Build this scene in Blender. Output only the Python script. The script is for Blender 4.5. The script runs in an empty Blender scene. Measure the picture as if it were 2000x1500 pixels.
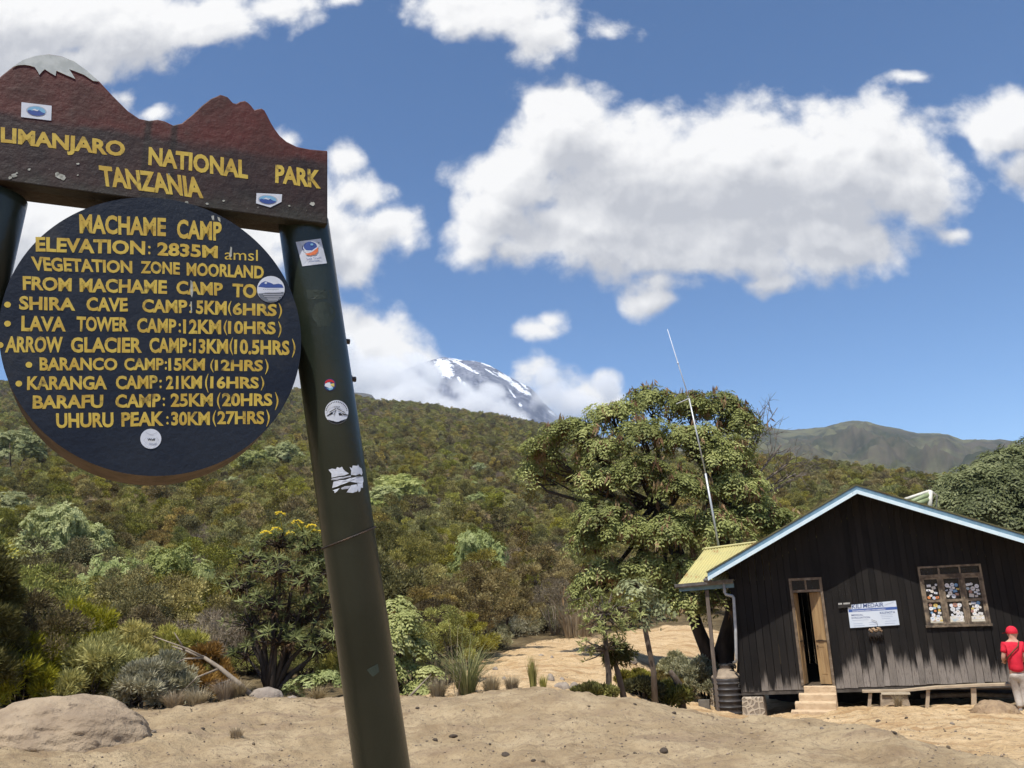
import bpy, math, random
import numpy as np
from mathutils import Vector, Matrix

SC = bpy.context.scene
COL = SC.collection
R = math.radians
random.seed(7)
RNG = np.random.default_rng(11)

# ------------------------------------------------------------------ camera
F, PITCH, ROLL = 1650.0, R(14.6), R(2.5)          # focal length in photo pixels (photo is 2000 px wide)
CAM = np.array([0.0, 0.0, 1.6])
_fw = np.array([0, math.cos(PITCH), math.sin(PITCH)])
_u0 = np.array([0, -math.sin(PITCH), math.cos(PITCH)])
_r0 = np.array([1.0, 0, 0])
_rt = _r0 * math.cos(ROLL) - _u0 * math.sin(ROLL)
_up = _u0 * math.cos(ROLL) + _r0 * math.sin(ROLL)
cam = bpy.data.cameras.new('camera')
camo = bpy.data.objects.new('camera', cam)
COL.objects.link(camo)
cam.sensor_fit = 'HORIZONTAL'; cam.sensor_width = 36; cam.lens = 36 * F / 2000
cam.clip_start = 0.05; cam.clip_end = 30000
camo.matrix_world = Matrix(((_rt[0], _up[0], -_fw[0], CAM[0]), (_rt[1], _up[1], -_fw[1], CAM[1]),
                            (_rt[2], _up[2], -_fw[2], CAM[2]), (0, 0, 0, 1)))
SC.camera = camo

def ray(px, py):
    return _fw + (px - 1000) / F * _rt - (py - 750) / F * _up
def at(px, py, depth):                              # point at optical depth
    return CAM + ray(px, py) * depth
def at_d(px, py, d):                                # point at horizontal distance
    r = ray(px, py)
    return CAM + r * (d / math.hypot(r[0], r[1]))
def on_plane(px, py, o, n):
    r = ray(px, py)
    return CAM + r * (np.dot(np.asarray(o) - CAM, n) / np.dot(r, n))
def az_of(px, py=1180):
    r = ray(px, py)
    return math.atan2(r[0], r[1])

# ------------------------------------------------------------------ sun, sky, exposure
SUN_EL = R(65); SUN_AZ = math.atan2(-0.40, -0.916)   # azimuth from +Y towards +X
sd = np.array([math.cos(SUN_EL) * math.sin(SUN_AZ), math.cos(SUN_EL) * math.cos(SUN_AZ), math.sin(SUN_EL)])
sl = bpy.data.lights.new('sun', 'SUN'); sl.energy = 5.0; sl.angle = R(0.55); sl.color = (1.0, 0.94, 0.84)
so = bpy.data.objects.new('sun', sl); COL.objects.link(so)
so.rotation_euler = Vector(sd).to_track_quat('Z', 'Y').to_euler()
so.location = (0, 0, 60)
SC.view_settings.view_transform = 'Standard'
SC.view_settings.look = 'None'
SC.view_settings.exposure = 0.24
SC.view_settings.gamma = 1.0

class NT:                                           # small helper to write node trees tersely
    def __init__(s, t): s.t = t
    def n(s, typ, **kw):
        nd = s.t.nodes.new(typ)
        for k, v in kw.items(): setattr(nd, k, v)
        return nd
    def l(s, a, b): s.t.links.new(a, b)
    def put(s, sock, v):
        if hasattr(v, 'links'): s.l(v, sock)
        else: sock.default_value = v
    def m(s, op, a, b=None, c=None, clamp=False):
        nd = s.n('ShaderNodeMath', operation=op, use_clamp=clamp)
        s.put(nd.inputs[0], a)
        if b is not None: s.put(nd.inputs[1], b)
        if c is not None: s.put(nd.inputs[2], c)
        return nd.outputs[0]
    def v(s, op, a, b=None):
        nd = s.n('ShaderNodeVectorMath', operation=op)
        s.put(nd.inputs[0], a)
        if b is not None: s.put(nd.inputs[1], b)
        return nd.outputs['Value' if op in ('LENGTH', 'DOT_PRODUCT') else 'Vector']
    def mr(s, x, a, b, c=0.0, d=1.0, smooth=True):
        nd = s.n('ShaderNodeMapRange', interpolation_type='SMOOTHSTEP' if smooth else 'LINEAR')
        for i, q in enumerate((x, a, b, c, d)): s.put(nd.inputs[i], q)
        return nd.outputs[0]
    def noise(s, vec, scale, detail=4, rough=0.55, dist=0.0, dim='3D'):
        nd = s.n('ShaderNodeTexNoise', noise_dimensions=dim)
        if vec is not None: s.l(vec, nd.inputs['Vector'])
        nd.inputs['Scale'].default_value = scale; nd.inputs['Detail'].default_value = detail
        nd.inputs['Roughness'].default_value = rough; nd.inputs['Distortion'].default_value = dist
        return nd.outputs['Fac']
    def mix(s, f, a, b, blend='MIX'):
        nd = s.n('ShaderNodeMix', data_type='RGBA', blend_type=blend)
        s.put(nd.inputs[0], f)
        for i, q in ((6, a), (7, b)):
            s.put(nd.inputs[i], q if hasattr(q, 'links') else (*q, 1.0) if len(q) == 3 else q)
        return nd.outputs[2]

def px_uv(px, py):
    r = ray(px, py); return r[0] / r[1], r[2] / r[1]

# clouds of the sky: soft ellipsoidal masses given by direction (x/y, z/y), broken up by noise
CLOUDS = [  # px, py, rx, ry of the photo turned into directions
 (1105,275,150,100),(1010,345,120,80),(955,425,85,70),(1250,340,220,125),(1450,330,230,130),(1650,335,210,130),
 (1775,360,110,90),(1150,450,210,85),(1400,465,260,85),(1630,480,150,70),(1470,235,75,50),(1715,240,75,55),(1290,545,90,32),(1500,545,140,26),
 (1275,588,48,26),(935,500,50,26),
 (1985,240,85,75),(2030,320,80,60),
 (960,25,160,50),(1065,75,75,55),(1180,60,60,28),(900,0,160,40),(670,5,50,25),
 (80,40,240,95),(250,50,170,85),(400,45,160,60),(550,10,120,40),(40,120,130,60),(150,130,110,45),(300,225,40,20),(240,190,40,25),
 (700,380,60,55),(665,310,45,40),(745,440,75,55),(670,490,85,60),(560,280,45,30),(600,430,90,90),(100,450,200,110),(350,480,240,110),(790,465,40,24),
 (720,660,110,65),(640,700,150,80),(780,720,110,65),(560,640,120,80),(850,760,80,45),
 (1050,636,48,20),(1075,620,26,16),(1065,735,68,44),(1110,770,75,42),(1185,742,32,30),(1170,780,60,30),(1000,790,120,40),(700,790,160,40),
 (300,740,200,80),(1860,470,36,20),(1790,150,60,14),
]
w = bpy.data.worlds.new('World'); SC.world = w; w.use_nodes = True
wn = NT(w.node_tree); w.node_tree.nodes.clear()
sky = wn.n('ShaderNodeTexSky', sky_type='NISHITA', sun_disc=False, sun_elevation=SUN_EL, sun_rotation=SUN_AZ,
           altitude=2800.0, air_density=1.0, dust_density=0.6, ozone_density=1.6)
def blob_field(t, p, blobs):
    acc = None
    for (cx, cy, rx, ry) in blobs:
        u, v = px_uv(cx, cy); u1, _ = px_uv(cx + rx, cy); _, v1 = px_uv(cx, cy - ry)
        q = t.v('MULTIPLY', t.v('SUBTRACT', p, (u, v, 0)), (1 / abs(u1 - u), 1 / abs(v1 - v), 0))
        b = t.m('MULTIPLY', t.m('SUBTRACT', 1.22, t.v('LENGTH', q)), min(1.0, max(0.45, min(rx, ry) / 75.0)))
        acc = b if acc is None else t.m('SMOOTH_MAX', acc, b, 0.25)
    return acc if acc is not None else -1.0
def sky_noise(t, p0, off):
    p0 = t.v('ADD', p0, off)
    wob = t.n('ShaderNodeTexNoise'); t.l(p0, wob.inputs['Vector']); wob.inputs['Scale'].default_value = 9; wob.inputs['Detail'].default_value = 2
    p = t.v('ADD', p0, t.v('MULTIPLY', t.v('SUBTRACT', wob.outputs['Color'], (0.5, 0.5, 0.5)), (0.055, 0.045, 0)))
    n1 = t.noise(p0, 9.0, 8 if off[1] == 0 else 6, 0.60, 0.25)
    n = t.m('MULTIPLY', t.m('SUBTRACT', n1, 0.51), 1.2)
    if off[1] < 0.05: n = t.m('MULTIPLY_ADD', t.m('SUBTRACT', t.noise(p0, 30.0, 5, 0.65, 0.1), 0.5), 0.45, n)
    if off[1] < 0.05:                                # billows
        for sc_, am in ((12.0, 0.36), (33.0, 0.24)):
            vo = t.n('ShaderNodeTexVoronoi', feature='SMOOTH_F1', voronoi_dimensions='2D'); t.l(p, vo.inputs['Vector']); vo.inputs['Scale'].default_value = sc_; vo.inputs['Smoothness'].default_value = 0.35
            n = t.m('MULTIPLY_ADD', t.m('SUBTRACT', 0.42, vo.outputs['Distance']), am, n)
    return p, n
hsv = wn.n('ShaderNodeHueSaturation'); wn.l(sky.outputs[0], hsv.inputs['Color']); hsv.inputs['Saturation'].default_value = 1.12; hsv.inputs['Value'].default_value = 1.14
SKYC = hsv.outputs[0]
tc = wn.n('ShaderNodeTexCoord'); sep = wn.n('ShaderNodeSeparateXYZ'); wn.l(tc.outputs['Generated'], sep.inputs[0])
yy = wn.m('MAXIMUM', sep.outputs[1], 0.02)
U = wn.m('DIVIDE', sep.outputs[0], yy); Vv = wn.m('DIVIDE', sep.outputs[2], yy)
com = wn.n('ShaderNodeCombineXYZ'); wn.l(U, com.inputs[0]); wn.l(Vv, com.inputs[1])
LIGHT = [(0, 0, 0), (-0.016, 0.065, 0), (-0.006, 0.012, 0)]      # the field is sampled again towards the sun for the shaded undersides
PN = [sky_noise(wn, com.outputs[0], o) for o in LIGHT]
HAZE = 0.00012
CLOUD_GAIN, SKY_STRENGTH = 6.5, 0.13
bg0 = wn.n('ShaderNodeBackground'); wn.l(SKYC, bg0.inputs[0]); bg0.inputs[1].default_value = SKY_STRENGTH
shader = bg0.outputs[0]
XS = [-200, 400, 800, 1200, 1600, 2200]; YS = [-160, 250, 460, 900]
for i in range(len(XS) - 1):
    for j in range(len(YS) - 1):
        x0, x1, y0, y1 = XS[i], XS[i + 1], YS[j], YS[j + 1]
        sel = []
        for c in CLOUDS:
            k = min(1.0, max(0.45, min(c[2], c[3]) / 75.0)); g = 1.25 + 0.6 / k
            if c[0] + c[2] * g + 60 > x0 and c[0] - c[2] * g - 110 < x1 and c[1] + c[3] * g + 190 > y0 and c[1] - c[3] * g - 60 < y1: sel.append(c)
        if not sel: continue
        us = [px_uv(x0, 500)[0], px_uv(x1, 500)[0]]; vs = [px_uv(1000, y1)[1], px_uv(1000, y0)[1]]
        g = bpy.data.node_groups.new('cloud_tile', 'ShaderNodeTree'); tg = NT(g)
        for nm, ty in (('P0', 'Vector'), ('N0', 'Float'), ('P1', 'Vector'), ('N1', 'Float'), ('P2', 'Vector'), ('N2', 'Float')): g.interface.new_socket(nm, in_out='INPUT', socket_type='NodeSocket' + ty)
        for nm in ('alpha', 'occ'): g.interface.new_socket(nm, in_out='OUTPUT', socket_type='NodeSocketFloat')
        gi = tg.n('NodeGroupInput').outputs; go = tg.n('NodeGroupOutput').inputs
        D = [tg.m('ADD', gi[2 * k + 1], tg.m('MAXIMUM', blob_field(tg, gi[2 * k], sel), -1.0)) for k in range(3)]
        tg.l(tg.mr(D[0], 0.0, 0.52), go[0]); tg.l(tg.m('SUBTRACT', tg.mr(D[1], 0.0, 1.1), tg.m('MULTIPLY', tg.m('SUBTRACT', D[0], D[2]), 0.9), clamp=True), go[1])
        gn = wn.n('ShaderNodeGroup'); gn.node_tree = g
        for k in range(3): wn.l(PN[k][0], gn.inputs[2 * k]); wn.l(PN[k][1], gn.inputs[2 * k + 1])
        alpha, occ = gn.outputs[0], gn.outputs[1]
        ccol = wn.mix(occ, (1.0, 0.995, 0.99), (0.57, 0.585, 0.63))
        bgt = wn.n('ShaderNodeBackground'); bgt.inputs[1].default_value = SKY_STRENGTH
        wn.l(wn.mix(alpha, SKYC, wn.v('MULTIPLY', ccol, (CLOUD_GAIN,) * 3)), bgt.inputs[0])
        inside = wn.m('MULTIPLY', wn.m('MULTIPLY', wn.m('GREATER_THAN', U, us[0]), wn.m('LESS_THAN', U, us[1])),
                      wn.m('MULTIPLY', wn.m('MULTIPLY', wn.m('GREATER_THAN', Vv, vs[0]), wn.m('LESS_THAN', Vv, vs[1])), wn.m('GREATER_THAN', sep.outputs[1], 0.1)))
        ms = wn.n('ShaderNodeMixShader'); wn.l(inside, ms.inputs[0]); wn.l(shader, ms.inputs[1]); wn.l(bgt.outputs[0], ms.inputs[2])
        shader = ms.outputs[0]
front = wn.m('MULTIPLY', wn.m('GREATER_THAN', sep.outputs[1], 0.1), wn.m('GREATER_THAN', sep.outputs[2], 0.0))
bgb = wn.n('ShaderNodeBackground'); wn.l(SKYC, bgb.inputs[0]); bgb.inputs[1].default_value = SKY_STRENGTH
ms = wn.n('ShaderNodeMixShader'); wn.l(front, ms.inputs[0]); wn.l(bgb.outputs[0], ms.inputs[1]); wn.l(shader, ms.inputs[2])
wo = wn.n('ShaderNodeOutputWorld'); wn.l(ms.outputs[0], wo.inputs[0])
w.cycles.sampling_method = 'MANUAL'; w.cycles.sample_map_resolution = 512
SC.cycles.max_bounces = 6; SC.cycles.diffuse_bounces = 3; SC.cycles.glossy_bounces = 2; SC.cycles.transmission_bounces = 4
SC.cycles.transparent_max_bounces = 6; SC.cycles.volume_bounces = 5; SC.cycles.volume_max_steps = 128
SC.cycles.use_denoising = True; SC.cycles.use_adaptive_sampling = True; SC.cycles.adaptive_threshold = 0.02

# ------------------------------------------------------------------ object helpers
def thing(name, label, cat, loc=(0, 0, 0), group=None, rotz=0.0):
    o = bpy.data.objects.new(name, None); COL.objects.link(o)
    o.location = loc; o.rotation_euler = (0, 0, rotz); o.empty_display_size = 0.2
    return tag(o, label, cat, group)
def tag(o, label=None, cat=None, group=None, kind=None):
    if label: o['label'] = label
    if cat: o['category'] = cat
    if group: o['group'] = group
    if kind: o['kind'] = kind
    return o

class MB:
    """collects faces, then links them as one mesh object"""
    def __init__(s): s.V = []; s.Fc = []; s.mi = []; s.att = []
    def add(s, verts, faces, mi=0, a=0.0):
        b = len(s.V); s.V.extend([tuple(map(float, v)) for v in verts]); s.att.extend([a] * len(verts))
        for f in faces: s.Fc.append([b + i for i in f]); s.mi.append(mi)
        return s
    def hexa(s, p, mi=0, a=0.0):                     # 8 corners: bottom 4 ccw, top 4
        return s.add(p, [(3, 2, 1, 0), (4, 5, 6, 7), (0, 1, 5, 4), (1, 2, 6, 5), (2, 3, 7, 6), (3, 0, 4, 7)], mi, a)
    def box(s, o, ax, ay, az, lo, hi, mi=0, a=0.0):  # box in the frame o, ax, ay, az
        o, ax, ay, az = map(np.asarray, (o, ax, ay, az))
        P = [o + ax * x + ay * y + az * z for z in (lo[2], hi[2]) for x, y in ((lo[0], lo[1]), (hi[0], lo[1]), (hi[0], hi[1]), (lo[0], hi[1]))]
        return s.hexa(P, mi, a)
    def tube(s, path, rad, n=8, mi=0, cap=True, a=0.0):
        path = [np.asarray(p, float) for p in path]
        rad = [rad] * len(path) if np.isscalar(rad) else list(rad)
        t0 = path[1] - path[0]; ref = np.array([0, 0, 1.0]) if abs(t0[2]) < 0.8 * np.linalg.norm(t0) else np.array([1.0, 0, 0])
        vs = []
        for i, p in enumerate(path):
            t = path[min(i + 1, len(path) - 1)] - path[max(i - 1, 0)]; t = t / (np.linalg.norm(t) + 1e-9)
            e1 = np.cross(ref, t); e1 /= np.linalg.norm(e1) + 1e-9; e2 = np.cross(t, e1)
            ref = np.cross(t, e1) if False else ref
            for k in range(n):
                q = 2 * math.pi * k / n
                vs.append(p + rad[i] * (math.cos(q) * e1 + math.sin(q) * e2))
        fs = [(i * n + k, i * n + (k + 1) % n, (i + 1) * n + (k + 1) % n, (i + 1) * n + k) for i in range(len(path) - 1) for k in range(n)]
        if cap: fs += [tuple(range(n - 1, -1, -1)), tuple((len(path) - 1) * n + k for k in range(n))]
        return s.add(vs, fs, mi, a)
    def lathe(s, o, prof, n=32, mi=0, cap=True):     # profile of (radius, z) about the vertical through o
        vs = [(o[0] + r * math.cos(2 * math.pi * k / n), o[1] + r * math.sin(2 * math.pi * k / n), o[2] + z) for r, z in prof for k in range(n)]
        fs = [(i * n + k, i * n + (k + 1) % n, (i + 1) * n + (k + 1) % n, (i + 1) * n + k) for i in range(len(prof) - 1) for k in range(n)]
        if cap: fs += [tuple(range(n - 1, -1, -1)), tuple((len(prof) - 1) * n + k for k in range(n))]
        return s.add(vs, fs, mi)
    def slab(s, outline, back, mi=0):                # polygon with thickness vector back
        n = len(outline); b = np.asarray(back)
        vs = list(outline) + [np.asarray(p) + b for p in outline]
        fs = [tuple(range(n)), tuple(range(2 * n - 1, n - 1, -1))] + [(i, i + n, (i + 1) % n + n, (i + 1) % n) for i in range(n)]
        return s.add(vs, fs, mi)
    def build(s, name, mats, parent=None, smooth=False, label=None):
        V = np.array(s.V, float)
        base = np.zeros(3)
        if parent is not None:
            q = parent
            while q is not None: base += np.array(q.location); q = q.parent
        V = V - base
        return mesh_obj(name, V, s.Fc, mats, parent, smooth, s.mi, s.att, label)

def mesh_data(name, V, Fc, mats, smooth=False, mi=None, att=None):
    me = bpy.data.meshes.new(name)
    V = np.ascontiguousarray(V, dtype=np.float32)
    if isinstance(Fc, np.ndarray):
        nf, k = Fc.shape
        me.vertices.add(len(V)); me.vertices.foreach_set('co', V.ravel())
        me.loops.add(nf * k); me.loops.foreach_set('vertex_index', Fc.astype(np.int32).ravel())
        me.polygons.add(nf); me.polygons.foreach_set('loop_start', np.arange(0, nf * k, k, dtype=np.int32))
        me.update(calc_edges=True)
    else:
        me.from_pydata([tuple(v) for v in V.tolist()], [], [tuple(f) for f in Fc])
    for m in (mats if isinstance(mats, (list, tuple)) else [mats]): me.materials.append(m)
    if mi is not None and len(mi) == len(me.polygons): me.polygons.foreach_set('material_index', np.array(mi, dtype=np.int32))
    if att is not None:
        a = me.attributes.new('tint', 'FLOAT', 'POINT'); a.data.foreach_set('value', np.asarray(att, dtype=np.float32))
    if smooth: me.polygons.foreach_set('use_smooth', np.ones(len(me.polygons), dtype=bool))
    me.update()
    return me
def mesh_obj(name, V, Fc, mats, parent=None, smooth=False, mi=None, att=None, label=None):
    o = bpy.data.objects.new(name, mesh_data(name, V, Fc, mats, smooth, mi, att)); COL.objects.link(o)
    if parent is not None: o.parent = parent
    if label: o['label'] = label
    return o

# ------------------------------------------------------------------ materials
def mat(name, c1, c2=None, scale=6.0, rough=0.8, bump=0.0, bscale=None, spec=0.3, stretch=(1, 1, 1), lo=0.35, hi=0.65, detail=5,
        c3=None, scale3=1.0, metal=0.0, lo3=0.5, hi3=0.7, tint=None):
    m = bpy.data.materials.new(name); m.use_nodes = True
    t = NT(m.node_tree); b = m.node_tree.nodes['Principled BSDF']
    co = t.n('ShaderNodeTexCoord').outputs['Object']
    mp = t.n('ShaderNodeMapping'); t.l(co, mp.inputs[0]); mp.inputs['Scale'].default_value = stretch
    vec = mp.outputs[0]
    if c2 is None: c2 = tuple(x * 0.82 for x in c1)
    c = t.mix(t.mr(t.noise(vec, scale, detail), lo, hi), c1, c2)
    if c3 is not None: c = t.mix(t.mr(t.noise(vec, scale3, 6, 0.65), lo3, hi3), c, c3)
    if tint:                                          # per-piece variation of the real colour
        a = t.n('ShaderNodeAttribute', attribute_name='tint').outputs['Fac']
        c = t.mix(a, c, tint)
    t.l(c, b.inputs['Base Color'])
    b.inputs['Roughness'].default_value = rough; b.inputs['Specular IOR Level'].default_value = spec; b.inputs['Metallic'].default_value = metal
    if bump:
        bn = t.n('ShaderNodeBump'); bn.inputs['Strength'].default_value = bump; bn.inputs['Distance'].default_value = 0.05
        t.l(t.noise(vec, bscale or scale * 3, 6, 0.6), bn.inputs['Height']); t.l(bn.outputs[0], b.inputs['Normal'])
    return m

def leafmat(name, ramp, trans=0.35, var=0.35, hue=0.02, rough=0.6):
    """foliage: colour from each leaf's own tint, varied a little from plant to plant"""
    m = bpy.data.materials.new(name); m.use_nodes = True
    t = NT(m.node_tree); m.node_tree.nodes.clear()
    a = t.n('ShaderNodeAttribute', attribute_name='tint').outputs['Fac']
    cr = t.n('ShaderNodeValToRGB'); t.l(a, cr.inputs[0])
    e = cr.color_ramp.elements
    while len(e) < len(ramp): e.new(0.5)
    for k, (p, c) in enumerate(ramp): e[k].position = p; e[k].color = (*c, 1)
    rnd = t.n('ShaderNodeObjectInfo').outputs['Random']
    hs = t.n('ShaderNodeHueSaturation'); t.l(cr.outputs[0], hs.inputs['Color'])
    t.l(t.mr(rnd, 0, 1, 1 - var, 1 + var, False), hs.inputs['Value'])
    t.l(t.mr(t.m('FRACT', t.m('MULTIPLY', rnd, 7.31)), 0, 1, 0.5 - hue, 0.5 + hue, False), hs.inputs['Hue'])
    t.l(t.mr(t.m('FRACT', t.m('MULTIPLY', rnd, 3.77)), 0, 1, 0.75, 1.1, False), hs.inputs['Saturation'])
    d = t.n('ShaderNodeBsdfDiffuse'); tr = t.n('ShaderNodeBsdfTranslucent'); mx = t.n('ShaderNodeMixShader')
    t.l(hs.outputs[0], d.inputs[0]); t.l(hs.outputs[0], tr.inputs[0]); mx.inputs[0].default_value = trans
    t.l(d.outputs[0], mx.inputs[1]); t.l(tr.outputs[0], mx.inputs[2])
    gl = t.n('ShaderNodeBsdfGlossy'); gl.inputs['Roughness'].default_value = 0.55; gl.inputs[0].default_value = (.5, .5, .5, 1)
    mx2 = t.n('ShaderNodeMixShader'); mx2.inputs[0].default_value = 0.02
    t.l(mx.outputs[0], mx2.inputs[1]); t.l(gl.outputs[0], mx2.inputs[2])
    o = t.n('ShaderNodeOutputMaterial'); t.l(mx2.outputs[0], o.inputs[0])
    return m

# ------------------------------------------------------------------ terrain
def vnoise(x, y, seed=0):
    xi = np.floor(x).astype(np.int64); yi = np.floor(y).astype(np.int64); fx = x - xi; fy = y - yi
    fx = fx * fx * (3 - 2 * fx); fy = fy * fy * (3 - 2 * fy)
    def h(a, b):
        n = (a * 374761393 + b * 668265263 + seed * 974711) & 0xffffffff
        n = ((n ^ (n >> 13)) * 1274126177) & 0xffffffff
        return ((n ^ (n >> 16)) & 0xffff) / 65535.0
    return (h(xi, yi) * (1 - fx) + h(xi + 1, yi) * fx) * (1 - fy) + (h(xi, yi + 1) * (1 - fx) + h(xi + 1, yi + 1) * fx) * fy
def fbm(x, y, oct=4, seed=0):
    s = 0; a = 0.5
    for k in range(oct):
        s = s + a * (vnoise(x * 2 ** k, y * 2 ** k, seed + k) - 0.5); a *= 0.5
    return s

# what lies where: photo position and horizontal distance of points of the ground
PROFILE = {
 -250: [(1505,9.4),(1400,14),(1385,16),(1340,22),(1285,30),(1205,42),(1105,65),(1005,105),(925,155),(850,270),(790,430),(755,560),(760,700)],
 0:    [(1500,9.6),(1450,11.5),(1408,13.5),(1400,15),(1345,22),(1290,30),(1208,42),(1106,65),(1005,105),(925,155),(850,270),(790,430),(755,560),(762,700)],
 300:  [(1500,9.5),(1440,11.2),(1392,13.5),(1388,15.5),(1335,23),(1283,31),(1203,43),(1102,66),(1000,107),(922,158),(850,270),(792,430),(756,560),(765,700)],
 480:  [(1500,9.3),(1420,11.6),(1366,13.6),(1372,15.5),(1330,23),(1280,31),(1201,43),(1100,66),(1000,107),(922,158),(852,270),(794,430),(762,560),(772,700)],
 640:  [(1500,9.2),(1420,11.4),(1366,13.4),(1374,15.5),(1330,23),(1280,31),(1200,43),(1100,66),(1000,107),(924,158),(855,270),(800,430),(776,560),(790,700)],
 850:  [(1500,9.0),(1420,11.0),(1364,13.0),(1362,15.2),(1320,21),(1275,30),(1200,43),(1100,66),(1002,107),(930,158),(866,270),(820,430),(802,560),(815,700)],
 960:  [(1500,8.9),(1420,10.8),(1356,12.8),(1352,14.6),(1325,18.5),(1295,24),(1262,33),(1200,46),(1105,68),(1010,107),(938,158),(876,270),(834,430),(818,560),(830,700)],
 1050: [(1500,8.7),(1420,10.6),(1349,12.6),(1352,14.2),(1330,17.8),(1290,24),(1262,32),(1200,47),(1110,70),(1016,107),(944,158),(886,270),(848,430),(834,560),(846,700)],
 1200: [(1500,8.5),(1420,10.3),(1362,12.3),(1374,14.5),(1345,18),(1290,24),(1256,33),(1200,47),(1112,70),(1022,107),(952,158),(898,270),(872,430),(868,560),(880,700)],
 1330: [(1500,8.3),(1430,10.1),(1388,12.0),(1400,15),(1380,21.5),(1320,27),(1250,35),(1195,48),(1115,70),(1028,107),(960,158),(906,270),(900,430),(912,560)],
 1450: [(1500,8.2),(1440,9.9),(1402,11.6),(1417,14.5),(1401,21.0),(1394,24),(1360,28),(1270,36),(1200,48),(1115,70),(1030,107),(962,158),(908,270),(915,430)],
 1560: [(1500,8.1),(1450,9.6),(1410,11.2),(1426,14),(1404,20.3),(1386,22.5),(1376,27),(1290,36),(1205,48),(1115,70),(1030,107),(962,158),(912,270),(925,430)],
 1650: [(1500,8.0),(1460,9.2),(1414,10.8),(1429,13),(1402,19),(1383,21.6),(1374,27),(1290,36),(1205,48),(1115,70),(1030,107),(964,158),(922,270),(940,430)],
 1720: [(1500,7.9),(1470,8.8),(1434,10.1),(1441,11.8),(1408,17),(1381,21.6),(1372,27),(1290,36),(1200,48),(1112,70),(1030,107),(966,158),(930,270),(945,430)],
 1800: [(1500,7.8),(1480,8.5),(1454,9.4),(1463,10.8),(1420,15.5),(1380,21.6),(1370,27),(1285,36),(1195,48),(1110,70),(1030,107),(970,158),(938,270),(955,430)],
 1900: [(1530,7.4),(1500,8.1),(1480,8.7),(1486,9.7),(1432,14),(1390,20.2),(1378,21.8),(1368,27),(1280,36),(1190,48),(1108,70),(1030,107),(975,158),(945,270),(960,430)],
 2000: [(1560,7.0),(1530,7.6),(1502,8.5),(1474,10.5),(1432,14),(1391,20.8),(1377,22),(1366,27),(1275,36),(1185,48),(1105,70),(1030,107),(980,158),(950,270),(965,430)],
 2300: [(1560,7.0),(1530,7.8),(1490,9.7),(1428,14),(1388,20.8),(1364,27),(1270,36),(1180,48),(1100,70),(1025,107),(980,158),(950,270),(965,430)],
}
LD = np.linspace(math.log(2.5), math.log(900), 420)
_az = []; _T = []
for px in sorted(PROFILE):
    ld = []; tt = []; azs = []
    for py, d in PROFILE[px]:
        r = ray(px, py); ld.append(math.log(d)); tt.append(r[2] / math.hypot(r[0], r[1])); azs.append(math.atan2(r[0], r[1]))
    tn = -1.6
    ld = [math.log(2.0), math.log(4), math.log(6)] + ld + [math.log(900)]
    tt = [tn / 2.0, tn / 4, min(tn / 6, tt[0] * 1.25)] + tt + [tt[-1] - 0.06]
    ld = np.array(ld); tt = np.array(tt)
    # monotone cubic (pchip) so that the crests stay crisp but not faceted
    h = np.diff(ld); dl = np.diff(tt) / h; m = np.zeros(len(ld)); m[0] = dl[0]; m[-1] = dl[-1]
    for i in range(1, len(ld) - 1):
        if dl[i - 1] * dl[i] > 0:
            w1 = 2 * h[i] + h[i - 1]; w2 = h[i] + 2 * h[i - 1]; m[i] = (w1 + w2) / (w1 / dl[i - 1] + w2 / dl[i])
    k = np.clip(np.searchsorted(ld, LD) - 1, 0, len(h) - 1); s = (LD - ld[k]) / h[k]
    T = (2*s**3 - 3*s**2 + 1) * tt[k] + (s**3 - 2*s**2 + s) * h[k] * m[k] + (-2*s**3 + 3*s**2) * tt[k+1] + (s**3 - s**2) * h[k] * m[k+1]
    _az.append(np.median(azs)); _T.append(T)
_az = np.array(_az); _T = np.array(_T)

def terrain(x, y):
    x = np.atleast_1d(np.asarray(x, float)); y = np.atleast_1d(np.asarray(y, float))
    d = np.maximum(np.hypot(x, y), 1e-6); a = np.arctan2(x, y)
    back = (a > _az[-1]) | (a < _az[0])
    span = 2 * math.pi - (_az[-1] - _az[0])
    ab = np.where(a > _az[-1], a - _az[-1], a + 2 * math.pi - _az[-1])
    wgt = np.where(back, np.clip(ab / span, 0, 1), 0)
    ac = np.clip(a, _az[0], _az[-1])
    k = np.clip(np.searchsorted(_az, ac) - 1, 0, len(_az) - 2); s = (ac - _az[k]) / (_az[k + 1] - _az[k])
    s = s * s * (3 - 2 * s) * 0.6 + s * 0.4
    l = np.clip((np.log(d) - LD[0]) / (LD[1] - LD[0]), 0, len(LD) - 1.001); li = l.astype(int); lf = l - li
    def tv(kk): return _T[kk, li] * (1 - lf) + _T[kk, li + 1] * lf
    T = tv(k) * (1 - s) + tv(k + 1) * s
    Tb = tv(np.full_like(k, len(_az) - 1)) * (1 - wgt) + tv(np.zeros_like(k)) * wgt
    T = np.where(back, Tb, T)
    z = np.where(d < 2.5, -1.6, d * T)
    nr = np.clip((d - 5) / 4, 0, 1)
    z = z + nr * (0.13 * fbm(x * 0.6, y * 0.6, 3, 3) + 0.10 * fbm(x * 1.7, y * 1.7, 3, 9) + 0.15 * fbm(x * 3.6, y * 3.6, 3, 21) + 0.06 * fbm(x * 9, y * 9, 2, 33))
    z = z + np.clip((d - 45) / 80, 0, 1) * (5.0 * fbm(x * 0.03, y * 0.03, 3, 5))
    # level pad around and under the hut
    return CAM[2] + z
def ground(x, y): return float(terrain(x, y)[0])
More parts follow.
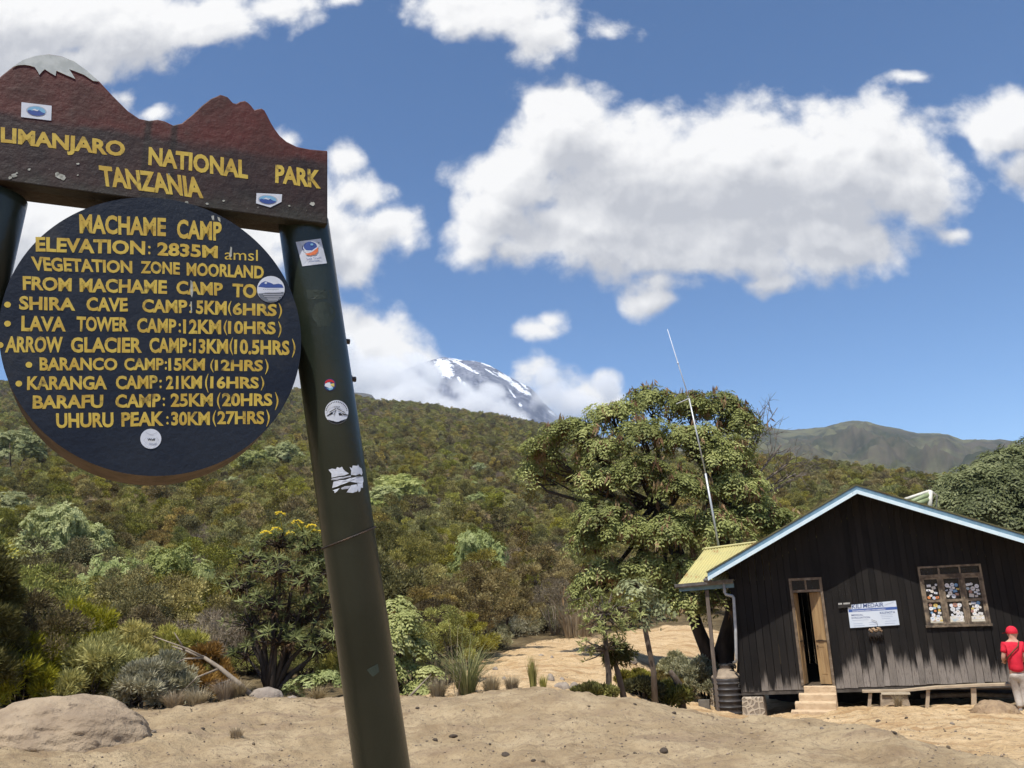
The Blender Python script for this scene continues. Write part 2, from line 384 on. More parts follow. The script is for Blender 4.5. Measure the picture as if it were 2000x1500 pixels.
def hit(px, py, d0=3.0, d1=700.0):
    """first point of the ground seen at a photo position"""
    r = ray(px, py); r = r / math.hypot(r[0], r[1])
    ds = np.exp(np.linspace(math.log(d0), math.log(d1), 3000))
    P = CAM[None] + r[None] * ds[:, None]
    below = P[:, 2] < terrain(P[:, 0], P[:, 1])
    i = int(np.argmax(below)) if below.any() else len(ds) - 1
    return P[i]
def gp(px, d, py=1300):
    """ground point under photo column px at horizontal distance d"""
    p = at_d(px, py, d)
    for _ in range(3):
        z = ground(p[0], p[1])                        # refine: the column leans, so re-solve for the height found
        lo, hi = -3000, 4000
        for _ in range(40):
            mid = (lo + hi) / 2
            if at_d(px, mid, d)[2] > z: lo = mid
            else: hi = mid
        p = at_d(px, lo, d)
    return np.array([p[0], p[1], ground(p[0], p[1])])
# where the growth begins (photo column -> distance); nearer than this the soil is bare
VEG_PX = [-250, 0, 300, 480, 640, 830, 900, 945, 1050, 1150, 1250, 1330, 1450, 1600, 2000, 2300]
VEG_D =  [15, 15, 15.5, 15, 15, 15.4, 19, 26, 34, 36, 39, 41, 40, 38, 34, 34]
_va = np.array([az_of(p, 1280) for p in VEG_PX])
def veg_d(x, y): return np.interp(np.arctan2(x, y), _va, VEG_D)

# ------------------------------------------------------------------ ground
def ground_material():
    m = bpy.data.materials.new('bare soil'); m.use_nodes = True
    t = NT(m.node_tree); b = m.node_tree.nodes['Principled BSDF']
    co = t.n('ShaderNodeTexCoord').outputs['Object']
    def att(n): return t.n('ShaderNodeAttribute', attribute_name=n).outputs['Fac']
    big = t.noise(co, 0.35, 5, 0.6); mid = t.noise(co, 1.6, 6, 0.62); fine = t.noise(co, 14, 6, 0.65); peb = t.noise(co, 45, 4, 0.7)
    mp = t.n('ShaderNodeMapping'); t.l(co, mp.inputs[0]); mp.inputs['Scale'].default_value = (0.5, 1.4, 1)
    mp.inputs['Rotation'].default_value = (0, 0, 0.25)
    strk = t.noise(mp.outputs[0], 1.5, 5, 0.6, 0.6)
    cool = t.mix(t.mr(mid, 0.35, 0.68), (0.335, 0.25, 0.148), (0.46, 0.358, 0.222))
    cool = t.mix(t.mr(strk, 0.52, 0.70), cool, (0.30, 0.222, 0.142))
    warm = t.mix(t.mr(mid, 0.32, 0.66), (0.52, 0.365, 0.195), (0.64, 0.475, 0.28))
    warm = t.mix(t.mr(strk, 0.50, 0.64), warm, (0.42, 0.27, 0.135))
    cool = t.mix(t.m('MULTIPLY', t.mr(t.noise(co, 0.9, 6, 0.68), 0.52, 0.66), 0.7), cool, (0.23, 0.160, 0.092))
    warm = t.mix(t.m('MULTIPLY', t.mr(t.noise(co, 2.3, 6, 0.7), 0.54, 0.66), 0.6), warm, (0.38, 0.25, 0.13))
    wm = t.mr(t.m('ADD', att('warm'), t.m('MULTIPLY', t.m('SUBTRACT', mid, 0.5), 0.9)), 0.3, 0.75)
    c = t.mix(wm, cool, warm)
    c = t.mix(t.m('MULTIPLY', t.mr(fine, 0.50, 0.66), 0.55), c, (0.22, 0.16, 0.105))
    c = t.mix(t.m('MULTIPLY', t.mr(peb, 0.57, 0.68), 0.55), c, (0.15, 0.115, 0.085))
    c = t.mix(t.m('MULTIPLY', t.mr(t.noise(co, 3.1, 6, 0.7), 0.60, 0.70), 0.55), c, (0.19, 0.14, 0.10))
    soil = t.mix(t.mr(mid, 0.35, 0.65), (0.085, 0.062, 0.035), (0.17, 0.13, 0.07))
    g = t.mr(t.m('ADD', att('growth'), t.m('MULTIPLY', t.m('SUBTRACT', big, 0.5), 0.8)), 0.35, 0.6)
    c = t.mix(g, c, soil)
    t.l(c, b.inputs['Base Color']); b.inputs['Roughness'].default_value = 0.95; b.inputs['Specular IOR Level'].default_value = 0.1
    h = t.m('ADD', t.m('MULTIPLY', fine, 0.07), t.m('ADD', t.m('MULTIPLY', mid, 0.05), t.m('MULTIPLY', peb, 0.02)))
    bn = t.n('ShaderNodeBump'); bn.inputs['Strength'].default_value = 0.8; bn.inputs['Distance'].default_value = 1.0
    t.l(h, bn.inputs['Height']); t.l(bn.outputs[0], b.inputs['Normal'])
    return m

def polar_sheet(az, rr, zfun, closed):
    A, D = np.meshgrid(az, rr); X = D * np.sin(A); Y = D * np.cos(A); Z = zfun(X, Y, D, A)
    V = np.stack([X.ravel(), Y.ravel(), Z.ravel()], 1); n = len(az); k = len(rr)
    i, j = np.meshgrid(np.arange(k - 1), np.arange(n if closed else n - 1), indexing='ij'); j2 = (j + 1) % n
    Fq = np.stack([(i * n + j).ravel(), ((i + 1) * n + j).ravel(), ((i + 1) * n + j2).ravel(), (i * n + j2).ravel()], 1)[:, ::-1]
    return V, Fq
az = np.concatenate([np.linspace(-0.74, 0.74, 430), np.linspace(0.78, 2 * math.pi - 0.78, 70)])
rr = np.concatenate([[0.05, 0.6, 1.2, 2, 3, 4, 5, 6], np.exp(np.linspace(math.log(6.6), math.log(26), 190)), np.exp(np.linspace(math.log(26.5), math.log(900), 150)), [1100, 1400, 1800, 2300, 2700]])
def gz(X, Y, D, A):
    far = D > 900
    Dc = np.minimum(D, 900); s = Dc / np.maximum(D, 1e-6)
    z = terrain((X * s).ravel(), (Y * s).ravel()).reshape(X.shape)
    return np.where(far, z * np.clip(1 - (D - 900) / 1600, -0.3, 1), z)
V, Fq = polar_sheet(az, rr, gz, True)
gnd = mesh_obj('ground', V, Fq, ground_material(), None, True); tag(gnd, kind='structure')
D_ = np.hypot(V[:, 0], V[:, 1]); A_ = np.arctan2(V[:, 0], V[:, 1])
crest_a = np.array([az_of(p, 1400) for p in (0, 640, 960, 1330, 1560, 1720, 1900, 2000)])
crest_d = np.interp(A_, crest_a, (15.5, 15.3, 14.4, 13.2, 12.2, 10.9, 9.3, 8.6))
for nm, val in (('warm', np.clip((D_ - crest_d) / 1.2 + 0.5, 0, 1)), ('growth', np.clip((D_ - veg_d(V[:, 0], V[:, 1])) / 2.5 + 0.3, 0, 1))):
    a = gnd.data.attributes.new(nm, 'FLOAT', 'POINT'); a.data.foreach_set('value', val.astype(np.float32))

# ------------------------------------------------------------------ distant hills and the snow mountain
def sky_tan(pts):
    out = []
    for px, py in pts:
        r = ray(px, py); out.append((math.atan2(r[0], r[1]), r[2] / math.hypot(r[0], r[1])))
    out.sort(); return np.array(out)
def ridge_sheet(name, pts, d0, dr, d1, base_t, mats, nseed, rough, na=420, nr=70, power=0.9):
    s = sky_tan(pts); az = np.linspace(s[0, 0], s[-1, 0], na)
    rr = np.concatenate([np.linspace(d0, dr, nr), np.linspace(dr, d1, 16)[1:]])
    def zf(X, Y, D, A):
        top = np.interp(A, s[:, 0], s[:, 1]) * dr
        b = base_t * d0
        u = np.clip((D - d0) / (dr - d0), 0, 1); w_ = np.clip((D - dr) / (d1 - dr), 0, 1)
        z = b + (top - b) * u ** power - w_ * (top - b) * 0.9
        k = 1 / (dr * 0.06)
        amp = rough * np.sin(np.pi * np.clip(u, 0, 1) ** 0.8) + rough * 0.12
        gul = np.abs(fbm(X * k, Y * k * 0.4, 5, nseed)) * -2.2 + fbm(X * k * 4, Y * k * 2, 4, nseed + 3) * 0.7
        return CAM[2] + z + amp * gul
    V, Fq = polar_sheet(az, rr, zf, False)
    o = mesh_obj(name, V, Fq, mats, None, True); tag(o, kind='structure')
    return o, V
hillm = mat('moorland hillside', (0.044, 0.049, 0.031), (0.085, 0.074, 0.054), 0.02, 0.95, 0.0, spec=0.05, c3=(0.12, 0.118, 0.065), scale3=0.008, lo3=0.45, hi3=0.62)
ridge_sheet('hills', [(1250, 870), (1380, 845), (1440, 832), (1480, 829), (1520, 836), (1548, 838), (1585, 836), (1612, 833), (1640, 825), (1665, 821), (1692, 821), (1712, 826), (1745, 832), (1790, 842), (1830, 846), (1852, 848), (1866, 854), (1880, 858), (1905, 857), (1930, 859), (1952, 857), (1985, 860), (2040, 866), (2200, 880), (2500, 890)],
            420, 1750, 2100, 0.02, hillm, 31, 62, na=700, nr=110)
ridge_sheet('hills', [(300, 790), (560, 764), (640, 764), (680, 765), (712, 767), (726, 771), (732, 779), (750, 786), (800, 800), (900, 830), (1000, 860)],
            700, 1500, 1900, 0.06, mat('grey cliff top', (0.07, 0.075, 0.06), (0.11, 0.10, 0.085), 0.01, 0.95, spec=0.05), 47, 20, na=200, nr=30)

def mountain_material():
    m = bpy.data.materials.new('haze tinted rock and snow'); m.use_nodes = True
    t = NT(m.node_tree); b = m.node_tree.nodes['Principled BSDF']
    co = t.n('ShaderNodeTexCoord').outputs['Object']
    r_ = t.mix(t.mr(t.noise(co, 0.006, 8, 0.65), 0.35, 0.65), (0.115, 0.13, 0.18), (0.235, 0.25, 0.30))  # distance haze is painted in: rock paler and bluer, snow below dimmed
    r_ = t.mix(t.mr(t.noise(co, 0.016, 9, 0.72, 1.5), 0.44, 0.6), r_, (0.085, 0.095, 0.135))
    a = t.n('ShaderNodeAttribute', attribute_name='snow').outputs['Fac']
    s = t.mr(t.m('ADD', a, t.m('MULTIPLY', t.m('SUBTRACT', t.noise(co, 0.03, 10, 0.75), 0.5), 3.6)), 0.50, 0.62)
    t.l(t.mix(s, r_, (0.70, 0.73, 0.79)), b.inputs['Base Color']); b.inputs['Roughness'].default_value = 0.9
    b.inputs['Specular IOR Level'].default_value = 0.1
    return m
MTN = [(520, 840), (600, 800), (680, 766), (740, 742), (790, 722), (830, 706), (852, 700), (868, 698), (886, 700), (905, 702), (925, 703), (945, 709), (968, 719), (992, 731), (1012, 743), (1032, 754), (1048, 768), (1060, 785), (1075, 798), (1090, 812), (1112, 826), (1150, 842), (1260, 880), (1400, 905)]
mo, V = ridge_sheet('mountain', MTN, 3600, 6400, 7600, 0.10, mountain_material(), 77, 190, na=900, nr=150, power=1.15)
A_ = np.arctan2(V[:, 0], V[:, 1]); T_ = (V[:, 2] - CAM[2]) / np.hypot(V[:, 0], V[:, 1])
sn = np.zeros(len(V))
SNOW = [(868, 716, 17, 15, 0), (874, 730, 13, 10, 0), (858, 708, 10, 8, 0), (898, 710, 24, 3, 27), (915, 720, 26, 2.4, 30), (893, 702, 12, 2.5, 12), (897, 741, 7, 3, 60), (907, 750, 6, 2.5, 65), (922, 768, 8, 3, 10), (960, 728, 16, 1.6, 35), (1000, 768, 12, 1.6, 55),
        (988, 738, 22, 4.5, 32), (1012, 756, 20, 5, 40), (1030, 768, 9, 4, 30), (1016, 791, 5, 3, 60), (1077, 806, 9, 2, 40), (950, 712, 20, 2.0, 25), (1022, 752, 12, 2, 45), (926, 704, 10, 2, 10), (910, 700, 12, 2, 8)]
for (sx, sy, rx, ry, an) in SNOW:
    r0 = ray(sx, sy); a0 = math.atan2(r0[0], r0[1]); t0 = r0[2] / math.hypot(r0[0], r0[1])
    ux = (A_ - a0) * F; uy = -(T_ - t0) * F                     # angular offsets, in units of photo pixels
    c, s = math.cos(R(an)), math.sin(R(an))
    q = np.hypot((ux * c + uy * s) / rx, (-ux * s + uy * c) / ry)
    sn = np.maximum(sn, np.clip(1.35 - 0.85 * q, 0, 1))
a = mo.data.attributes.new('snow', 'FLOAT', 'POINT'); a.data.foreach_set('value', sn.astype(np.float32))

# ------------------------------------------------------------------ lettering
def glyphs(word, bold=0.03, res=3):
    cu = bpy.data.curves.new('lettering', 'FONT'); cu.body = word; cu.offset = bold; cu.resolution_u = res; cu.fill_mode = 'FRONT'
    ob = bpy.data.objects.new('lettering', cu); COL.objects.link(ob)
    dg = bpy.context.evaluated_depsgraph_get()
    me = bpy.data.meshes.new_from_object(ob.evaluated_get(dg))
    v = np.array([tuple(q.co) for q in me.vertices]); f = [tuple(p.vertices) for p in me.polygons]
    bpy.data.objects.remove(ob); bpy.data.curves.remove(cu); bpy.data.meshes.remove(me)
    v = v[:, :2]; v -= v.min(0); v /= np.maximum(v.max(0), 1e-6)
    return v, f
def letter(mb, word, q, P, off, bold=0.03, mi=0, wob=0.0, a=0.0):
    """word stretched over the photo quad q = TL, TR, BR, BL and laid on the surface P"""
    v, f = glyphs(word, bold); q = np.array(q, float)
    ph = random.random() * 6
    pts = []
    for x, y in v:
        y2 = y
        top = q[0] * (1 - x) + q[1] * x; bot = q[3] * (1 - x) + q[2] * x
        p = bot * (1 - y2) + top * y2
        p = p + wob * np.array([math.sin(x * 17 + y * 3 + ph), math.sin(x * 23 + ph * 2)])
        pts.append(P(p[0], p[1], off))
    mb.add(pts, f, mi, a)
def patch(mb, outline, P, off, mi=0):
    o = np.array(outline, float); c = o.mean(0); n = len(o)
    rings = [P(*c, off)]
    for s in (0.5, 1.0): rings += [P(*(c + (p - c) * s), off) for p in o]
    f = [(0, 1 + (i + 1) % n, 1 + i) for i in range(n)] + [(1 + i, 1 + (i + 1) % n, 1 + n + (i + 1) % n, 1 + n + i) for i in range(n)]
    mb.add(rings, f, mi)
def circ(cx, cy, rx, ry=None, n=28, a0=0, a1=360):
    ry = ry or rx
    return [(cx + rx * math.cos(R(a0 + (a1 - a0) * k / n)), cy + ry * math.sin(R(a0 + (a1 - a0) * k / n))) for k in range(n)]
def dense(pts, k=6):
    out = []
    for i in range(len(pts)):
        a = np.array(pts[i], float); b = np.array(pts[(i + 1) % len(pts)], float)
        out += [tuple(a + (b - a) * j / k) for j in range(k)]
    return out
def zq(l, s, ox, oy): return [(x / s + ox, y / s + oy) for x, y in l]

# ------------------------------------------------------------------ the camp sign
TH = R(26); RD = np.array([math.cos(TH), math.sin(TH), 0]); SN = np.array([math.sin(TH), -math.cos(TH), 0])
SO = at(685, 1000, 2.62)
def SP(px, py, off=0.0): return on_plane(px, py, SO + SN * off, SN)
sgc = SP(300, 700, -0.1); sign_base = np.array([sgc[0], sgc[1], CAM[2] - 1.6])
sign = thing('camp_sign', 'dark green post sign with red mountain shaped board above round navy board, yellow lettering', 'sign', tuple(sign_base))

def board_material():
    m = bpy.data.materials.new('painted board'); m.use_nodes = True
    t = NT(m.node_tree); b = m.node_tree.nodes['Principled BSDF']
    co = t.n('ShaderNodeTexCoord').outputs['Object']; sp = t.n('ShaderNodeSeparateXYZ'); t.l(co, sp.inputs[0])
    s = t.v('DOT_PRODUCT', co, tuple(RD)); z = sp.outputs[2]
    p0, p1 = SP(0, 222) - sign_base, SP(640, 318) - sign_base
    s0, s1 = np.dot(p0, RD), np.dot(p1, RD); k = (p1[2] - p0[2]) / (s1 - s0)
    n1 = t.noise(co, 7, 6, 0.65); n2 = t.noise(co, 40, 5, 0.6)
    h = t.m('SUBTRACT', z, t.m('ADD', t.m('MULTIPLY', t.m('SUBTRACT', s, s0), k), p0[2]))
    red = t.mr(t.m('ADD', h, t.m('MULTIPLY', t.m('SUBTRACT', n1, 0.5), 0.10)), -0.022, 0.022)
    dark = t.mix(t.mr(n1, 0.3, 0.7), (0.020, 0.012, 0.012), (0.042, 0.020, 0.019))
    rd = t.mix(t.mr(n1, 0.35, 0.7), (0.095, 0.021, 0.017), (0.055, 0.018, 0.015))
    c = t.mix(red, dark, rd)
    gr = t.mr(t.m('ADD', h, t.m('MULTIPLY', t.m('SUBTRACT', n1, 0.5), 0.16)), -0.15, -0.24)
    c = t.mix(t.m('MULTIPLY', gr, 0.8), c, (0.036, 0.036, 0.028))
    for px in (286, 337):                            # run-off stains below the notches of the skyline
        sx = np.dot(SP(px, 300) - sign_base, RD)
        dd = t.m('ABSOLUTE', t.m('ADD', t.m('SUBTRACT', s, sx), t.m('MULTIPLY', t.m('SUBTRACT', n1, 0.5), 0.03)))
        c = t.mix(t.m('MULTIPLY', t.mr(dd, 0.016, 0.004), 0.75), c, (0.012, 0.010, 0.009))
    c = t.mix(t.m('MULTIPLY', t.mr(t.noise(co, 55, 4, 0.6), 0.70, 0.76), t.mr(h, -0.1, -0.22)), c, (0.42, 0.42, 0.38))
    c = t.mix(t.m('MULTIPLY', t.mr(n2, 0.5, 0.8), 0.25), c, (0.10, 0.085, 0.075))
    t.l(c, b.inputs['Base Color']); t.l(t.mr(n1, 0, 1, 0.45, 0.75, False), b.inputs['Roughness']); b.inputs['Specular IOR Level'].default_value = 0.3
    bn = t.n('ShaderNodeBump'); bn.inputs['Strength'].default_value = 0.35; bn.inputs['Distance'].default_value = 0.01
    t.l(n2, bn.inputs['Height']); t.l(bn.outputs[0], b.inputs['Normal'])
    return m
wood_dark = mat('dark stained timber', (0.035, 0.024, 0.018), (0.06, 0.042, 0.03), 4, 0.75, 0.3, 30)
OUT = [(-95, 203), (-60, 195), (-22, 170), (0, 149), (20, 133), (45, 116), (70, 108), (95, 105), (120, 109), (145, 119), (170, 137), (195, 159), (220, 186), (250, 216), (272, 231), (290, 235), (308, 233), (322, 236), (338, 244), (355, 240), (375, 224), (395, 205), (412, 192), (422, 188), (430, 184), (437, 186), (445, 189), (455, 200), (461, 202), (468, 198), (478, 196), (485, 200), (491, 206), (497, 214), (504, 212), (511, 211), (517, 215), (523, 226), (530, 240), (538, 253), (547, 265), (560, 276), (580, 286), (605, 291), (640, 294), (640, 438), (320, 395), (0, 352), (-95, 340)]
b = MB(); b.slab([SP(*p) for p in OUT], -SN * 0.05)
board = b.build('header_board', [board_material()], sign)
mod = board.modifiers.new('bevel', 'BEVEL'); mod.width = 0.004; mod.segments = 2; mod.limit_method = 'ANGLE'; mod.angle_limit = R(50)
CAP = [(24, 131), (45, 117), (70, 109), (95, 106.5), (120, 110.5), (145, 120), (170, 138), (193, 159), (182, 158), (164, 146), (149, 140), (135, 135), (141, 144), (147, 154), (126, 145), (110, 138), (108.5, 148), (98, 142), (87.5, 135), (82, 140), (77, 146), (74, 140), (68, 131), (58, 128), (49, 126.5), (36, 127)]
paint_white = mat('chalky white paint', (0.52, 0.56, 0.56), (0.40, 0.44, 0.44), 30, 0.7, c3=(0.22, 0.13, 0.06), scale3=28, lo3=0.69, hi3=0.75)
b = MB(); b.slab([SP(*p, 0.0025) for p in CAP], -SN * 0.0015)
b.build('painted_snow_cap', [paint_white], board)
yellow = mat('weathered yellow paint', (0.56, 0.42, 0.075), (0.46, 0.31, 0.05), 22, 0.6, c3=(0.10, 0.07, 0.03), scale3=26, lo3=0.54, hi3=0.74)
b = MB()
Z1 = lambda *l: zq(l, 2.857, 0, 80)
letter(b, 'KI', [(-46, 240), (-9, 245), (-9, 284), (-46, 279)], SP, 0.0007, 0.040)
letter(b, 'LIMANJARO', Z1((5, 478), (697, 562), (697, 672), (3, 590)), SP, 0.0007, 0.040, wob=0.4)
letter(b, 'NATIONAL', Z1((830, 588), (1383, 668), (1383, 772), (828, 692)), SP, 0.0007, 0.040, wob=0.4)
letter(b, 'PARK', Z1((1537, 688), (1786, 722), (1792, 825), (1535, 790)), SP, 0.0007, 0.040, wob=0.4)
letter(b, 'TANZANIA', Z1((550, 693), (1120, 762), (1135, 880), (566, 806)), SP, 0.0007, 0.040, wob=0.5)
b.build('header_lettering', [yellow], board)
# lichen blotches on the lower half of the board
lich = mat('pale lichen', (0.45, 0.46, 0.42), (0.25, 0.26, 0.23), 60, 0.9)
for cx, cy, r in [(117, 344, 8), (112, 340, 5), (123, 347, 6), (28, 343, 6), (20, 347, 4), (33, 338, 3), (57, 331, 3), (152, 320, 3), (610, 398, 5), (437, 392, 2.5), (565, 402, 2.5), (365, 396, 4), (405, 398, 3), (152, 342, 2), (330, 340, 2)]:
    pts = [(cx + r * (0.6 + 0.6 * random.random()) * math.cos(q), cy + 0.8 * r * (0.6 + 0.6 * random.random()) * math.sin(q)) for q in np.linspace(0, 6.28, 13)[:-1]]
    b = MB(); patch(b, pts, SP, 0.0012); b.build('lichen_blotch', [lich], board)
# cross beam behind the board's lower edge
zb = [SP(-88, 341, -0.053), SP(560, 427.5, -0.053)]
b = MB(); up = np.array([0, 0, 1.0])
b.hexa([zb[0], zb[1], zb[1] - SN * 0.12, zb[0] - SN * 0.12, zb[0] + up * 0.13, zb[1] + up * 0.13, zb[1] - SN * 0.12 + up * 0.13, zb[0] - SN * 0.12 + up * 0.13])
b.build('cross_beam', [wood_dark], sign)

# round posts
post_m = mat('dark olive gloss paint', (0.021, 0.030, 0.021), (0.031, 0.040, 0.029), 5, 0.30, 0.06, 60, spec=0.5, c3=(0.055, 0.05, 0.038), scale3=9, lo3=0.60, hi3=0.78)
PC = -0.105
def pcl(px, py): return SP(px, py, PC)
ra, rb = pcl(594.5, 445), pcl(746, 1498); ax_r = rb - ra
PR = 0.0845
def down(a, bb, zz): return a + (bb - a) * ((zz - a[2]) / (bb[2] - a[2]))
zg = ground(ra[0], ra[1])
top_r = ra - ax_r / np.linalg.norm(ax_r) * 0.02
b = MB(); b.tube([top_r, ra, down(ra, rb, zg - 0.3)], PR, 48)
post = b.build('post', [post_m], sign, True)
la, lb = pcl(-13, 402), pcl(-43, 530)
b = MB(); b.tube([la - (lb - la) / np.linalg.norm(lb - la) * 0.03, la, down(la, lb, zg - 0.3)], PR, 48)
b.build('post', [post_m], sign, True)
_pd = ax_r / np.linalg.norm(ax_r)
def PP(px, py, off=0.0):                              # on the round of the right hand post
    r = ray(px, py); w_ = CAM - ra; rr_ = r - np.dot(r, _pd) * _pd; ww = w_ - np.dot(w_, _pd) * _pd
    A, B, C_ = np.dot(rr_, rr_), 2 * np.dot(rr_, ww), np.dot(ww, ww) - (PR + off) ** 2
    q = B * B - 4 * A * C_
    return CAM + r * ((-B - math.sqrt(max(q, 0))) / (2 * A))
steel = mat('rusty bolt steel', (0.05, 0.045, 0.045), (0.10, 0.07, 0.05), 40, 0.5, metal=0.6)
for px, py in ((668, 666), (680, 740)):
    c = SP(px, py, PC); b = MB(); b.tube([c - RD * 0.01, c + RD * 0.026], 0.009, 10); b.tube([c + RD * 0.0, c + RD * 0.012], 0.014, 6)
    b.build('bolt', [steel], post, False)
ghost = mat('paler paint left by old stickers', (0.036, 0.047, 0.035), (0.028, 0.037, 0.028), 14, 0.45)
for q_ in ([(598, 566), (646, 566), (650, 584), (601, 584)], circ(632, 612, 23, 23, 22), [(618, 625), (644, 625), (646, 638), (620, 638)], [(716, 1308), (738, 1296), (741, 1312), (728, 1322)]):
    b = MB(); patch(b, dense(q_, 4) if len(q_) < 9 else q_, PP, 0.0006); b.build('sticker_ghost', [ghost], post)
# twisted wire tied round the post
b = MB(); w0 = PP(640, 1056); e1 = np.array([1.0, 0, 0]); cc = ra + _pd * np.dot(w0 - ra, _pd); e1 = RD - np.dot(RD, _pd) * _pd; e1 /= np.linalg.norm(e1); e2 = np.cross(_pd, e1)
for ph in (0, math.pi):
    b.tube([cc + (PR + 0.003 + 0.002 * math.cos(k * 1.9 + ph)) * (math.cos(q) * e1 + math.sin(q) * e2) + _pd * (0.0022 * math.sin(k * 1.9 + ph) - 0.020 * math.cos(q)) for k, q in enumerate(np.linspace(0, 2 * math.pi, 91))], 0.0017, 5)
b.build('tied_wire', [steel], post, True)

# round board
navy = mat('navy board paint', (0.007, 0.0115, 0.023), (0.014, 0.019, 0.030), 6, 0.45, 0.12, 60, c3=(0.045, 0.045, 0.047), scale3=5, lo3=0.55, hi3=0.8)
rim = mat('bare plywood edge', (0.15, 0.105, 0.072), (0.09, 0.062, 0.043), 10, 0.8, 0.2)
L_, R_, T_, B_ = SP(-3, 648), SP(587, 655), SP(300, 388), SP(298, 931)
dc = np.array([*((L_ + R_) / 2)[:2], (T_[2] + B_[2]) / 2]); drx = np.linalg.norm((R_ - L_)[:2]) / 2; dry = (T_[2] - B_[2]) / 2
dc = dc + SN * np.dot(SO + SN * 0.012 - dc, SN)
n = 128; front = [dc + RD * drx * math.cos(2 * math.pi * k / n) + up * dry * math.sin(2 * math.pi * k / n) for k in range(n)]
b = MB(); b.slab(front[::-1], -SN * 0.19); b.mi = [0, 1] + [1] * n
disc = b.build('round_board', [navy, rim], sign)
DP = lambda px, py, off=0.0: on_plane(px, py, SO + SN * (0.012 + off), SN)
b = MB()
Z2 = lambda *l: zq(l, 2.586, 0, 380)
WORDS = [
 ('MACHAME', (400, 97), (838, 118), (838, 212), (402, 196)), ('CAMP', (893, 125), (1120, 138), (1118, 235), (893, 222)),
 ('ELEVATION', (180, 212), (733, 235), (733, 305), (180, 288)), (':', (748, 258), (760, 259), (760, 302), (748, 301)), ('2835M', (795, 240), (1100, 258), (1100, 322), (795, 308)),
 ('VEGETATION', (155, 312), (668, 335), (668, 398), (166, 385)), ('ZONE', (710, 335), (908, 342), (908, 405), (710, 398)), ('MOORLAND', (943, 343), (1332, 360), (1332, 425), (943, 410)),
 ('FROM', (115, 410), (362, 422), (362, 490), (115, 482)), ('MACHAME', (402, 422), (843, 432), (843, 502), (402, 493)), ('CAMP', (890, 435), (1125, 445), (1125, 512), (890, 503)), ('TO', (1175, 448), (1295, 452), (1295, 525), (1175, 518)), (':', (1308, 470), (1322, 471), (1322, 520), (1308, 519)),
 ('SHIRA', (97, 512), (380, 522), (380, 588), (97, 582)), ('CAVE', (437, 518), (645, 522), (645, 592), (437, 588)), ('CAMP', (718, 528), (945, 532), (945, 600), (718, 595)), (':', (957, 552), (970, 552), (970, 600), (957, 600)), ('5KM', (990, 535), (1145, 538), (1145, 610), (990, 603)), ('6HRS', (1175, 545), (1398, 552), (1398, 615), (1175, 608)),
 ('LAVA', (108, 612), (332, 618), (332, 692), (108, 690)), ('TOWER', (388, 615), (648, 620), (648, 692), (388, 692)), ('CAMP', (693, 622), (890, 628), (890, 700), (693, 698)), (':', (902, 650), (914, 650), (914, 697), (902, 697)), ('12KM', (925, 630), (1117, 632), (1117, 705), (925, 702)), ('10HRS', (1152, 638), (1392, 642), (1392, 706), (1152, 704)),
 ('ARROW', (30, 715), (318, 718), (318, 798), (25, 798)), ('GLACIER', (357, 720), (718, 722), (718, 800), (357, 798)), ('CAMP', (755, 722), (945, 725), (945, 802), (755, 800)), (':', (954, 748), (966, 748), (966, 797), (954, 797)), ('13KM', (975, 728), (1152, 730), (1152, 805), (975, 802)), ('10.5HRS', (1183, 730), (1462, 738), (1462, 812), (1183, 806)),
 ('BARANCO', (200, 822), (592, 825), (592, 888), (200, 890)), ('CAMP', (628, 825), (826, 826), (826, 888), (628, 888)), (':', (832, 842), (843, 842), (843, 885), (832, 885)), ('15KM', (850, 826), (1035, 828), (1035, 890), (850, 890)), ('12HRS', (1085, 834), (1328, 835), (1328, 893), (1085, 890)),
 ('KARANGA', (137, 918), (540, 915), (540, 985), (137, 988)), ('CAMP', (585, 915), (795, 912), (795, 980), (585, 985)), (':', (805, 935), (817, 935), (817, 978), (805, 978)), ('21KM', (838, 915), (1020, 915), (1020, 980), (838, 983)), ('16HRS', (1062, 917), (1308, 920), (1308, 980), (1062, 980)),
 ('BARAFU', (165, 1015), (522, 1010), (522, 1078), (165, 1083)), ('CAMP', (583, 1010), (812, 1005), (812, 1073), (583, 1078)), (':', (822, 1025), (833, 1025), (833, 1068), (822, 1068)), ('25KM', (862, 1005), (1075, 1003), (1075, 1070), (862, 1073)), ('20HRS', (1122, 1003), (1375, 1004), (1375, 1068), (1122, 1070)),
 ('UHURU', (283, 1105), (573, 1100), (573, 1175), (285, 1180)), ('PEAK', (613, 1100), (828, 1095), (828, 1168), (613, 1172)), (':', (840, 1120), (851, 1120), (851, 1162), (840, 1162)), ('30KM', (865, 1098), (1060, 1095), (1060, 1165), (865, 1168)), ('27HRS', (1098, 1093), (1335, 1093), (1335, 1160), (1098, 1162)),
]
for wd, *q in WORDS: letter(b, wd, Z2(*q), DP, 0.0007, 0.036 if len(wd) > 1 else 0.02, wob=0.35)
for cx, cy in ((38, 556), (38, 652), (1, 760), (146, 860), (95, 955)): patch(b, zq(circ(cx, cy, 17, 15, 16), 2.586, 0, 380), DP, 0.0007)
def paren(x, y0, y1, side):                           # thin hand painted bracket
    pts = [np.array((x + side * 12 * math.sin(math.pi * k / 12), y0 + (y1 - y0) * k / 12)) for k in range(13)]
    vs = []
    for k, p in enumerate(pts):
        h = 1.2 + 3.2 * math.sin(math.pi * k / 12)
        for sgn in (-1, 1): vs.append(DP((p[0] + sgn * h) / 2.586, p[1] / 2.586 + 380, 0.0007))
    b.add(vs, [(2 * k, 2 * k + 1, 2 * k + 3, 2 * k + 2) for k in range(12)])
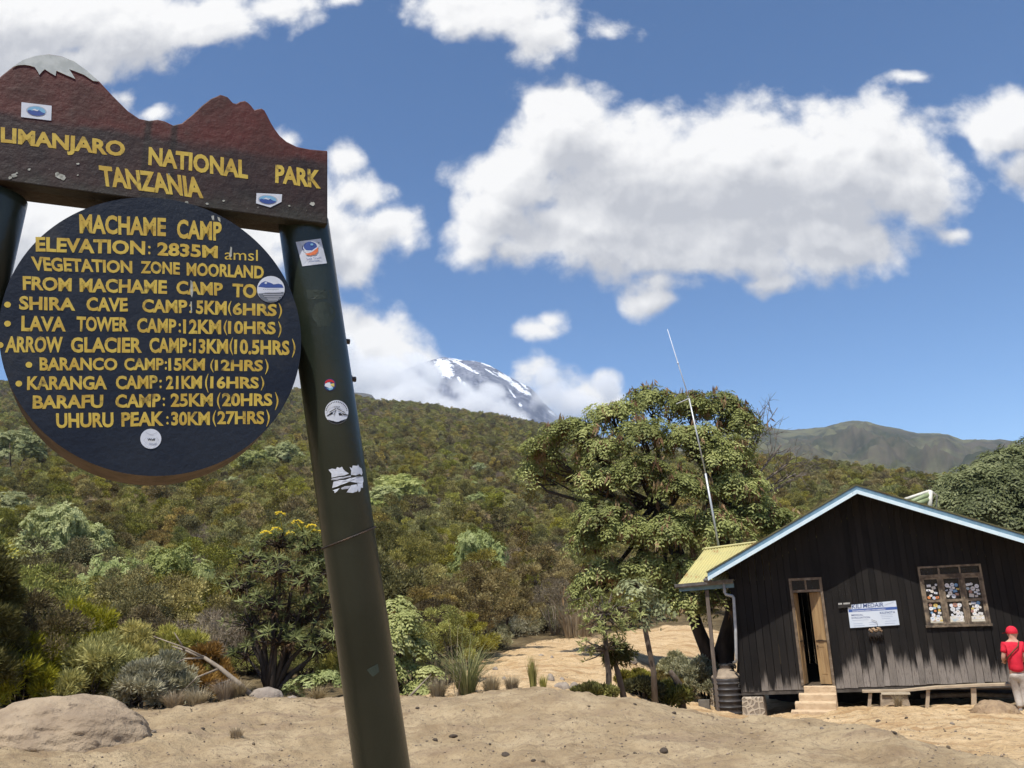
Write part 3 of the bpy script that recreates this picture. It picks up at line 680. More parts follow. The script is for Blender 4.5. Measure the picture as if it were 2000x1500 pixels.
for x, y0, y1, sd_ in [(1168, 537, 612, -1), (1408, 548, 626, 1), (1146, 633, 710, -1), (1406, 640, 722, 1), (1176, 722, 812, -1), (1476, 728, 822, 1), (1078, 830, 898, -1), (1340, 830, 908, 1), (1052, 905, 1000, -1), (1318, 916, 990, 1), (1112, 1000, 1085, -1), (1390, 998, 1088, 1), (1090, 1090, 1172, -1), (1346, 1086, 1172, 1)]:
    paren(x, y0, y1, sd_)
letter(b, 'amsl', Z2((1135, 275), (1302, 280), (1302, 336), (1135, 328)), DP, 0.0007, 0.0)
b.build('board_lettering', [yellow], disc)
# bird droppings running down the round board
for pts in ([(1158, 300), (1165, 262), (1172, 268), (1170, 312), (1161, 318)], [(962, 432), (972, 440), (976, 490), (970, 520), (962, 505)], [(1066, 108), (1080, 105), (1082, 132), (1072, 128)], [(1098, 112), (1112, 118), (1114, 140), (1102, 128)], [(962, 540), (968, 540), (970, 598), (964, 598)]):
    b = MB(); patch(b, zq(pts, 2.586, 0, 380), DP, 0.0012); b.build('bird_dropping', [lich], disc)

# stickers on the sign
vinyl = {}
def vin(c):
    if c not in vinyl: vinyl[c] = mat('printed vinyl', c, tuple(x * 0.93 for x in c), 30, 0.45)
    return vinyl[c]
WH, BL, NV, SK, RE, OR, GY, BK, YE, PK = (0.62, 0.66, 0.74), (0.05, 0.09, 0.30), (0.03, 0.04, 0.16), (0.20, 0.42, 0.62), (0.55, 0.03, 0.03), (0.75, 0.20, 0.08), (0.16, 0.18, 0.21), (0.012, 0.012, 0.014), (0.62, 0.52, 0.14), (0.42, 0.44, 0.50)
def sticker(parent, label, layers, P):
    cols = []; b = MB()
    for k, (c, shp) in enumerate(layers):
        if c not in cols: cols.append(c)
        if isinstance(shp, tuple): letter(b, shp[0], shp[1], P, 0.0016 + 0.0003 * k, shp[2], cols.index(c))
        else: patch(b, shp, P, 0.0016 + 0.0003 * k, cols.index(c))
    return b.build('sticker', [vin(c) for c in cols], parent, label=label)
def oval_view(cx, cy, rx, ry, tilt):
    rot = lambda l: [(cx + (x * math.cos(tilt) - y * math.sin(tilt)), cy + (x * math.sin(tilt) + y * math.cos(tilt))) for x, y in l]
    return [(PK, rot(circ(0, 0, rx * 1.12, ry * 1.15))), (SK, rot(circ(0, 0, rx, ry))),
            (BL, rot([(-rx * 0.98, 0.1 * ry)] + [(rx * u, ry * v) for u, v in ((-0.7, -0.15), (-0.45, 0.05), (-0.2, -0.3), (0.05, -0.12), (0.3, -0.25), (0.6, 0.1), (0.98, 0.25))] + [(rx * math.cos(q), ry * math.sin(q)) for q in np.linspace(0.3, math.pi - 0.1, 12)])),
            (WH, rot([(-rx * 0.5, -ry * 0.15), (-rx * 0.2, -ry * 0.5), (rx * 0.05, -ry * 0.25), (rx * 0.3, -ry * 0.4), (rx * 0.1, 0), (-rx * 0.2, -ry * 0.1)]))]
sticker(board, 'white rectangular sticker with a blue oval mountain view', [(WH, dense([(42, 199.5), (101, 206.5), (100, 235.5), (41, 228.5)]))] + oval_view(71, 217, 18, 9, 0.12), SP)
sticker(board, 'white pointed sticker with a blue oval mountain view', [(WH, dense([(501, 377), (551, 379.5), (550, 394), (528, 405), (500, 397)]))] + oval_view(523, 390, 17, 8, 0.08), SP)
sticker(disc, 'round sticker of blue mountains over a dark text panel',
        [(WH, circ(529, 565, 27, 26)), (BL, [(504, 560), (511, 552), (518, 549), (524, 551), (530, 553), (537, 557), (544, 554), (551, 556), (554, 562), (540, 562), (520, 562)]),
         (GY, circ(529, 566.5, 25.5, 24, 20, 8, 172)), (WH, [(516, 553), (519, 550), (522, 552), (520, 555)])] +
        [(PK, [(514 + a_, y), (552 - a_, y - 0.2), (552 - a_, y + 1.2), (514 + a_, y + 1.4)]) for y, a_ in ((571, 3), (574.5, 0), (578, 2), (581.5, 7), (585, 9))] + [(GY, ('KILIMANJARO', [(514, 564.3), (545, 564), (545, 567), (514, 567.3)], 0.0))], DP)
sticker(disc, 'round white sticker with a grey outlined wolf head', [(WH, circ(294.5, 857, 20.5, 19.5))] + [(PK, [(a[0] - 0.4, a[1] - 0.4), (bq[0] + 0.4, bq[1] - 0.4), (bq[0] + 0.4, bq[1] + 0.4), (a[0] - 0.4, a[1] + 0.4)]) for a, bq in zip(
         [(285.5, 844.5), (292.5, 848.7), (298.5, 848.7), (306, 844.5), (305.5, 854), (310.5, 859.5), (303, 866), (296.5, 871.3), (293, 871.3), (287, 867), (280.5, 860), (285, 855)],
         [(292.5, 848.7), (298.5, 848.7), (306, 844.5), (305.5, 854), (310.5, 859.5), (303, 866), (296.5, 871.3), (293, 871.3), (287, 867), (280.5, 860), (285, 855), (285.5, 844.5)])] + [(BK, ('Wolf', [(288, 856), (303.5, 856), (303.5, 861), (288, 861)], 0.05))], DP)
sticker(post, 'square white sticker with a blue and orange globe',
        [(WH, dense([(577.5, 472.5), (626.5, 465.8), (638.5, 514.2), (590.5, 520)])), (NV, circ(606, 484, 16, 11, 24)), (WH, circ(606.5, 482.5, 15, 10, 24)), (BL, circ(606, 481, 13, 9, 24)), (WH, [(592, 489), (600, 492), (610, 490), (618, 483), (621, 482), (620, 488), (611, 494), (600, 496)]),
         (OR, [(596, 495), (606, 494), (614, 489), (621, 483), (621.5, 491), (616, 497), (607, 499), (600, 498)]), (SK, circ(609, 477.5, 3, 2.2, 12)), (BK, [(621, 474), (624, 473), (623, 476)]),
         (BL, ('Link Travel', [(599, 503.5), (627, 501), (627.5, 505), (600, 508)], 0.0)), (BL, ('Consult', [(604, 508.8), (624, 507), (624.5, 510.5), (605, 512)], 0.0))], PP)
sticker(post, 'small round sticker, red over yellow and blue with white cross', [(NV, circ(644.5, 751.5, 11.5, 12)), (RE, circ(644, 749, 9.5, 8, 20, 180, 360)), (YE, [(635, 749), (653, 749), (653, 755), (635, 755)]), (WH, [(640, 747), (645, 747), (646, 753), (650, 756), (645, 759), (641, 757), (634, 754), (635, 750)]), (SK, [(637, 757), (641, 759), (651, 756), (650, 760), (644, 762.5)])], PP)
sticker(post, 'round white sticker with a black mountain drawing',
        [(WH, circ(657.5, 805, 23, 23.5)), (BK, circ(657.5, 806, 22.2, 22, 24, 33, 147)), (BK, [(637, 813), (646, 806), (651, 805), (649, 809), (641, 812)]), (BK, [(661, 806), (666, 807), (670, 811), (662, 811)]), (BK, [(667, 806.5), (680, 810), (680, 811.5), (671, 810)]), (BK, [(651, 811), (656, 800.5), (657, 801), (652.5, 811)]), (BK, [(642, 805), (656, 797), (657, 798), (644, 805.5)]), (BK, [(659, 797), (674, 806), (673, 806.5), (658, 798)]),
         (BK, ('OUTDOOR', [(651.5, 793), (664.5, 793), (664.5, 796), (651.5, 796)], 0.0))] +
        [(BK, [(657.5 + 20.5 * math.cos(q) - 0.9, 805 + 20 * math.sin(q) - 1.3), (657.5 + 20.5 * math.cos(q) + 0.7, 805 + 20 * math.sin(q) - 1.3), (657.5 + 20.5 * math.cos(q) + 0.7, 805 + 20 * math.sin(q) + 1.1), (657.5 + 20.5 * math.cos(q) - 0.9, 805 + 20 * math.sin(q) + 1.1)]) for q in np.linspace(math.pi * 1.06, math.pi * 1.94, 17)], PP)
Z5 = lambda *l: zq(l, 16.667, 620, 890)
sticker(post, 'torn white sticker scraped into strips',
        [(WH, Z5((360, 460), (470, 420), (600, 440), (640, 370), (720, 400), (800, 360), (840, 440), (900, 500), (1025, 580), (880, 640), (620, 680), (460, 715), (455, 580))),
         (WH, Z5((1090, 620), (1100, 480), (1045, 370), (1120, 420), (1150, 320), (1300, 330), (1320, 280), (1360, 360), (1440, 420), (1470, 560), (1440, 640), (1380, 590), (1250, 640))),
         (PK, Z5((440, 790), (470, 740), (830, 690), (1100, 640), (1080, 690), (850, 740), (620, 790))), (WH, Z5((480, 1050), (520, 850), (700, 800), (900, 790), (1100, 720), (1300, 680), (1480, 680), (1500, 830), (1470, 900), (1280, 880), (1100, 830), (900, 900), (640, 1000))),
         (WH, Z5((1300, 900), (1480, 900), (1480, 1050), (1420, 1000), (1400, 1140), (1350, 1190), (1310, 1080))), (WH, Z5((950, 1190), (1010, 1100), (1100, 960), (1280, 930), (1320, 1060), (1300, 1160), (1150, 1210))), (PK, Z5((760, 1060), (900, 990), (1090, 980), (1000, 1080), (800, 1100))), (WH, Z5((490, 1130), (720, 1060), (640, 1160), (560, 1220), (545, 1150)))], PP)

# ------------------------------------------------------------------ the hut
HY = R(20); HR = np.array([math.cos(HY), -math.sin(HY), 0]); HN = np.array([-math.sin(HY), -math.cos(HY), 0]); HD = -HN; UP = np.array([0, 0, 1.0])
HO = at(1447, 1352, 20.0)
def HW(px, py, off=0.0): return on_plane(px, py, HO + HN * off, HN)
def H(u, v, off=0.0): return HO + HR * u + UP * v + HN * off      # off: metres in front of the wall
def huv(px, py, off=0.0):
    d = HW(px, py, off) - HO; return float(np.dot(d, HR)), float(d[2])
def hbox(mb, u0, u1, v0, v1, o0, o1, mi=0, a=0.0): return mb.box(HO, HR, HN, UP, (u0, o0, v0), (u1, o1, v1), mi, a)
hut = thing('wooden_hut', 'black stained plank hut with pale blue gable boards and half open door', 'hut', tuple(HO))

def plank_material():
    m = bpy.data.materials.new('tarred planks'); m.use_nodes = True
    t = NT(m.node_tree); b = m.node_tree.nodes['Principled BSDF']
    co = t.n('ShaderNodeTexCoord').outputs['Object']; sp = t.n('ShaderNodeSeparateXYZ'); t.l(co, sp.inputs[0])
    u = t.v('DOT_PRODUCT', co, tuple(HR)); v = sp.outputs[2]
    cmb = t.n('ShaderNodeCombineXYZ'); t.l(t.m('MULTIPLY', u, 14), cmb.inputs[0]); t.l(t.m('MULTIPLY', v, 1.6), cmb.inputs[2])
    g = t.noise(cmb.outputs[0], 1.0, 7, 0.68); g2 = t.noise(cmb.outputs[0], 4.0, 5, 0.7)
    cm2 = t.n('ShaderNodeCombineXYZ'); t.l(t.m('MULTIPLY', u, 2.6), cm2.inputs[0]); t.l(t.m('MULTIPLY', v, 1.1), cm2.inputs[2])
    lo = t.noise(cm2.outputs[0], 1.0, 4, 0.6)
    pl = t.n('ShaderNodeAttribute', attribute_name='tint').outputs['Fac']
    # weathered bare wood near the bottom, tar above; the border is ragged and differs from plank to plank
    edge = t.m('ADD', t.mr(u, 1.8, 2.7, 0.10, 0.60), t.m('ADD', t.m('MULTIPLY', t.m('SUBTRACT', pl, 0.5), 0.42), t.m('MULTIPLY', t.m('SUBTRACT', g, 0.5), 1.0)))
    edge = t.m('SUBTRACT', edge, t.mr(u, 4.6, 6.0, 0.0, 0.12))
    bare = t.mr(t.m('SUBTRACT', v, edge), 0.20, -0.17)
    bare = t.m('MULTIPLY', bare, t.mr(t.m('ADD', g2, t.m('MULTIPLY', lo, 0.5)), 0.42, 0.72))
    tar = t.mix(t.mr(lo, 0.3, 0.7), (0.0045, 0.0042, 0.0042), (0.0115, 0.0098, 0.009))
    tar = t.mix(t.m('MULTIPLY', t.mr(g2, 0.58, 0.78), 0.5), tar, (0.055, 0.045, 0.037))
    tar = t.mix(t.m('MULTIPLY', pl, 0.25), tar, (0.040, 0.035, 0.031))
    wd = t.mix(g, (0.40, 0.36, 0.32), (0.20, 0.175, 0.15))
    wd = t.mix(t.mr(g2, 0.48, 0.70), wd, (0.075, 0.062, 0.052))
    wd = t.mix(t.m('MULTIPLY', pl, 0.55), wd, (0.13, 0.115, 0.10))
    c = t.mix(bare, tar, wd)
    t.l(c, b.inputs['Base Color']); b.inputs['Roughness'].default_value = 0.75; b.inputs['Specular IOR Level'].default_value = 0.2
    bn = t.n('ShaderNodeBump'); bn.inputs['Strength'].default_value = 0.5; bn.inputs['Distance'].default_value = 0.006
    t.l(g2, bn.inputs['Height']); t.l(bn.outputs[0], b.inputs['Normal'])
    return m
planks_m = plank_material()
OVH = 0.76
AP = (3.15, 4.53); LE = (-0.385, 2.765); RE_U = 7.6; RSL = (4.53 - 3.198) / (6.31 - 3.15); LSL = (AP[1] - LE[1]) / (AP[0] - LE[0])
def roof_v(u): return AP[1] - (AP[0] - u) * LSL if u < AP[0] else AP[1] - (u - AP[0]) * RSL
WR, DEP = 7.0, 6.5                                     # right end of the wall, depth of the hut
DO = (1.43, 2.08, 0.14, 2.50); WI = (4.27, 5.45, 1.40, 2.63)   # door and window openings u0, u1, v0, v1
def vbot(u): return 0.0 + 0.033 * u
b = MB(); u = 0.0
while u < WR - 0.02:
    wd = 0.142 * random.uniform(0.9, 1.12) if u > 2.2 else 0.165 * random.uniform(0.92, 1.1)
    u1 = min(u + wd, WR); g = random.choice((0.005, 0.007, 0.011)); a = random.random(); o = random.uniform(-0.004, 0.004)
    cuts = sorted({u + g / 2, u1 - g / 2, *[c for c in (DO[0], DO[1], WI[0], WI[1]) if u + g < c < u1 - g]})
    for c0, c1 in zip(cuts[:-1], cuts[1:]):
        mid = (c0 + c1) / 2; segs = [[vbot(mid) + random.uniform(-0.012, 0.012), None]]
        for q in (DO, WI):
            if q[0] < mid < q[1]: segs = [[segs[0][0], q[2]], [q[3], None]]
        for s0, s1 in segs:
            t0 = s1 if s1 else roof_v(c0) - 0.03; t1 = s1 if s1 else roof_v(c1) - 0.03
            if s1 and s1 - s0 < 0.02: continue
            P = [H(c0, s0, o), H(c1, s0, o), H(c1, s0, o - 0.024), H(c0, s0, o - 0.024), H(c0, t0, o), H(c1, t1, o), H(c1, t1, o - 0.024), H(c0, t0, o - 0.024)]
            b.hexa(P, 0, a)
    u = u1
b.build('wall', [planks_m], hut)
for uu in (0.0, WR - 0.024):                            # side walls and back wall, planks too
    k = 0.03; b = MB()
    while k < DEP:
        a = random.random(); k1 = min(k + 0.16, DEP); zt = roof_v(uu + 0.01) - 0.06
        hbox(b, uu, uu + 0.024, 0.02, zt, -k1 + 0.004, -k, 0, a); k = k1
    b.build('side_wall', [planks_m], hut)
b = MB(); uu = 0.024
while uu < WR - 0.03:
    u1 = min(uu + 0.17, WR - 0.026); vt = min(roof_v(uu), roof_v(u1)) - 0.06
    hbox(b, uu, u1 - 0.003, 0.02, vt, -DEP - 0.024, -DEP, 0, random.random()); uu = u1
b.build('back_wall', [planks_m], hut)
floor_m = mat('floor boards', (0.10, 0.075, 0.05), (0.06, 0.045, 0.03), 5, 0.8)
b = MB(); hbox(b, 0.026, WR - 0.026, 0.02, 0.135, -DEP + 0.004, -0.03); b.build('floor', [floor_m], hut)
b = MB(); b.hexa([H(0.01, -0.075, -0.012), H(WR, 0.095, -0.012), H(WR, 0.095, -0.10), H(0.01, -0.075, -0.10), H(0.01, 0.01, -0.012), H(WR, 0.18, -0.012), H(WR, 0.18, -0.10), H(0.01, 0.01, -0.10)])
b.build('sill_beam', [mat('sill timber', (0.10, 0.088, 0.075), (0.05, 0.042, 0.035), 5, 0.8, 0.2, 30)], hut)
b = MB(); hbox(b, 0.1, WR, -1.2, 0.018, -DEP + 0.3, -DEP + 0.36); b.build('back_foundation', [mat('dark rubble', (0.06, 0.05, 0.045), (0.03, 0.026, 0.022), 4, 0.9)], hut)

# roof: two corrugated slopes
def corr(mb, A, B, nrm, wave_dir_len, amp=0.016, pitch=0.076, th=0.004, mi=0):
    """corrugated sheet spanned by edge A->A+wave (wave direction) and A->B (run); waves along wave_dir_len"""
    W_ = np.asarray(wave_dir_len); L = np.linalg.norm(W_); n = int(L / pitch * 6); run = np.asarray(B) - np.asarray(A)
    vs = []
    for i in range(n + 1):
        s = i / n; h = amp * math.cos(2 * math.pi * s * L / pitch)
        for k in (0, 1): vs.append(np.asarray(A) + W_ * s + run * k + nrm * h)
    mb.add(vs, [(2 * i, 2 * i + 1, 2 * i + 3, 2 * i + 2) for i in range(n)], mi)
rust_roof = mat('weathered green roof sheet', (0.30, 0.33, 0.20), (0.22, 0.24, 0.15), 1.2, 0.55, c3=(0.20, 0.11, 0.05), scale3=1.6, lo3=0.5, hi3=0.7)
b = MB(); ln = HN * -(DEP + OVH + 0.5)
nl = np.array([0, 0, 1.0]) * 0.9 - HR * 0.45; nr = UP * 0.92 + HR * 0.39
rv = 0.035
corr(b, H(LE[0] - 0.04, roof_v(LE[0] - 0.04) + rv, OVH + 0.02), H(AP[0], AP[1] + rv, OVH + 0.02), nl, ln)
corr(b, H(RE_U, roof_v(RE_U) + rv, OVH + 0.02), H(AP[0], AP[1] + rv, OVH + 0.02), nr, ln)
b.add([H(AP[0] - 0.16, AP[1] - 0.16 * LSL + 0.06, OVH + 0.03), H(AP[0], AP[1] + 0.065, OVH + 0.03), H(AP[0] + 0.16, AP[1] - 0.16 * RSL + 0.06, OVH + 0.03)] + [H(AP[0] - 0.16, AP[1] - 0.16 * LSL + 0.06, -DEP - 0.5), H(AP[0], AP[1] + 0.065, -DEP - 0.5), H(AP[0] + 0.16, AP[1] - 0.16 * RSL + 0.06, -DEP - 0.5)], [(0, 1, 4, 3), (1, 2, 5, 4)])
b.build('roof', [rust_roof], hut)
b = MB()                                               # soffit boards under the overhang
for (ua, ub) in ((LE[0], AP[0] - 0.002), (AP[0] + 0.002, RE_U - 0.02)):
    b.hexa([H(ua, roof_v(ua) - 0.05, OVH - 0.03), H(ub, roof_v(ub) - 0.05, OVH - 0.03), H(ub, roof_v(ub) - 0.05, -DEP - 0.4), H(ua, roof_v(ua) - 0.05, -DEP - 0.4),
            H(ua, roof_v(ua) - 0.02, OVH - 0.03), H(ub, roof_v(ub) - 0.02, OVH - 0.03), H(ub, roof_v(ub) - 0.02, -DEP - 0.4), H(ua, roof_v(ua) - 0.02, -DEP - 0.4)])
b.build('soffit', [wood_dark], hut)
blue_a = mat('pale blue gloss', (0.66, 0.80, 0.87), (0.58, 0.74, 0.83), 6, 0.4, c3=(0.30, 0.42, 0.48), scale3=9, lo3=0.62, hi3=0.75)
blue_b = mat('darker blue', (0.17, 0.29, 0.39), (0.13, 0.23, 0.31), 7, 0.5, c3=(0.10, 0.15, 0.19), scale3=8, lo3=0.6, hi3=0.75)
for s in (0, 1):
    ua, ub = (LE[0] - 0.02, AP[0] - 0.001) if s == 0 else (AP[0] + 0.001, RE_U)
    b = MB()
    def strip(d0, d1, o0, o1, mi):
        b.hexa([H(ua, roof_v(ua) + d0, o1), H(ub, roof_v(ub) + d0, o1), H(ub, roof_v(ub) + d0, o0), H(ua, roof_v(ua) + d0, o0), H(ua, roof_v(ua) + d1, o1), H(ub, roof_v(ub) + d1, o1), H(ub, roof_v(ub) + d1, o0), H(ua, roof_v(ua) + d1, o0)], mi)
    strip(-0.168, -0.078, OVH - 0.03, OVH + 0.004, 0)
    strip(-0.076, 0.012, OVH - 0.03, OVH - 0.010, 1)  # upper strip in a darker, duller blue than the lower one
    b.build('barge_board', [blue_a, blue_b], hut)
# porch roof on the left, with gutter, down pipe and post
yel_roof = mat('lichen yellow roof sheet', (0.52, 0.46, 0.20), (0.44, 0.41, 0.19), 2.2, 0.6, c3=(0.36, 0.19, 0.07), scale3=2.2, lo3=0.53, hi3=0.68, stretch=(1, 1, 0.5))
e0, e1, r0, r1 = H(-1.25, 2.535, 0.02), H(0.16, 2.585, 0.02), H(-0.73, 3.43, -1.55), H(0.62, 3.52, -1.55)
b = MB(); n = 110; vs = []; nn = np.cross(e1 - e0, r0 - e0); nn /= np.linalg.norm(nn)
for i in range(n + 1):
    s = i / n
    for (p, q) in ((e0, e1), (r0, r1)): vs.append(p + (q - p) * s + nn * 0.014 * math.cos(2 * math.pi * s * 18))
b.add(vs, [(2 * i, 2 * i + 2, 2 * i + 3, 2 * i + 1) for i in range(n)])
bk0, bk1 = H(-1.25, 2.535, -3.1), H(0.9, 2.6, -3.1)
b.add([e0, r0, bk0], [(0, 1, 2)]); b.add([r0, r1, bk1, bk0], [(0, 1, 2, 3)])
b.tube([r0 + UP * 0.02, r1 + UP * 0.02], 0.035, 8)
b.build('porch_roof', [yel_roof], hut)
b = MB(); b.hexa([H(-1.24, 2.37, 0.0), H(0.1, 2.41, 0.0), H(0.1, 2.41, -0.03), H(-1.24, 2.37, -0.03), H(-1.24, 2.51, 0.0), H(0.1, 2.55, 0.0), H(0.1, 2.55, -0.03), H(-1.24, 2.51, -0.03)])
b.build('porch_fascia', [blue_b], hut)
pipe_m = mat('grey plastic pipe', (0.45, 0.47, 0.48), (0.36, 0.38, 0.39), 8, 0.5)
pipe_d = mat('grimy gutter', (0.16, 0.15, 0.145), (0.09, 0.085, 0.08), 8, 0.6)
b = MB(); pr = [(-0.055, 0.05), (-0.055, -0.02), (-0.035, -0.05), (0.035, -0.05), (0.055, -0.02), (0.055, 0.05)]
g0, g1 = H(-1.32, 2.50, 0.08), H(0.10, 2.555, 0.08)
vs = [g + HN * p[0] + UP * p[1] for g in (g0, g1) for p in pr]
b.add(vs, [(k, k + 1, k + 7, k + 6) for k in range(5)] + [(0, 5, 4, 3, 2, 1), (6, 7, 8, 9, 10, 11)])
b.build('gutter', [pipe_d], hut)
b = MB(); b.tube([H(-0.13, 2.52, 0.09), H(-0.125, 2.30, 0.09), H(-0.10, 2.25, 0.10), H(0.05, 2.21, 0.12), H(0.075, 2.17, 0.12), H(0.04, 1.4, 0.11), H(-0.01, 0.78, 0.10), H(-0.02, 0.70, 0.06), H(-0.1, 0.66, -0.06)], 0.036, 12)
b.build('downpipe', [pipe_m], hut, True)
b = MB(); hbox(b, -0.61, -0.525, -0.75, 2.37, -0.09, -0.006); b.build('porch_post', [mat('grey weathered post', (0.20, 0.165, 0.135), (0.11, 0.09, 0.075), 6, 0.85, stretch=(1, 1, 0.2))], hut)
b = MB(); b.tube([H(-0.42, 2.34, -0.3), H(-0.05, 1.7, -0.05), H(0.0, 0.9, -0.03)], 0.012, 6); b.build('brace', [wood_dark], hut)
b = MB(); b.tube([H(-0.47, 2.60, OVH - 0.02), H(-0.47, 2.60, -DEP)], 0.05, 10); b.tube([H(-0.47, 2.66, OVH - 0.10), H(-0.40, 2.70, OVH - 0.3)], 0.02, 6); b.build('gutter', [pipe_d], hut, True)

# door
tan_w = mat('sun bleached door timber', (0.38, 0.255, 0.125), (0.26, 0.165, 0.08), 2.2, 0.65, 0.2, 40, stretch=(6, 6, 0.6))
frame_m = mat('old brown frame timber', (0.20, 0.15, 0.10), (0.11, 0.08, 0.055), 5, 0.75, 0.2, 40, c3=(0.32, 0.26, 0.20), scale3=6, lo3=0.5, hi3=0.75)
glass = mat('dark window glass', (0.012, 0.013, 0.015), (0.018, 0.018, 0.02), 3, 0.12, spec=0.6)
du0, du1, dv0, dv1 = 1.385, 2.125, 0.14, 2.555
b = MB()
hbox(b, du0, du0 + 0.06, dv0, dv1, -0.06, 0.022); hbox(b, du1 - 0.06, du1, dv0, dv1, -0.06, 0.022)
hbox(b, du0 + 0.061, du1 - 0.061, dv1 - 0.055, dv1, -0.06, 0.020); hbox(b, du0 + 0.061, du1 - 0.061, 2.225, 2.28, -0.06, 0.020); hbox(b, 1.735, 1.775, 2.281, dv1 - 0.056, -0.05, 0.016)
b.build('door_frame', [frame_m], hut)
for q in ((du0 + 0.061, 1.734), (1.776, du1 - 0.061)):
    b = MB(); hbox(b, q[0], q[1], 2.281, dv1 - 0.056, -0.02, -0.008); b.build('transom_pane', [glass], hut)
def leaf(u0, hinge_u, ang, wdt):
    """door leaf hinged at hinge_u, swung inwards by ang; panelled"""
    d = 1 if hinge_u < 1.75 else -1
    ax = HR * d * math.cos(ang) - HN * math.sin(ang); ay = np.cross(UP, ax); o = H(hinge_u, 0, -0.02)
    b = MB(); t_ = 0.038
    P = lambda x0, x1, z0, z1, y0, y1: b.box(o, ax, ay, UP, (x0, y0, z0), (x1, y1, z1))
    P(0, wdt, 0.16, 2.21, -t_ / 2 + 0.008, t_ / 2 - 0.008)
    for x0, x1 in ((0, 0.07), (wdt - 0.07, wdt)): P(x0, x1, 0.16, 2.21, -t_ / 2, t_ / 2)
    for z0, z1 in ((0.16, 0.36), (0.38, 0.42), (0.98, 1.05), (1.14, 1.24), (2.08, 2.21)): P(0.071, wdt - 0.071, z0, z1, -t_ / 2 + 0.001, t_ / 2 - 0.001)
    lf = b.build('door_leaf', [tan_w], hut)
    b = MB(); s = 1
    for yy in (-1, 1): b.box(o, ax, ay, UP, (wdt - 0.30, yy * (t_ / 2 + 0.006) - 0.006, 1.10), (wdt - 0.02, yy * (t_ / 2 + 0.006) + 0.006, 1.125))
    b.tube([o + ax * (wdt - 0.05) + UP * 1.0 - ay * 0.05, o + ax * (wdt - 0.05) + UP * 1.0 + ay * 0.05], 0.014, 8)
    b.build('bolt', [steel], lf)
    return lf
leaf(0, 2.063, R(26), 0.275)
leaf(0, 1.447, R(76), 0.30)
# window: frame, nine panes and the stickers on them
wu0, wu1, wv0, wv1 = 4.215, 5.505, 1.345, 2.678
win_m = mat('peeling window timber', (0.26, 0.205, 0.145), (0.11, 0.085, 0.06), 9, 0.75, 0.2, 40, c3=(0.07, 0.055, 0.045), scale3=5, lo3=0.5, hi3=0.65)
WX = lambda f: wu0 + (wu1 - wu0) * f
WZ = lambda f: wv1 - (wv1 - wv0) * f
b = MB(); T = 0.026
hbox(b, wu0, WX(.035), wv0 + 0.05, wv1, -0.06, T); hbox(b, WX(.968), wu1, wv0 + 0.05, wv1, -0.06, T)
hbox(b, WX(.036), WX(.967), WZ(.03), wv1, -0.06, T - 0.002); hbox(b, WX(.036), WX(.967), WZ(.185), WZ(.142), -0.06, T - 0.002)
hbox(b, wu0 - 0.02, wu1 + 0.02, wv0, wv0 + 0.049, -0.06, T + 0.025)
cols_ = [(.036, .315), (.345, .648), (.675, .967)]
for f0, f1 in ((.316, .344), (.649, .674)): hbox(b, WX(f0), WX(f1), WZ(.141), WZ(.031), -0.05, T - 0.004); hbox(b, WX(f0), WX(f1), wv0 + 0.05, WZ(.186), -0.05, T - 0.004)
wfr = b.build('window', [win_m], hut)
panes = []
for c0, c1 in cols_:
    b = MB(); hbox(b, WX(c0), WX(c1), WZ(.141), WZ(.031), -0.03, -0.02); b.build('pane', [glass], wfr)
    b = MB(); s = 0.035
    a0, a1 = c0 + .001, c1 - .001
    hbox(b, WX(a0), WX(a0 + s), WZ(.958), WZ(.187), -0.04, 0.008); hbox(b, WX(a1 - s), WX(a1), WZ(.958), WZ(.187), -0.04, 0.008)
    for z0, z1 in ((.22, .188), (.595, .553), (.957, .928)): hbox(b, WX(a0 + s + .001), WX(a1 - s - .001), WZ(z0), WZ(z1), -0.04, 0.006)
    b.build('casement', [win_m], wfr)
    for z0, z1, low in ((.552, .221, 0), (.927, .596, 1)):
        b = MB(); hbox(b, WX(a0 + s + .001), WX(a1 - s - .001), WZ(z0), WZ(z1), -0.03, -0.02); b.build('pane', [glass], wfr)
        panes.append((a0 + s + .004, a1 - s - .004, z0, z1, low))
STC = [(0.78, 0.78, 0.78), (0.75, 0.76, 0.80), (0.8, 0.79, 0.76), (0.72, 0.74, 0.76), (0.78, 0.78, 0.78), (0.70, 0.73, 0.78), (0.74, 0.73, 0.70), (0.66, 0.70, 0.76), (0.62, 0.64, 0.66), (0.68, 0.68, 0.66), (0.58, 0.62, 0.70), (0.70, 0.70, 0.70), (0.66, 0.24, 0.08), (0.40, 0.22, 0.16), (0.16, 0.34, 0.58), (0.70, 0.52, 0.14), (0.66, 0.62, 0.56), (0.45, 0.55, 0.60)]
rg = random.Random(5)
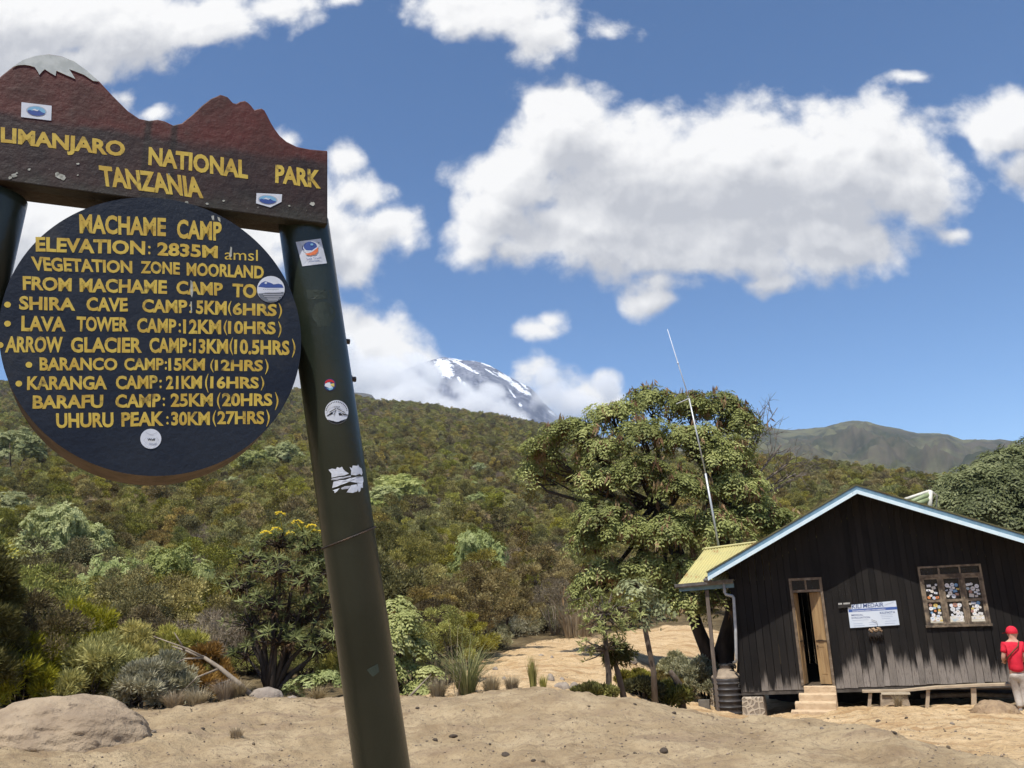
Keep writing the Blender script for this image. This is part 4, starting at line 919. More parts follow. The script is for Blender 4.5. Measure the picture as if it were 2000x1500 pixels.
for (f0, f1, z0, z1, low) in panes:
    U0, U1, V0, V1 = WX(f0), WX(f1), WZ(z0), WZ(z1); placed = []
    for k in range(14 if not low else 19):
        r = rg.uniform(0.025, 0.050)
        for _ in range(40):
            x = rg.uniform(U0 + r, U1 - r); y = rg.uniform(V0 + r, V1 - r if low else V1 - r - 0.09)
            if all(math.hypot(x - q[0], y - q[1]) > (r + q[2]) * (0.80 if low else 0.92) for q in placed): break
        else: continue
        placed.append((x, y, r)); b = MB(); an = rg.uniform(-0.25, 0.25); c1 = rg.choice(STC); c2 = rg.choice([NV, (0.3, 0.33, 0.4), (0.5, 0.5, 0.5), SK, (0.45, 0.3, 0.2), (0.4, 0.42, 0.45)]); of = -0.0185 + 0.0008 * (len(placed) % 5)
        if rg.random() < 0.5: shp = [(r * math.cos(q), r * math.sin(q)) for q in np.linspace(0, 2 * math.pi, 17)[:-1]]
        else: a_ = rg.uniform(0.45, 0.9); shp = [(-r, -r * a_), (r, -r * a_), (r, r * a_), (-r, r * a_)]
        rot = lambda p, s=1.0: H(x + s * (p[0] * math.cos(an) - p[1] * math.sin(an)), y + s * (p[0] * math.sin(an) + p[1] * math.cos(an)), of)
        b.add([rot(p) for p in shp], [tuple(range(len(shp)))], 0)
        w_ = r * rg.uniform(0.25, 0.45); h_ = r * rg.uniform(0.08, 0.2); yo = rg.uniform(-0.2, 0.3) * r
        b.add([rot(p) + HN * 0.0004 for p in ((-w_, yo - h_), (w_, yo - h_), (w_, yo + h_), (-w_, yo + h_))], [(0, 1, 2, 3)], 1)
        b.build('sticker', [vin(c1), vin(c2)], wfr)
    if low:                                           # paper pasted along the foot of the lower panes
        b = MB(); hh = rg.uniform(0.09, 0.14)
        b.add([H(U0, V0, -0.0192), H(U1, V0, -0.0192), H(U1 - 0.01, V0 + hh, -0.0192), H(U0 + 0.01, V0 + hh * 0.9, -0.0192)], [(0, 1, 2, 3)])
        b.build('pasted_paper', [vin((0.66, 0.62, 0.50))], wfr)
# stone piers carrying the hut
def stone_material():
    m = bpy.data.materials.new('rubble masonry'); m.use_nodes = True
    t = NT(m.node_tree); b = m.node_tree.nodes['Principled BSDF']
    co = t.n('ShaderNodeTexCoord').outputs['Object']
    v = t.n('ShaderNodeTexVoronoi', feature='DISTANCE_TO_EDGE'); v.inputs['Scale'].default_value = 7.5; v.inputs['Randomness'].default_value = 0.9
    wob = t.n('ShaderNodeTexNoise'); t.l(co, wob.inputs['Vector']); wob.inputs['Scale'].default_value = 5
    t.l(t.v('ADD', co, t.v('MULTIPLY', wob.outputs['Color'], (0.12, 0.12, 0.10))), v.inputs['Vector'])
    j = t.mr(v.outputs['Distance'], 0.10, 0.17)
    st = t.mix(t.noise(co, 9, 5), (0.16, 0.13, 0.10), (0.34, 0.28, 0.21))
    t.l(t.mix(j, (0.44, 0.37, 0.28), st), b.inputs['Base Color']); b.inputs['Roughness'].default_value = 0.9
    bn = t.n('ShaderNodeBump'); bn.inputs['Strength'].default_value = 1.0; bn.inputs['Distance'].default_value = 0.05; bn.invert = True
    t.l(j, bn.inputs['Height']); t.l(bn.outputs[0], b.inputs['Normal'])
    return m
stone_m = stone_material(); cap_m = mat('lime render', (0.52, 0.45, 0.34), (0.42, 0.36, 0.27), 8, 0.9)
def pier(u0, u1, v0, v1, o0, o1, taper=0.05, m=stone_m):
    b = MB(); t = taper
    b.hexa([H(u0 - t, v0, o1 + t), H(u1 + t, v0, o1 + t), H(u1 + t, v0, o0 - t), H(u0 - t, v0, o0 - t), H(u0, v1, o1), H(u1, v1, o1), H(u1, v1, o0), H(u0, v1, o0)])
    o = b.build('stone_pier', [m], hut)
    md = o.modifiers.new('bevel', 'BEVEL'); md.width = 0.03; md.segments = 2
    return o
pier(0.02, 0.50, -0.95, -0.10, -0.45, 0.12)
pier(-0.86, -0.62, -0.95, 0.02, -1.3, -0.9, 0.02)
pier(3.05, 3.60, -0.60, -0.06, -0.50, 0.10, 0.07, mat('flaking concrete', (0.36, 0.29, 0.21), (0.26, 0.21, 0.155), 6, 0.9, 0.6, 12))
b = MB(); hbox(b, 3.07, 3.66, -0.058, -0.028, -0.40, 0.16); b.build('bearing_pad', [cap_m], hut)

# --- things about the hut
steps = thing('concrete_steps', 'worn sandy concrete steps leading up to the hut door', 'steps', tuple(H(1.7, -0.7, 0.7)))
conc = mat('sandy concrete', (0.60, 0.46, 0.30), (0.50, 0.37, 0.235), 6, 0.9, 0.4, 25, c3=(0.34, 0.25, 0.17), scale3=7, lo3=0.58, hi3=0.72)
b = MB()
for k in range(6):
    o1 = 0.06 + 0.28 * k; vt = 0.135 - 0.148 * k; ul = 1.43 - 0.012 * k; ur = 2.13 - 0.01 * k
    if k: ul -= 0.03 + 0.075 * k; ur += 0.02 - 0.012 * k
    o0 = -0.02 if k == 0 else o1 - 0.279
    b.hexa([H(ul, -1.1, o1), H(ur, -1.1, o1), H(ur, -1.1, o0), H(ul, -1.1, o0), H(ul, vt - 0.012, o1), H(ur, vt - 0.012, o1), H(ur, vt, o0), H(ul, vt, o0)])
o = b.build('flight', [conc], steps)
md = o.modifiers.new('bevel', 'BEVEL'); md.width = 0.012; md.segments = 2; md.limit_method = 'ANGLE'

ban = thing('banner', 'white and blue air rescue banner fixed to the black plank wall', 'banner', tuple(H(3.14, 1.4, 0.03)))
BQ = [HW(1655, 1182, 0.03), HW(1749.6, 1173.2, 0.03), HW(1757, 1220.6, 0.03), HW(1660.6, 1226.6, 0.03)]
b = MB(); b.slab(BQ[::-1], -HN * 0.02); b.build('panel', [mat('banner vinyl', (0.62, 0.68, 0.76), (0.55, 0.63, 0.74), 1.5, 0.5)], ban)
BP = lambda px, py, off=0.0: HW(px, py, 0.03 + off)
ZB = lambda *l: zq(l, 5, 1600, 1080)
b = MB(); patch(b, dense(ZB((286, 553), (758, 524), (763, 551), (289, 580))), BP, 0.001)
sb = b.build('stripe', [vin((0.06, 0.12, 0.36))], ban)
b = MB()
letter(b, 'KILI', ZB((318, 503), (412, 497), (412, 540), (320, 545)), BP, 0.0012, 0.012); letter(b, 'MEDAIR', ZB((428, 495), (628, 483), (630, 525), (430, 537)), BP, 0.0012, 0.012)
letter(b, 'MEDICAL', ZB((315, 600), (428, 594), (430, 612), (316, 618)), BP, 0.0012, 0.012); letter(b, 'EVACUATION', ZB((317, 627), (495, 618), (496, 636), (318, 645)), BP, 0.0012, 0.012)
letter(b, 'KILIFASTA', ZB((592, 575), (741, 566), (742, 588), (594, 597)), BP, 0.0012, 0.012)
b.build('lettering', [vin((0.03, 0.06, 0.20))], ban)
b = MB(); letter(b, 'Exceptional safety and reliability', ZB((325, 560), (648, 540), (650, 556), (327, 577)), BP, 0.002, 0.02); b.build('lettering', [vin((0.75, 0.78, 0.84))], ban)
for x, y, l in ((335, 690, 90), (335, 710, 110), (485, 678, 70), (490, 697, 85), (645, 665, 110), (640, 688, 100), (322, 658, 160), (600, 606, 120), (605, 622, 115), (612, 640, 80)):
    b = MB(); patch(b, dense(ZB((x, y), (x + l, y - l * 0.055), (x + l, y - l * 0.055 + 5), (x, y + 5)), 3), BP, 0.0012); b.build('small_print', [vin((0.40, 0.47, 0.60))], ban)
b = MB()
b.tube([BP(*zq([p], 5, 1600, 1080)[0], 0.0025) for p in ((640, 510), (665, 498), (700, 488), (728, 476))], 0.004, 4); b.build('aircraft_mark', [vin((0.45, 0.5, 0.62))], ban)
pk = thing('name_plank', 'small black plank with faded white capitals beside the banner corner', 'sign', tuple(HW(1648, 1180, 0.02)))
b = MB(); b.slab([HW(*p, 0.032 + 0.02) for p in ((1636.5, 1177), (1662, 1175.5), (1662.5, 1186), (1637.5, 1188))][::-1], -HN * 0.018); b.build('panel', [mat('black board', (0.015, 0.014, 0.014), (0.03, 0.027, 0.025), 9, 0.7)], pk)
b = MB()
for k in range(9):
    if k == 3: continue
    x = 1637.6 + k * 2.5; patch(b, [(x, 1177.9 - k * .14), (x + 1.7, 1177.8 - k * .14), (x + 1.7, 1181 - k * .14), (x, 1181.1 - k * .14)], lambda a_, c_, o_: HW(a_, c_, 0.053), 0)
b.build('lettering', [vin((0.55, 0.55, 0.52))], pk)

# bundle of dried hide hanging under the banner
hb = thing('hanging_bundle', 'small brown and black bundle hanging on a cord below the banner', 'bundle', tuple(HW(1707, 1240, 0.06)))
b = MB(); rr2 = random.Random(3)
for k in range(9):
    p = HW(1697 + 2.6 * k, 1229 + 2.5 * math.sin(k * 1.7), 0.06); b.tube([p, p + UP * rr2.uniform(-0.05, 0.02) + HR * 0.04, p - UP * rr2.uniform(0.06, 0.11) + HR * 0.03], [0.03, 0.028, 0.008], 7)
b.build('pale_hide', [mat('pale hide', (0.42, 0.30, 0.19), (0.20, 0.13, 0.08), 12, 0.9)], hb, True)
b = MB()
for k in range(12):
    p = HW(1697 + 2.0 * k, 1233 + 1.5 * math.sin(k), 0.05); b.tube([p, p - UP * 0.08 + HR * rr2.uniform(-.03, .03), p - UP * rr2.uniform(0.12, 0.22) + HR * rr2.uniform(-.04, .04)], [0.024, 0.028, 0.006], 6)
b.build('dark_straps', [mat('black straps', (0.014, 0.012, 0.012), (0.03, 0.026, 0.024), 10, 0.8)], hb, True)
b = MB(); b.tube([HW(1708, 1230, 0.06), HW(1714, 1222, 0.05), HW(1712, 1214, 0.05), HW(1702, 1210, 0.045)], 0.004, 5); b.build('cord', [steel], hb)

# water tank
tk = H(-0.335, -0.0, -0.30); zb_ = ground(tk[0], tk[1])
zb_ = min(zb_, HO[2] - 0.62)
tank = thing('water_tank', 'black ribbed plastic water tank under the porch gutter', 'water tank', (tk[0], tk[1], zb_))
tank_m = mat('sun faded black plastic', (0.055, 0.050, 0.050), (0.030, 0.029, 0.030), 5, 0.5, c3=(0.11, 0.10, 0.09), scale3=4, lo3=0.52, hi3=0.75)
htot = HO[2] + 0.31 - zb_; prof = [(0.34, 0.0), (0.355, 0.03)]
nb = 6
for k in range(nb):
    z0 = 0.03 + (htot - 0.13) * k / nb; z1 = 0.03 + (htot - 0.13) * (k + 1) / nb
    prof += [(0.345, z0 + 0.02), (0.345, z1 - 0.04), (0.365, z1 - 0.03), (0.365, z1 - 0.008), (0.345, z1)]
prof += [(0.36, htot - 0.06), (0.365, htot)]
b = MB(); b.lathe((tk[0], tk[1], zb_), prof, 40); b.build('body', [tank_m], tank, True)
b = MB(); b.lathe((tk[0], tk[1], zb_ + htot + 0.001), [(0.368, 0), (0.36, 0.03), (0.16, 0.19), (0.145, 0.20), (0.145, 0.27)], 40); b.build('shoulder', [mat('dusty shoulder', (0.34, 0.27, 0.195), (0.20, 0.16, 0.12), 4, 0.8)], tank)
b = MB(); b.lathe((tk[0], tk[1], zb_ + htot + 0.272), [(0.165, 0), (0.165, 0.035), (0.05, 0.05)], 24); b.build('lid', [tank_m], tank)
b = MB()
for k in range(16):
    q = rr2.uniform(0, 6.28); p = np.array([tk[0] + 0.13 + 0.08 * math.cos(q), tk[1] - 0.12 + 0.08 * math.sin(q), zb_ + htot + rr2.uniform(0.22, 0.33)])
    b.tube([p, p + np.array([rr2.uniform(-.09, .09), rr2.uniform(-.06, .06), rr2.uniform(-.05, .07)])], [0.03, 0.012], 5)
b.build('inlet_cover', [mat('black cloth', (0.012, 0.012, 0.013), (0.03, 0.028, 0.028), 9, 0.9)], tank)
def cyl(px, py, off=0.0):                              # letters wrap round the tank
    r = ray(px, py); ox, oy = CAM[0] - tk[0], CAM[1] - tk[1]; rad = 0.349 + off
    A, B, C_ = r[0] ** 2 + r[1] ** 2, 2 * (r[0] * ox + r[1] * oy), ox * ox + oy * oy - rad * rad
    s = (-B - math.sqrt(max(B * B - 4 * A * C_, 0))) / (2 * A); return CAM + r * s
b = MB(); letter(b, 'PO', [(1441.5, 1332.5), (1451.5, 1332), (1452.5, 1340.5), (1442.5, 1341.5)], cyl, 0.001, 0.05); b.build('lettering', [vin((0.6, 0.6, 0.6))], tank)

# concrete block and slab by the tank
p0 = gp(1358, 21.3); bt = thing('concrete_trough', 'low grey concrete block beside the water tank', 'concrete block', tuple(p0))
b = MB(); hbox(b, -1.42, -0.98, -0.95, -0.36, 0.1, 0.55); o = b.build('block', [mat('pale concrete', (0.42, 0.36, 0.28), (0.33, 0.28, 0.21), 5, 0.9, 0.3, 20)], bt)
b = MB(); hbox(b, -0.975, -0.72, -0.95, -0.14, 0.15, 0.30); b.build('upright_slab', [mat('grey slab', (0.16, 0.145, 0.12), (0.11, 0.10, 0.085), 6, 0.9)], bt)

# bench along the wall
bw = mat('silvered bench wood', (0.46, 0.37, 0.26), (0.34, 0.27, 0.19), 4, 0.8, 0.2, 30, stretch=(1, 1, 1))
be = thing('plank_bench', 'long rough plank bench on thin legs in front of the hut', 'bench', tuple(H(4.2, -0.5, 0.55)))
o_ = 0.55
pts = [HW(x, y, o_) for x, y in ((1684, 1350), (1760, 1349), (1830, 1342), (1910, 1338), (1990, 1335.5), (2060, 1333))]
b = MB()
for p, q in zip(pts[:-1], pts[1:]): b.hexa([p - UP * .022 + HN * .10, q - UP * .022 + HN * .10, q - UP * .022 - HN * .12, p - UP * .022 - HN * .12, p + UP * .022 + HN * .10, q + UP * .022 + HN * .10, q + UP * .022 - HN * .12, p + UP * .022 - HN * .12])
b.build('seat', [bw], be)
for (xa, ya, xb, yb, w_) in ((1699.5, 1352, 1695, 1384, .045), (1812.5, 1346, 1808, 1387, .045), (1901, 1342, 1900.5, 1384, .06), (2030, 1338, 2031, 1388, .06)):
    p, q = HW(xa, ya, o_), HW(xb, yb, o_ - 0.02); q = q - UP * 0.12
    b = MB(); b.hexa([q - HR * w_ / 1 * .8 + HN * .04, q + HR * w_ * .8 + HN * .04, q + HR * w_ * .8 - HN * .04, q - HR * w_ * .8 - HN * .04, p - HR * w_ * .8 + HN * .04 - UP * .02, p + HR * w_ * .8 + HN * .04 - UP * .02, p + HR * w_ * .8 - HN * .04 - UP * .02, p - HR * w_ * .8 - HN * .04 - UP * .02]); b.build('leg', [bw], be)
pp = thing('drain_pipe', 'grey pipe lying under the raised hut floor', 'pipe', tuple(H(4.6, -0.2, -0.6)))
b = MB(); b.tube([H(3.9, -0.16, -0.5), H(5.0, -0.14, -0.6), H(6.3, -0.22, -0.7)], 0.055, 12); b.build('tube', [pipe_d], pp, True)

# aerial mast
am = thing('aerial_mast', 'tall thin white whip aerial leaning over the porch roof', 'aerial', tuple(HW(1403, 1066, -1.7)))
al = mat('grey aluminium tube', (0.55, 0.57, 0.58), (0.45, 0.47, 0.48), 5, 0.4, metal=0.3)
m0, m1, m2, m3 = HW(1406, 1080, -1.7), HW(1378, 925, -1.7), HW(1346, 779, -1.7), HW(1303.5, 643, -1.7)
b = MB(); b.tube([m0, m1], 0.029, 8); b.tube([m1, m2], 0.022, 8); b.build('mast', [al], am, True)
b = MB(); k_ = HW(1324, 709, -1.7); b.tube([m2, k_, m3], [0.015, 0.012, 0.008], 6); b.tube([k_ - (m3 - k_) * .03, k_ + (m3 - k_) * .03], 0.022, 6); b.build('whip', [mat('white fibreglass', (0.75, 0.77, 0.8), (0.7, 0.72, 0.75), 5, 0.4)], am, True)
b = MB(); b.tube([HW(1347, 778, -1.7), HW(1321, 789, -1.7)], 0.012, 6); b.build('side_arm', [al], am)

# pale pipe frame that rises behind the roof
fr = thing('pipe_frame', 'white pipe frame with green tubes rising behind the hut roof', 'frame', tuple(H(5.2, 2.6, -4.0)))
wt = mat('white painted pipe', (0.72, 0.70, 0.62), (0.6, 0.58, 0.5), 6, 0.5); gt = mat('pale green tube', (0.30, 0.36, 0.20), (0.22, 0.27, 0.14), 6, 0.5)
o_ = -4.0
ZF = lambda x, y, off=o_: HW(x / 6.25 + 1720, y / 6.25 + 840, off)
b = MB(); b.tube([ZF(230, 870), ZF(600, 745)], 0.045, 8); b.build('top_rail', [wt], fr, True)
b = MB(); b.tube([ZF(605, 740), ZF(600, 1020)], 0.062, 8); b.build('post', [wt], fr, True)
b = MB(); b.tube([ZF(608, 742), ZF(685, 800, -4.8), ZF(682, 1010, -4.8)], 0.03, 8); b.build('back_stay', [wt], fr, True)
for ya, yb in ((905, 785), (935, 845)):
    b = MB(); b.tube([ZF(260, ya + 25), ZF(590, yb)], 0.07, 8); b.build('tube', [gt], fr, True)

# ------------------------------------------------------------------ vegetation: mesh makers
def nrm(a): return a / np.maximum(np.linalg.norm(a, axis=-1, keepdims=True), 1e-9)
def diamonds(P, D, N_, L, W):
    D = nrm(D); S = nrm(np.cross(D, N_)); L = np.broadcast_to(L, (len(P),))[:, None]; W = np.broadcast_to(W, (len(P),))[:, None]
    mid = P + D * L * 0.45
    return np.stack([P, mid + S * W / 2, P + D * L, mid - S * W / 2], 1).reshape(-1, 3)
def quads_of(n): return np.arange(n * 4).reshape(n, 4)
def sph(n, rg): 
    v = rg.normal(size=(n, 3)); return nrm(v)
def shrub_points(rg, H_, R_, npuff, per, base=0.25, flat=0.75):
    """puffs spread through an uneven dome; returns spray centres, outward directions, a value per puff"""
    P, D, A = [], [], []
    lob = rg.uniform(0, 6.28, 3)
    for k in range(npuff):
        q = rg.uniform(0, 2 * math.pi); e = math.asin(rg.uniform(-0.1, 1.0)); rad = rg.uniform(0.62, 1.0) ** 0.6
        lobe = 1 + 0.22 * math.sin(2 * q + lob[0]) + 0.14 * math.sin(3 * q + lob[1])
        c = np.array([R_ * rad * math.cos(e) * math.cos(q) * lobe, R_ * rad * math.cos(e) * math.sin(q) * lobe, H_ * (base + (1 - base) * rad * (math.sin(e) * flat + (1 - flat)))])
        pr = R_ * rg.uniform(0.16, 0.34); a = rg.uniform(0, 1); n = int(per * (pr / (0.23 * R_)) ** 2)
        d = sph(n, rg); d[:, 2] = d[:, 2] * 0.8 + 0.25; d = nrm(d)
        P.append(c + d * pr * rg.uniform(0.35, 1.0, (n, 1)) * np.array([1, 1, 0.8])); D.append(nrm(d + np.array([0, 0, 0.55]) + rg.normal(0, 0.25, (n, 3)))); A.append(np.full(n, a))
    return np.concatenate(P), np.concatenate(D), np.concatenate(A)
def heath_mesh(name, rg, H_, R_, npuff, per, L, W, m, amp=0.55, base=0.25):
    P, D, A = shrub_points(rg, H_, R_, npuff, per, base)
    n = len(P); V = diamonds(P, D, sph(n, rg), rg.uniform(0.7, 1.3, n) * L, rg.uniform(0.7, 1.3, n) * W)
    t = np.clip(0.5 + (A - 0.5) * amp + rg.normal(0, 0.16, n), 0, 1)
    return mesh_data(name, V, quads_of(n), m, att=np.repeat(t, 4))
def stems_mesh(name, rg, H_, R_, n, m, r0=0.05):
    b = MB()
    for k in range(n):
        q = rg.uniform(0, 6.28); e = rg.uniform(0.35, 0.95); t = np.array([math.cos(q) * R_ * e, math.sin(q) * R_ * e, H_ * rg.uniform(0.55, 0.85)])
        s = np.array([math.cos(q), math.sin(q), 0]) * 0.12
        b.tube([s * 0.3 - np.array([0, 0, 0.15]), s + np.array([t[0] * .25, t[1] * .25, H_ * 0.25]), t * np.array([.65, .65, .62]) + rg.normal(0, 0.06, 3), t], [r0, r0 * .75, r0 * .5, r0 * .2], 5)
    V = np.array(b.V); return mesh_data(name, V, b.Fc, m, True, att=b.att)
def rosettes(C, A, rg, nleaf, L, wl, pairs=5, droop=0.45, lift=0.5, leaflet=0.10):
    """pinnate leaves arching out of each centre; returns vertices and the index of the centre of each leaflet"""
    m = len(C); C = np.repeat(C, nleaf, 0); A = np.repeat(A, nleaf, 0); own = np.repeat(np.arange(m), nleaf)
    rad = sph(len(C), rg); rad = nrm(rad - A * np.sum(rad * A, 1, keepdims=True)); Ls = L * rg.uniform(0.7, 1.2, (len(C), 1)); lf = lift * rg.uniform(0.2, 1.3, (len(C), 1))
    z = np.array([0, 0, 1.0]); out = []; oi = []
    side = nrm(np.cross(rad, A))
    for k in range(pairs):
        s = (k + 0.8) / pairs
        p = C + Ls * (rad * s * 0.92 + A * lf * s - z * droop * s * s)
        tan = nrm(rad * 0.92 + A * lf - z * 2 * droop * s)
        ll = leaflet * (1.15 - 0.45 * abs(s - 0.5) * 2)
        for sg in (-1, 1):
            d = tan * 0.55 + side * sg * 0.85 - z * 0.22
            out.append(diamonds(p, d, nrm(np.cross(tan, side)) + rg.normal(0, 0.18, p.shape), ll * rg.uniform(0.8, 1.2, len(p)), wl)); oi.append(own)
    return np.concatenate(out), np.concatenate(oi)
def straps(C, A, rg, nleaf, L, wl, spread=1.0, droop=0.3, seg=2):
    m = len(C); own = np.repeat(np.arange(m), nleaf); C = np.repeat(C, nleaf, 0); A = np.repeat(A, nleaf, 0)
    rad = sph(len(C), rg); rad = nrm(rad - A * np.sum(rad * A, 1, keepdims=True))
    D = nrm(rad * spread + A * rg.uniform(-0.25, 1.0, (len(C), 1))); D[:, 2] -= droop * 0.3; Ls = L * rg.uniform(0.65, 1.15, len(C))
    return diamonds(C, D, A + rg.normal(0, .2, A.shape), Ls, wl), own
bark = mat('grey brown bark', (0.085, 0.062, 0.045), (0.16, 0.13, 0.10), 5, 0.9, 0.5, 14, stretch=(1, 1, 0.3))
bark_d = mat('dark bark', (0.035, 0.027, 0.022), (0.075, 0.058, 0.045), 5, 0.9, 0.5, 14, stretch=(1, 1, 0.3))
dead_m = mat('bleached twigs', (0.30, 0.25, 0.19), (0.19, 0.155, 0.12), 6, 0.85)
L_heath = leafmat('heath foliage', [(0.0, (0.092, 0.062, 0.021)), (0.3, (0.155, 0.125, 0.036)), (0.65, (0.30, 0.255, 0.064)), (1.0, (0.48, 0.41, 0.11))], 0.2, 0.45, 0.026)
L_heath2 = leafmat('greener heath foliage', [(0.0, (0.10, 0.092, 0.028)), (0.3, (0.19, 0.18, 0.046)), (0.65, (0.34, 0.32, 0.078)), (1.0, (0.50, 0.47, 0.13))], 0.2, 0.35, 0.02)
L_grey = leafmat('dry grey twigs', [(0.0, (0.11, 0.080, 0.050)), (0.5, (0.24, 0.185, 0.12)), (1.0, (0.40, 0.33, 0.225))], 0.12, 0.25, 0.01)
L_pale = leafmat("pale green foliage", [(0.0, (0.22, 0.255, 0.075)), (0.5, (0.385, 0.42, 0.15)), (1.0, (0.54, 0.56, 0.25))], 0.3, 0.16, 0.010)
L_green = leafmat('feathery green foliage', [(0.0, (0.14, 0.135, 0.024)), (0.5, (0.35, 0.315, 0.055)), (1.0, (0.56, 0.48, 0.10))], 0.28, 0.16, 0.012)
L_rust = leafmat('bronze foliage', [(0.0, (0.135, 0.075, 0.021)), (0.5, (0.270, 0.158, 0.042)), (1.0, (0.390, 0.255, 0.075))], 0.3, 0.2, 0.01)
L_silver = leafmat('silver grey foliage', [(0.0, (0.20, 0.195, 0.11)), (0.5, (0.39, 0.37, 0.21)), (1.0, (0.55, 0.52, 0.33))], 0.25, 0.2, 0.01)
L_dark = leafmat('dark olive foliage', [(0.0, (0.045, 0.045, 0.015)), (0.5, (0.095, 0.092, 0.028)), (1.0, (0.17, 0.16, 0.05))], 0.25, 0.2, 0.012)
L_strap = leafmat('strap leaves', [(0.0, (0.10, 0.06, 0.03)), (0.14, (0.15, 0.095, 0.045)), (0.2, (0.095, 0.115, 0.032)), (0.6, (0.19, 0.225, 0.075)), (1.0, (0.34, 0.38, 0.15))], 0.25, 0.12, 0.01)
L_hag = leafmat('drooping pinnate leaves', [(0.0, (0.13, 0.14, 0.05)), (0.5, (0.29, 0.315, 0.115)), (1.0, (0.52, 0.53, 0.23))], 0.3, 0.08, 0.008)
L_far = leafmat('mid green tree foliage', [(0.0, (0.07, 0.09, 0.026)), (0.5, (0.17, 0.205, 0.060)), (1.0, (0.32, 0.36, 0.12))], 0.3, 0.08, 0.008)
L_tass = leafmat('rusty flower tassels', [(0.0, (0.17, 0.085, 0.035)), (0.6, (0.28, 0.155, 0.06)), (1.0, (0.38, 0.26, 0.11))], 0.25, 0.1, 0.01)
L_straw = leafmat('dry straw', [(0.0, (0.26, 0.19, 0.10)), (0.5, (0.38, 0.29, 0.16)), (1.0, (0.50, 0.41, 0.25))], 0.3, 0.15, 0.01)
L_blade = leafmat('grass blades', [(0.0, (0.130, 0.156, 0.058)), (0.5, (0.247, 0.260, 0.111)), (1.0, (0.442, 0.403, 0.208))], 0.3, 0.12, 0.01)
yel_f = mat('yellow flower heads', (0.72, 0.55, 0.03), (0.52, 0.36, 0.02), 40, 0.7)

def put(root_name, label, cat, loc, parts, group=None, rotz=0.0, scale=1.0):
    """thing with parts that share mesh data; parts = [(name, mesh)]"""
    t = thing(root_name, label, cat, tuple(loc), group, rotz); t.scale = (scale,) * 3 if np.isscalar(scale) else scale
    for nm, me in parts:
        o = bpy.data.objects.new(nm, me); COL.objects.link(o); o.parent = t
    return t
g_ = np.random.default_rng
HEATH = []
for k in range(7):
    rg = g_(100 + k); H_, R_ = rg.uniform(2.5, 3.3), rg.uniform(1.05, 1.4)
    HEATH.append((heath_mesh('heath_crown', rg, H_, R_, 38, 330, 0.085, 0.028, L_heath2 if k % 2 else L_heath), heath_mesh('heath_far', rg, H_, R_, 34, 110, 0.13, 0.05, L_heath2 if k % 2 else L_heath), stems_mesh('heath_stems', rg, H_ * 0.9, R_ * 0.8, 7, bark_d), H_, R_))
GREYS = []
for k in range(3):
    rg = g_(140 + k); H_, R_ = rg.uniform(1.9, 2.6), rg.uniform(1.0, 1.4)
    GREYS.append((heath_mesh('twiggy_crown', rg, H_, R_, 30, 260, 0.13, 0.013, L_grey), heath_mesh('twiggy_far', rg, H_, R_, 26, 100, 0.16, 0.03, L_grey), stems_mesh('grey_stems', rg, H_, R_ * 0.85, 12, dead_m, 0.035), H_, R_))
PALES = []
for k in range(4):
    rg = g_(160 + k); H_, R_ = rg.uniform(3.0, 3.6), rg.uniform(1.7, 2.2)
    P, D, A = shrub_points(rg, H_, R_, 46, 12, base=0.42, flat=0.8)
    V, own = rosettes(P, nrm(D + np.array([0, 0, 0.4])), rg, 6, 0.26, 0.055, 3, 0.3, 0.5, 0.13)
    t = np.clip(0.5 + (A[own] - 0.5) * 0.5 + rg.normal(0, 0.14, len(own)), 0, 1)
    PALES.append((mesh_data('pale_crown', V, quads_of(len(V) // 4), L_pale, att=np.repeat(t, 4)), stems_mesh('pale_stems', rg, H_ * 0.85, R_ * 0.7, 6, bark, 0.09), H_, R_))
def feather_mesh(name, rg, H_, R_, m, n=2600, L=0.26, W=0.035, tilt=0.35):
    q = rg.uniform(0, 6.28, n); r = R_ * np.sqrt(rg.uniform(0, 1, n)); 
    lob = 1 + 0.25 * np.sin(3 * q + rg.uniform(0, 6)) ; hx = H_ * (1 - (r / R_) ** 2 * 0.65) * rg.uniform(0.35, 1.0, n) ** 0.5 * (0.8 + 0.35 * fbm(np.cos(q) * r * 3 + 9, np.sin(q) * r * 3, 2, 4) * 2)
    P = np.stack([np.cos(q) * r * lob, np.sin(q) * r * lob, hx - L * 0.4], 1)
    D = np.stack([np.cos(q) * tilt * r / R_, np.sin(q) * tilt * r / R_, np.ones(n)], 1) + rg.normal(0, 0.22, (n, 3))
    V = diamonds(P, D, sph(n, rg), L * rg.uniform(0.6, 1.3, n), W)
    cl = fbm(P[:, 0] * 3, P[:, 1] * 3 + P[:, 2] * 2, 2, 8)
    return mesh_data(name, V, quads_of(n), m, att=np.repeat(np.clip(0.5 + cl * 0.9 + rg.normal(0, .17, n), 0, 1), 4))
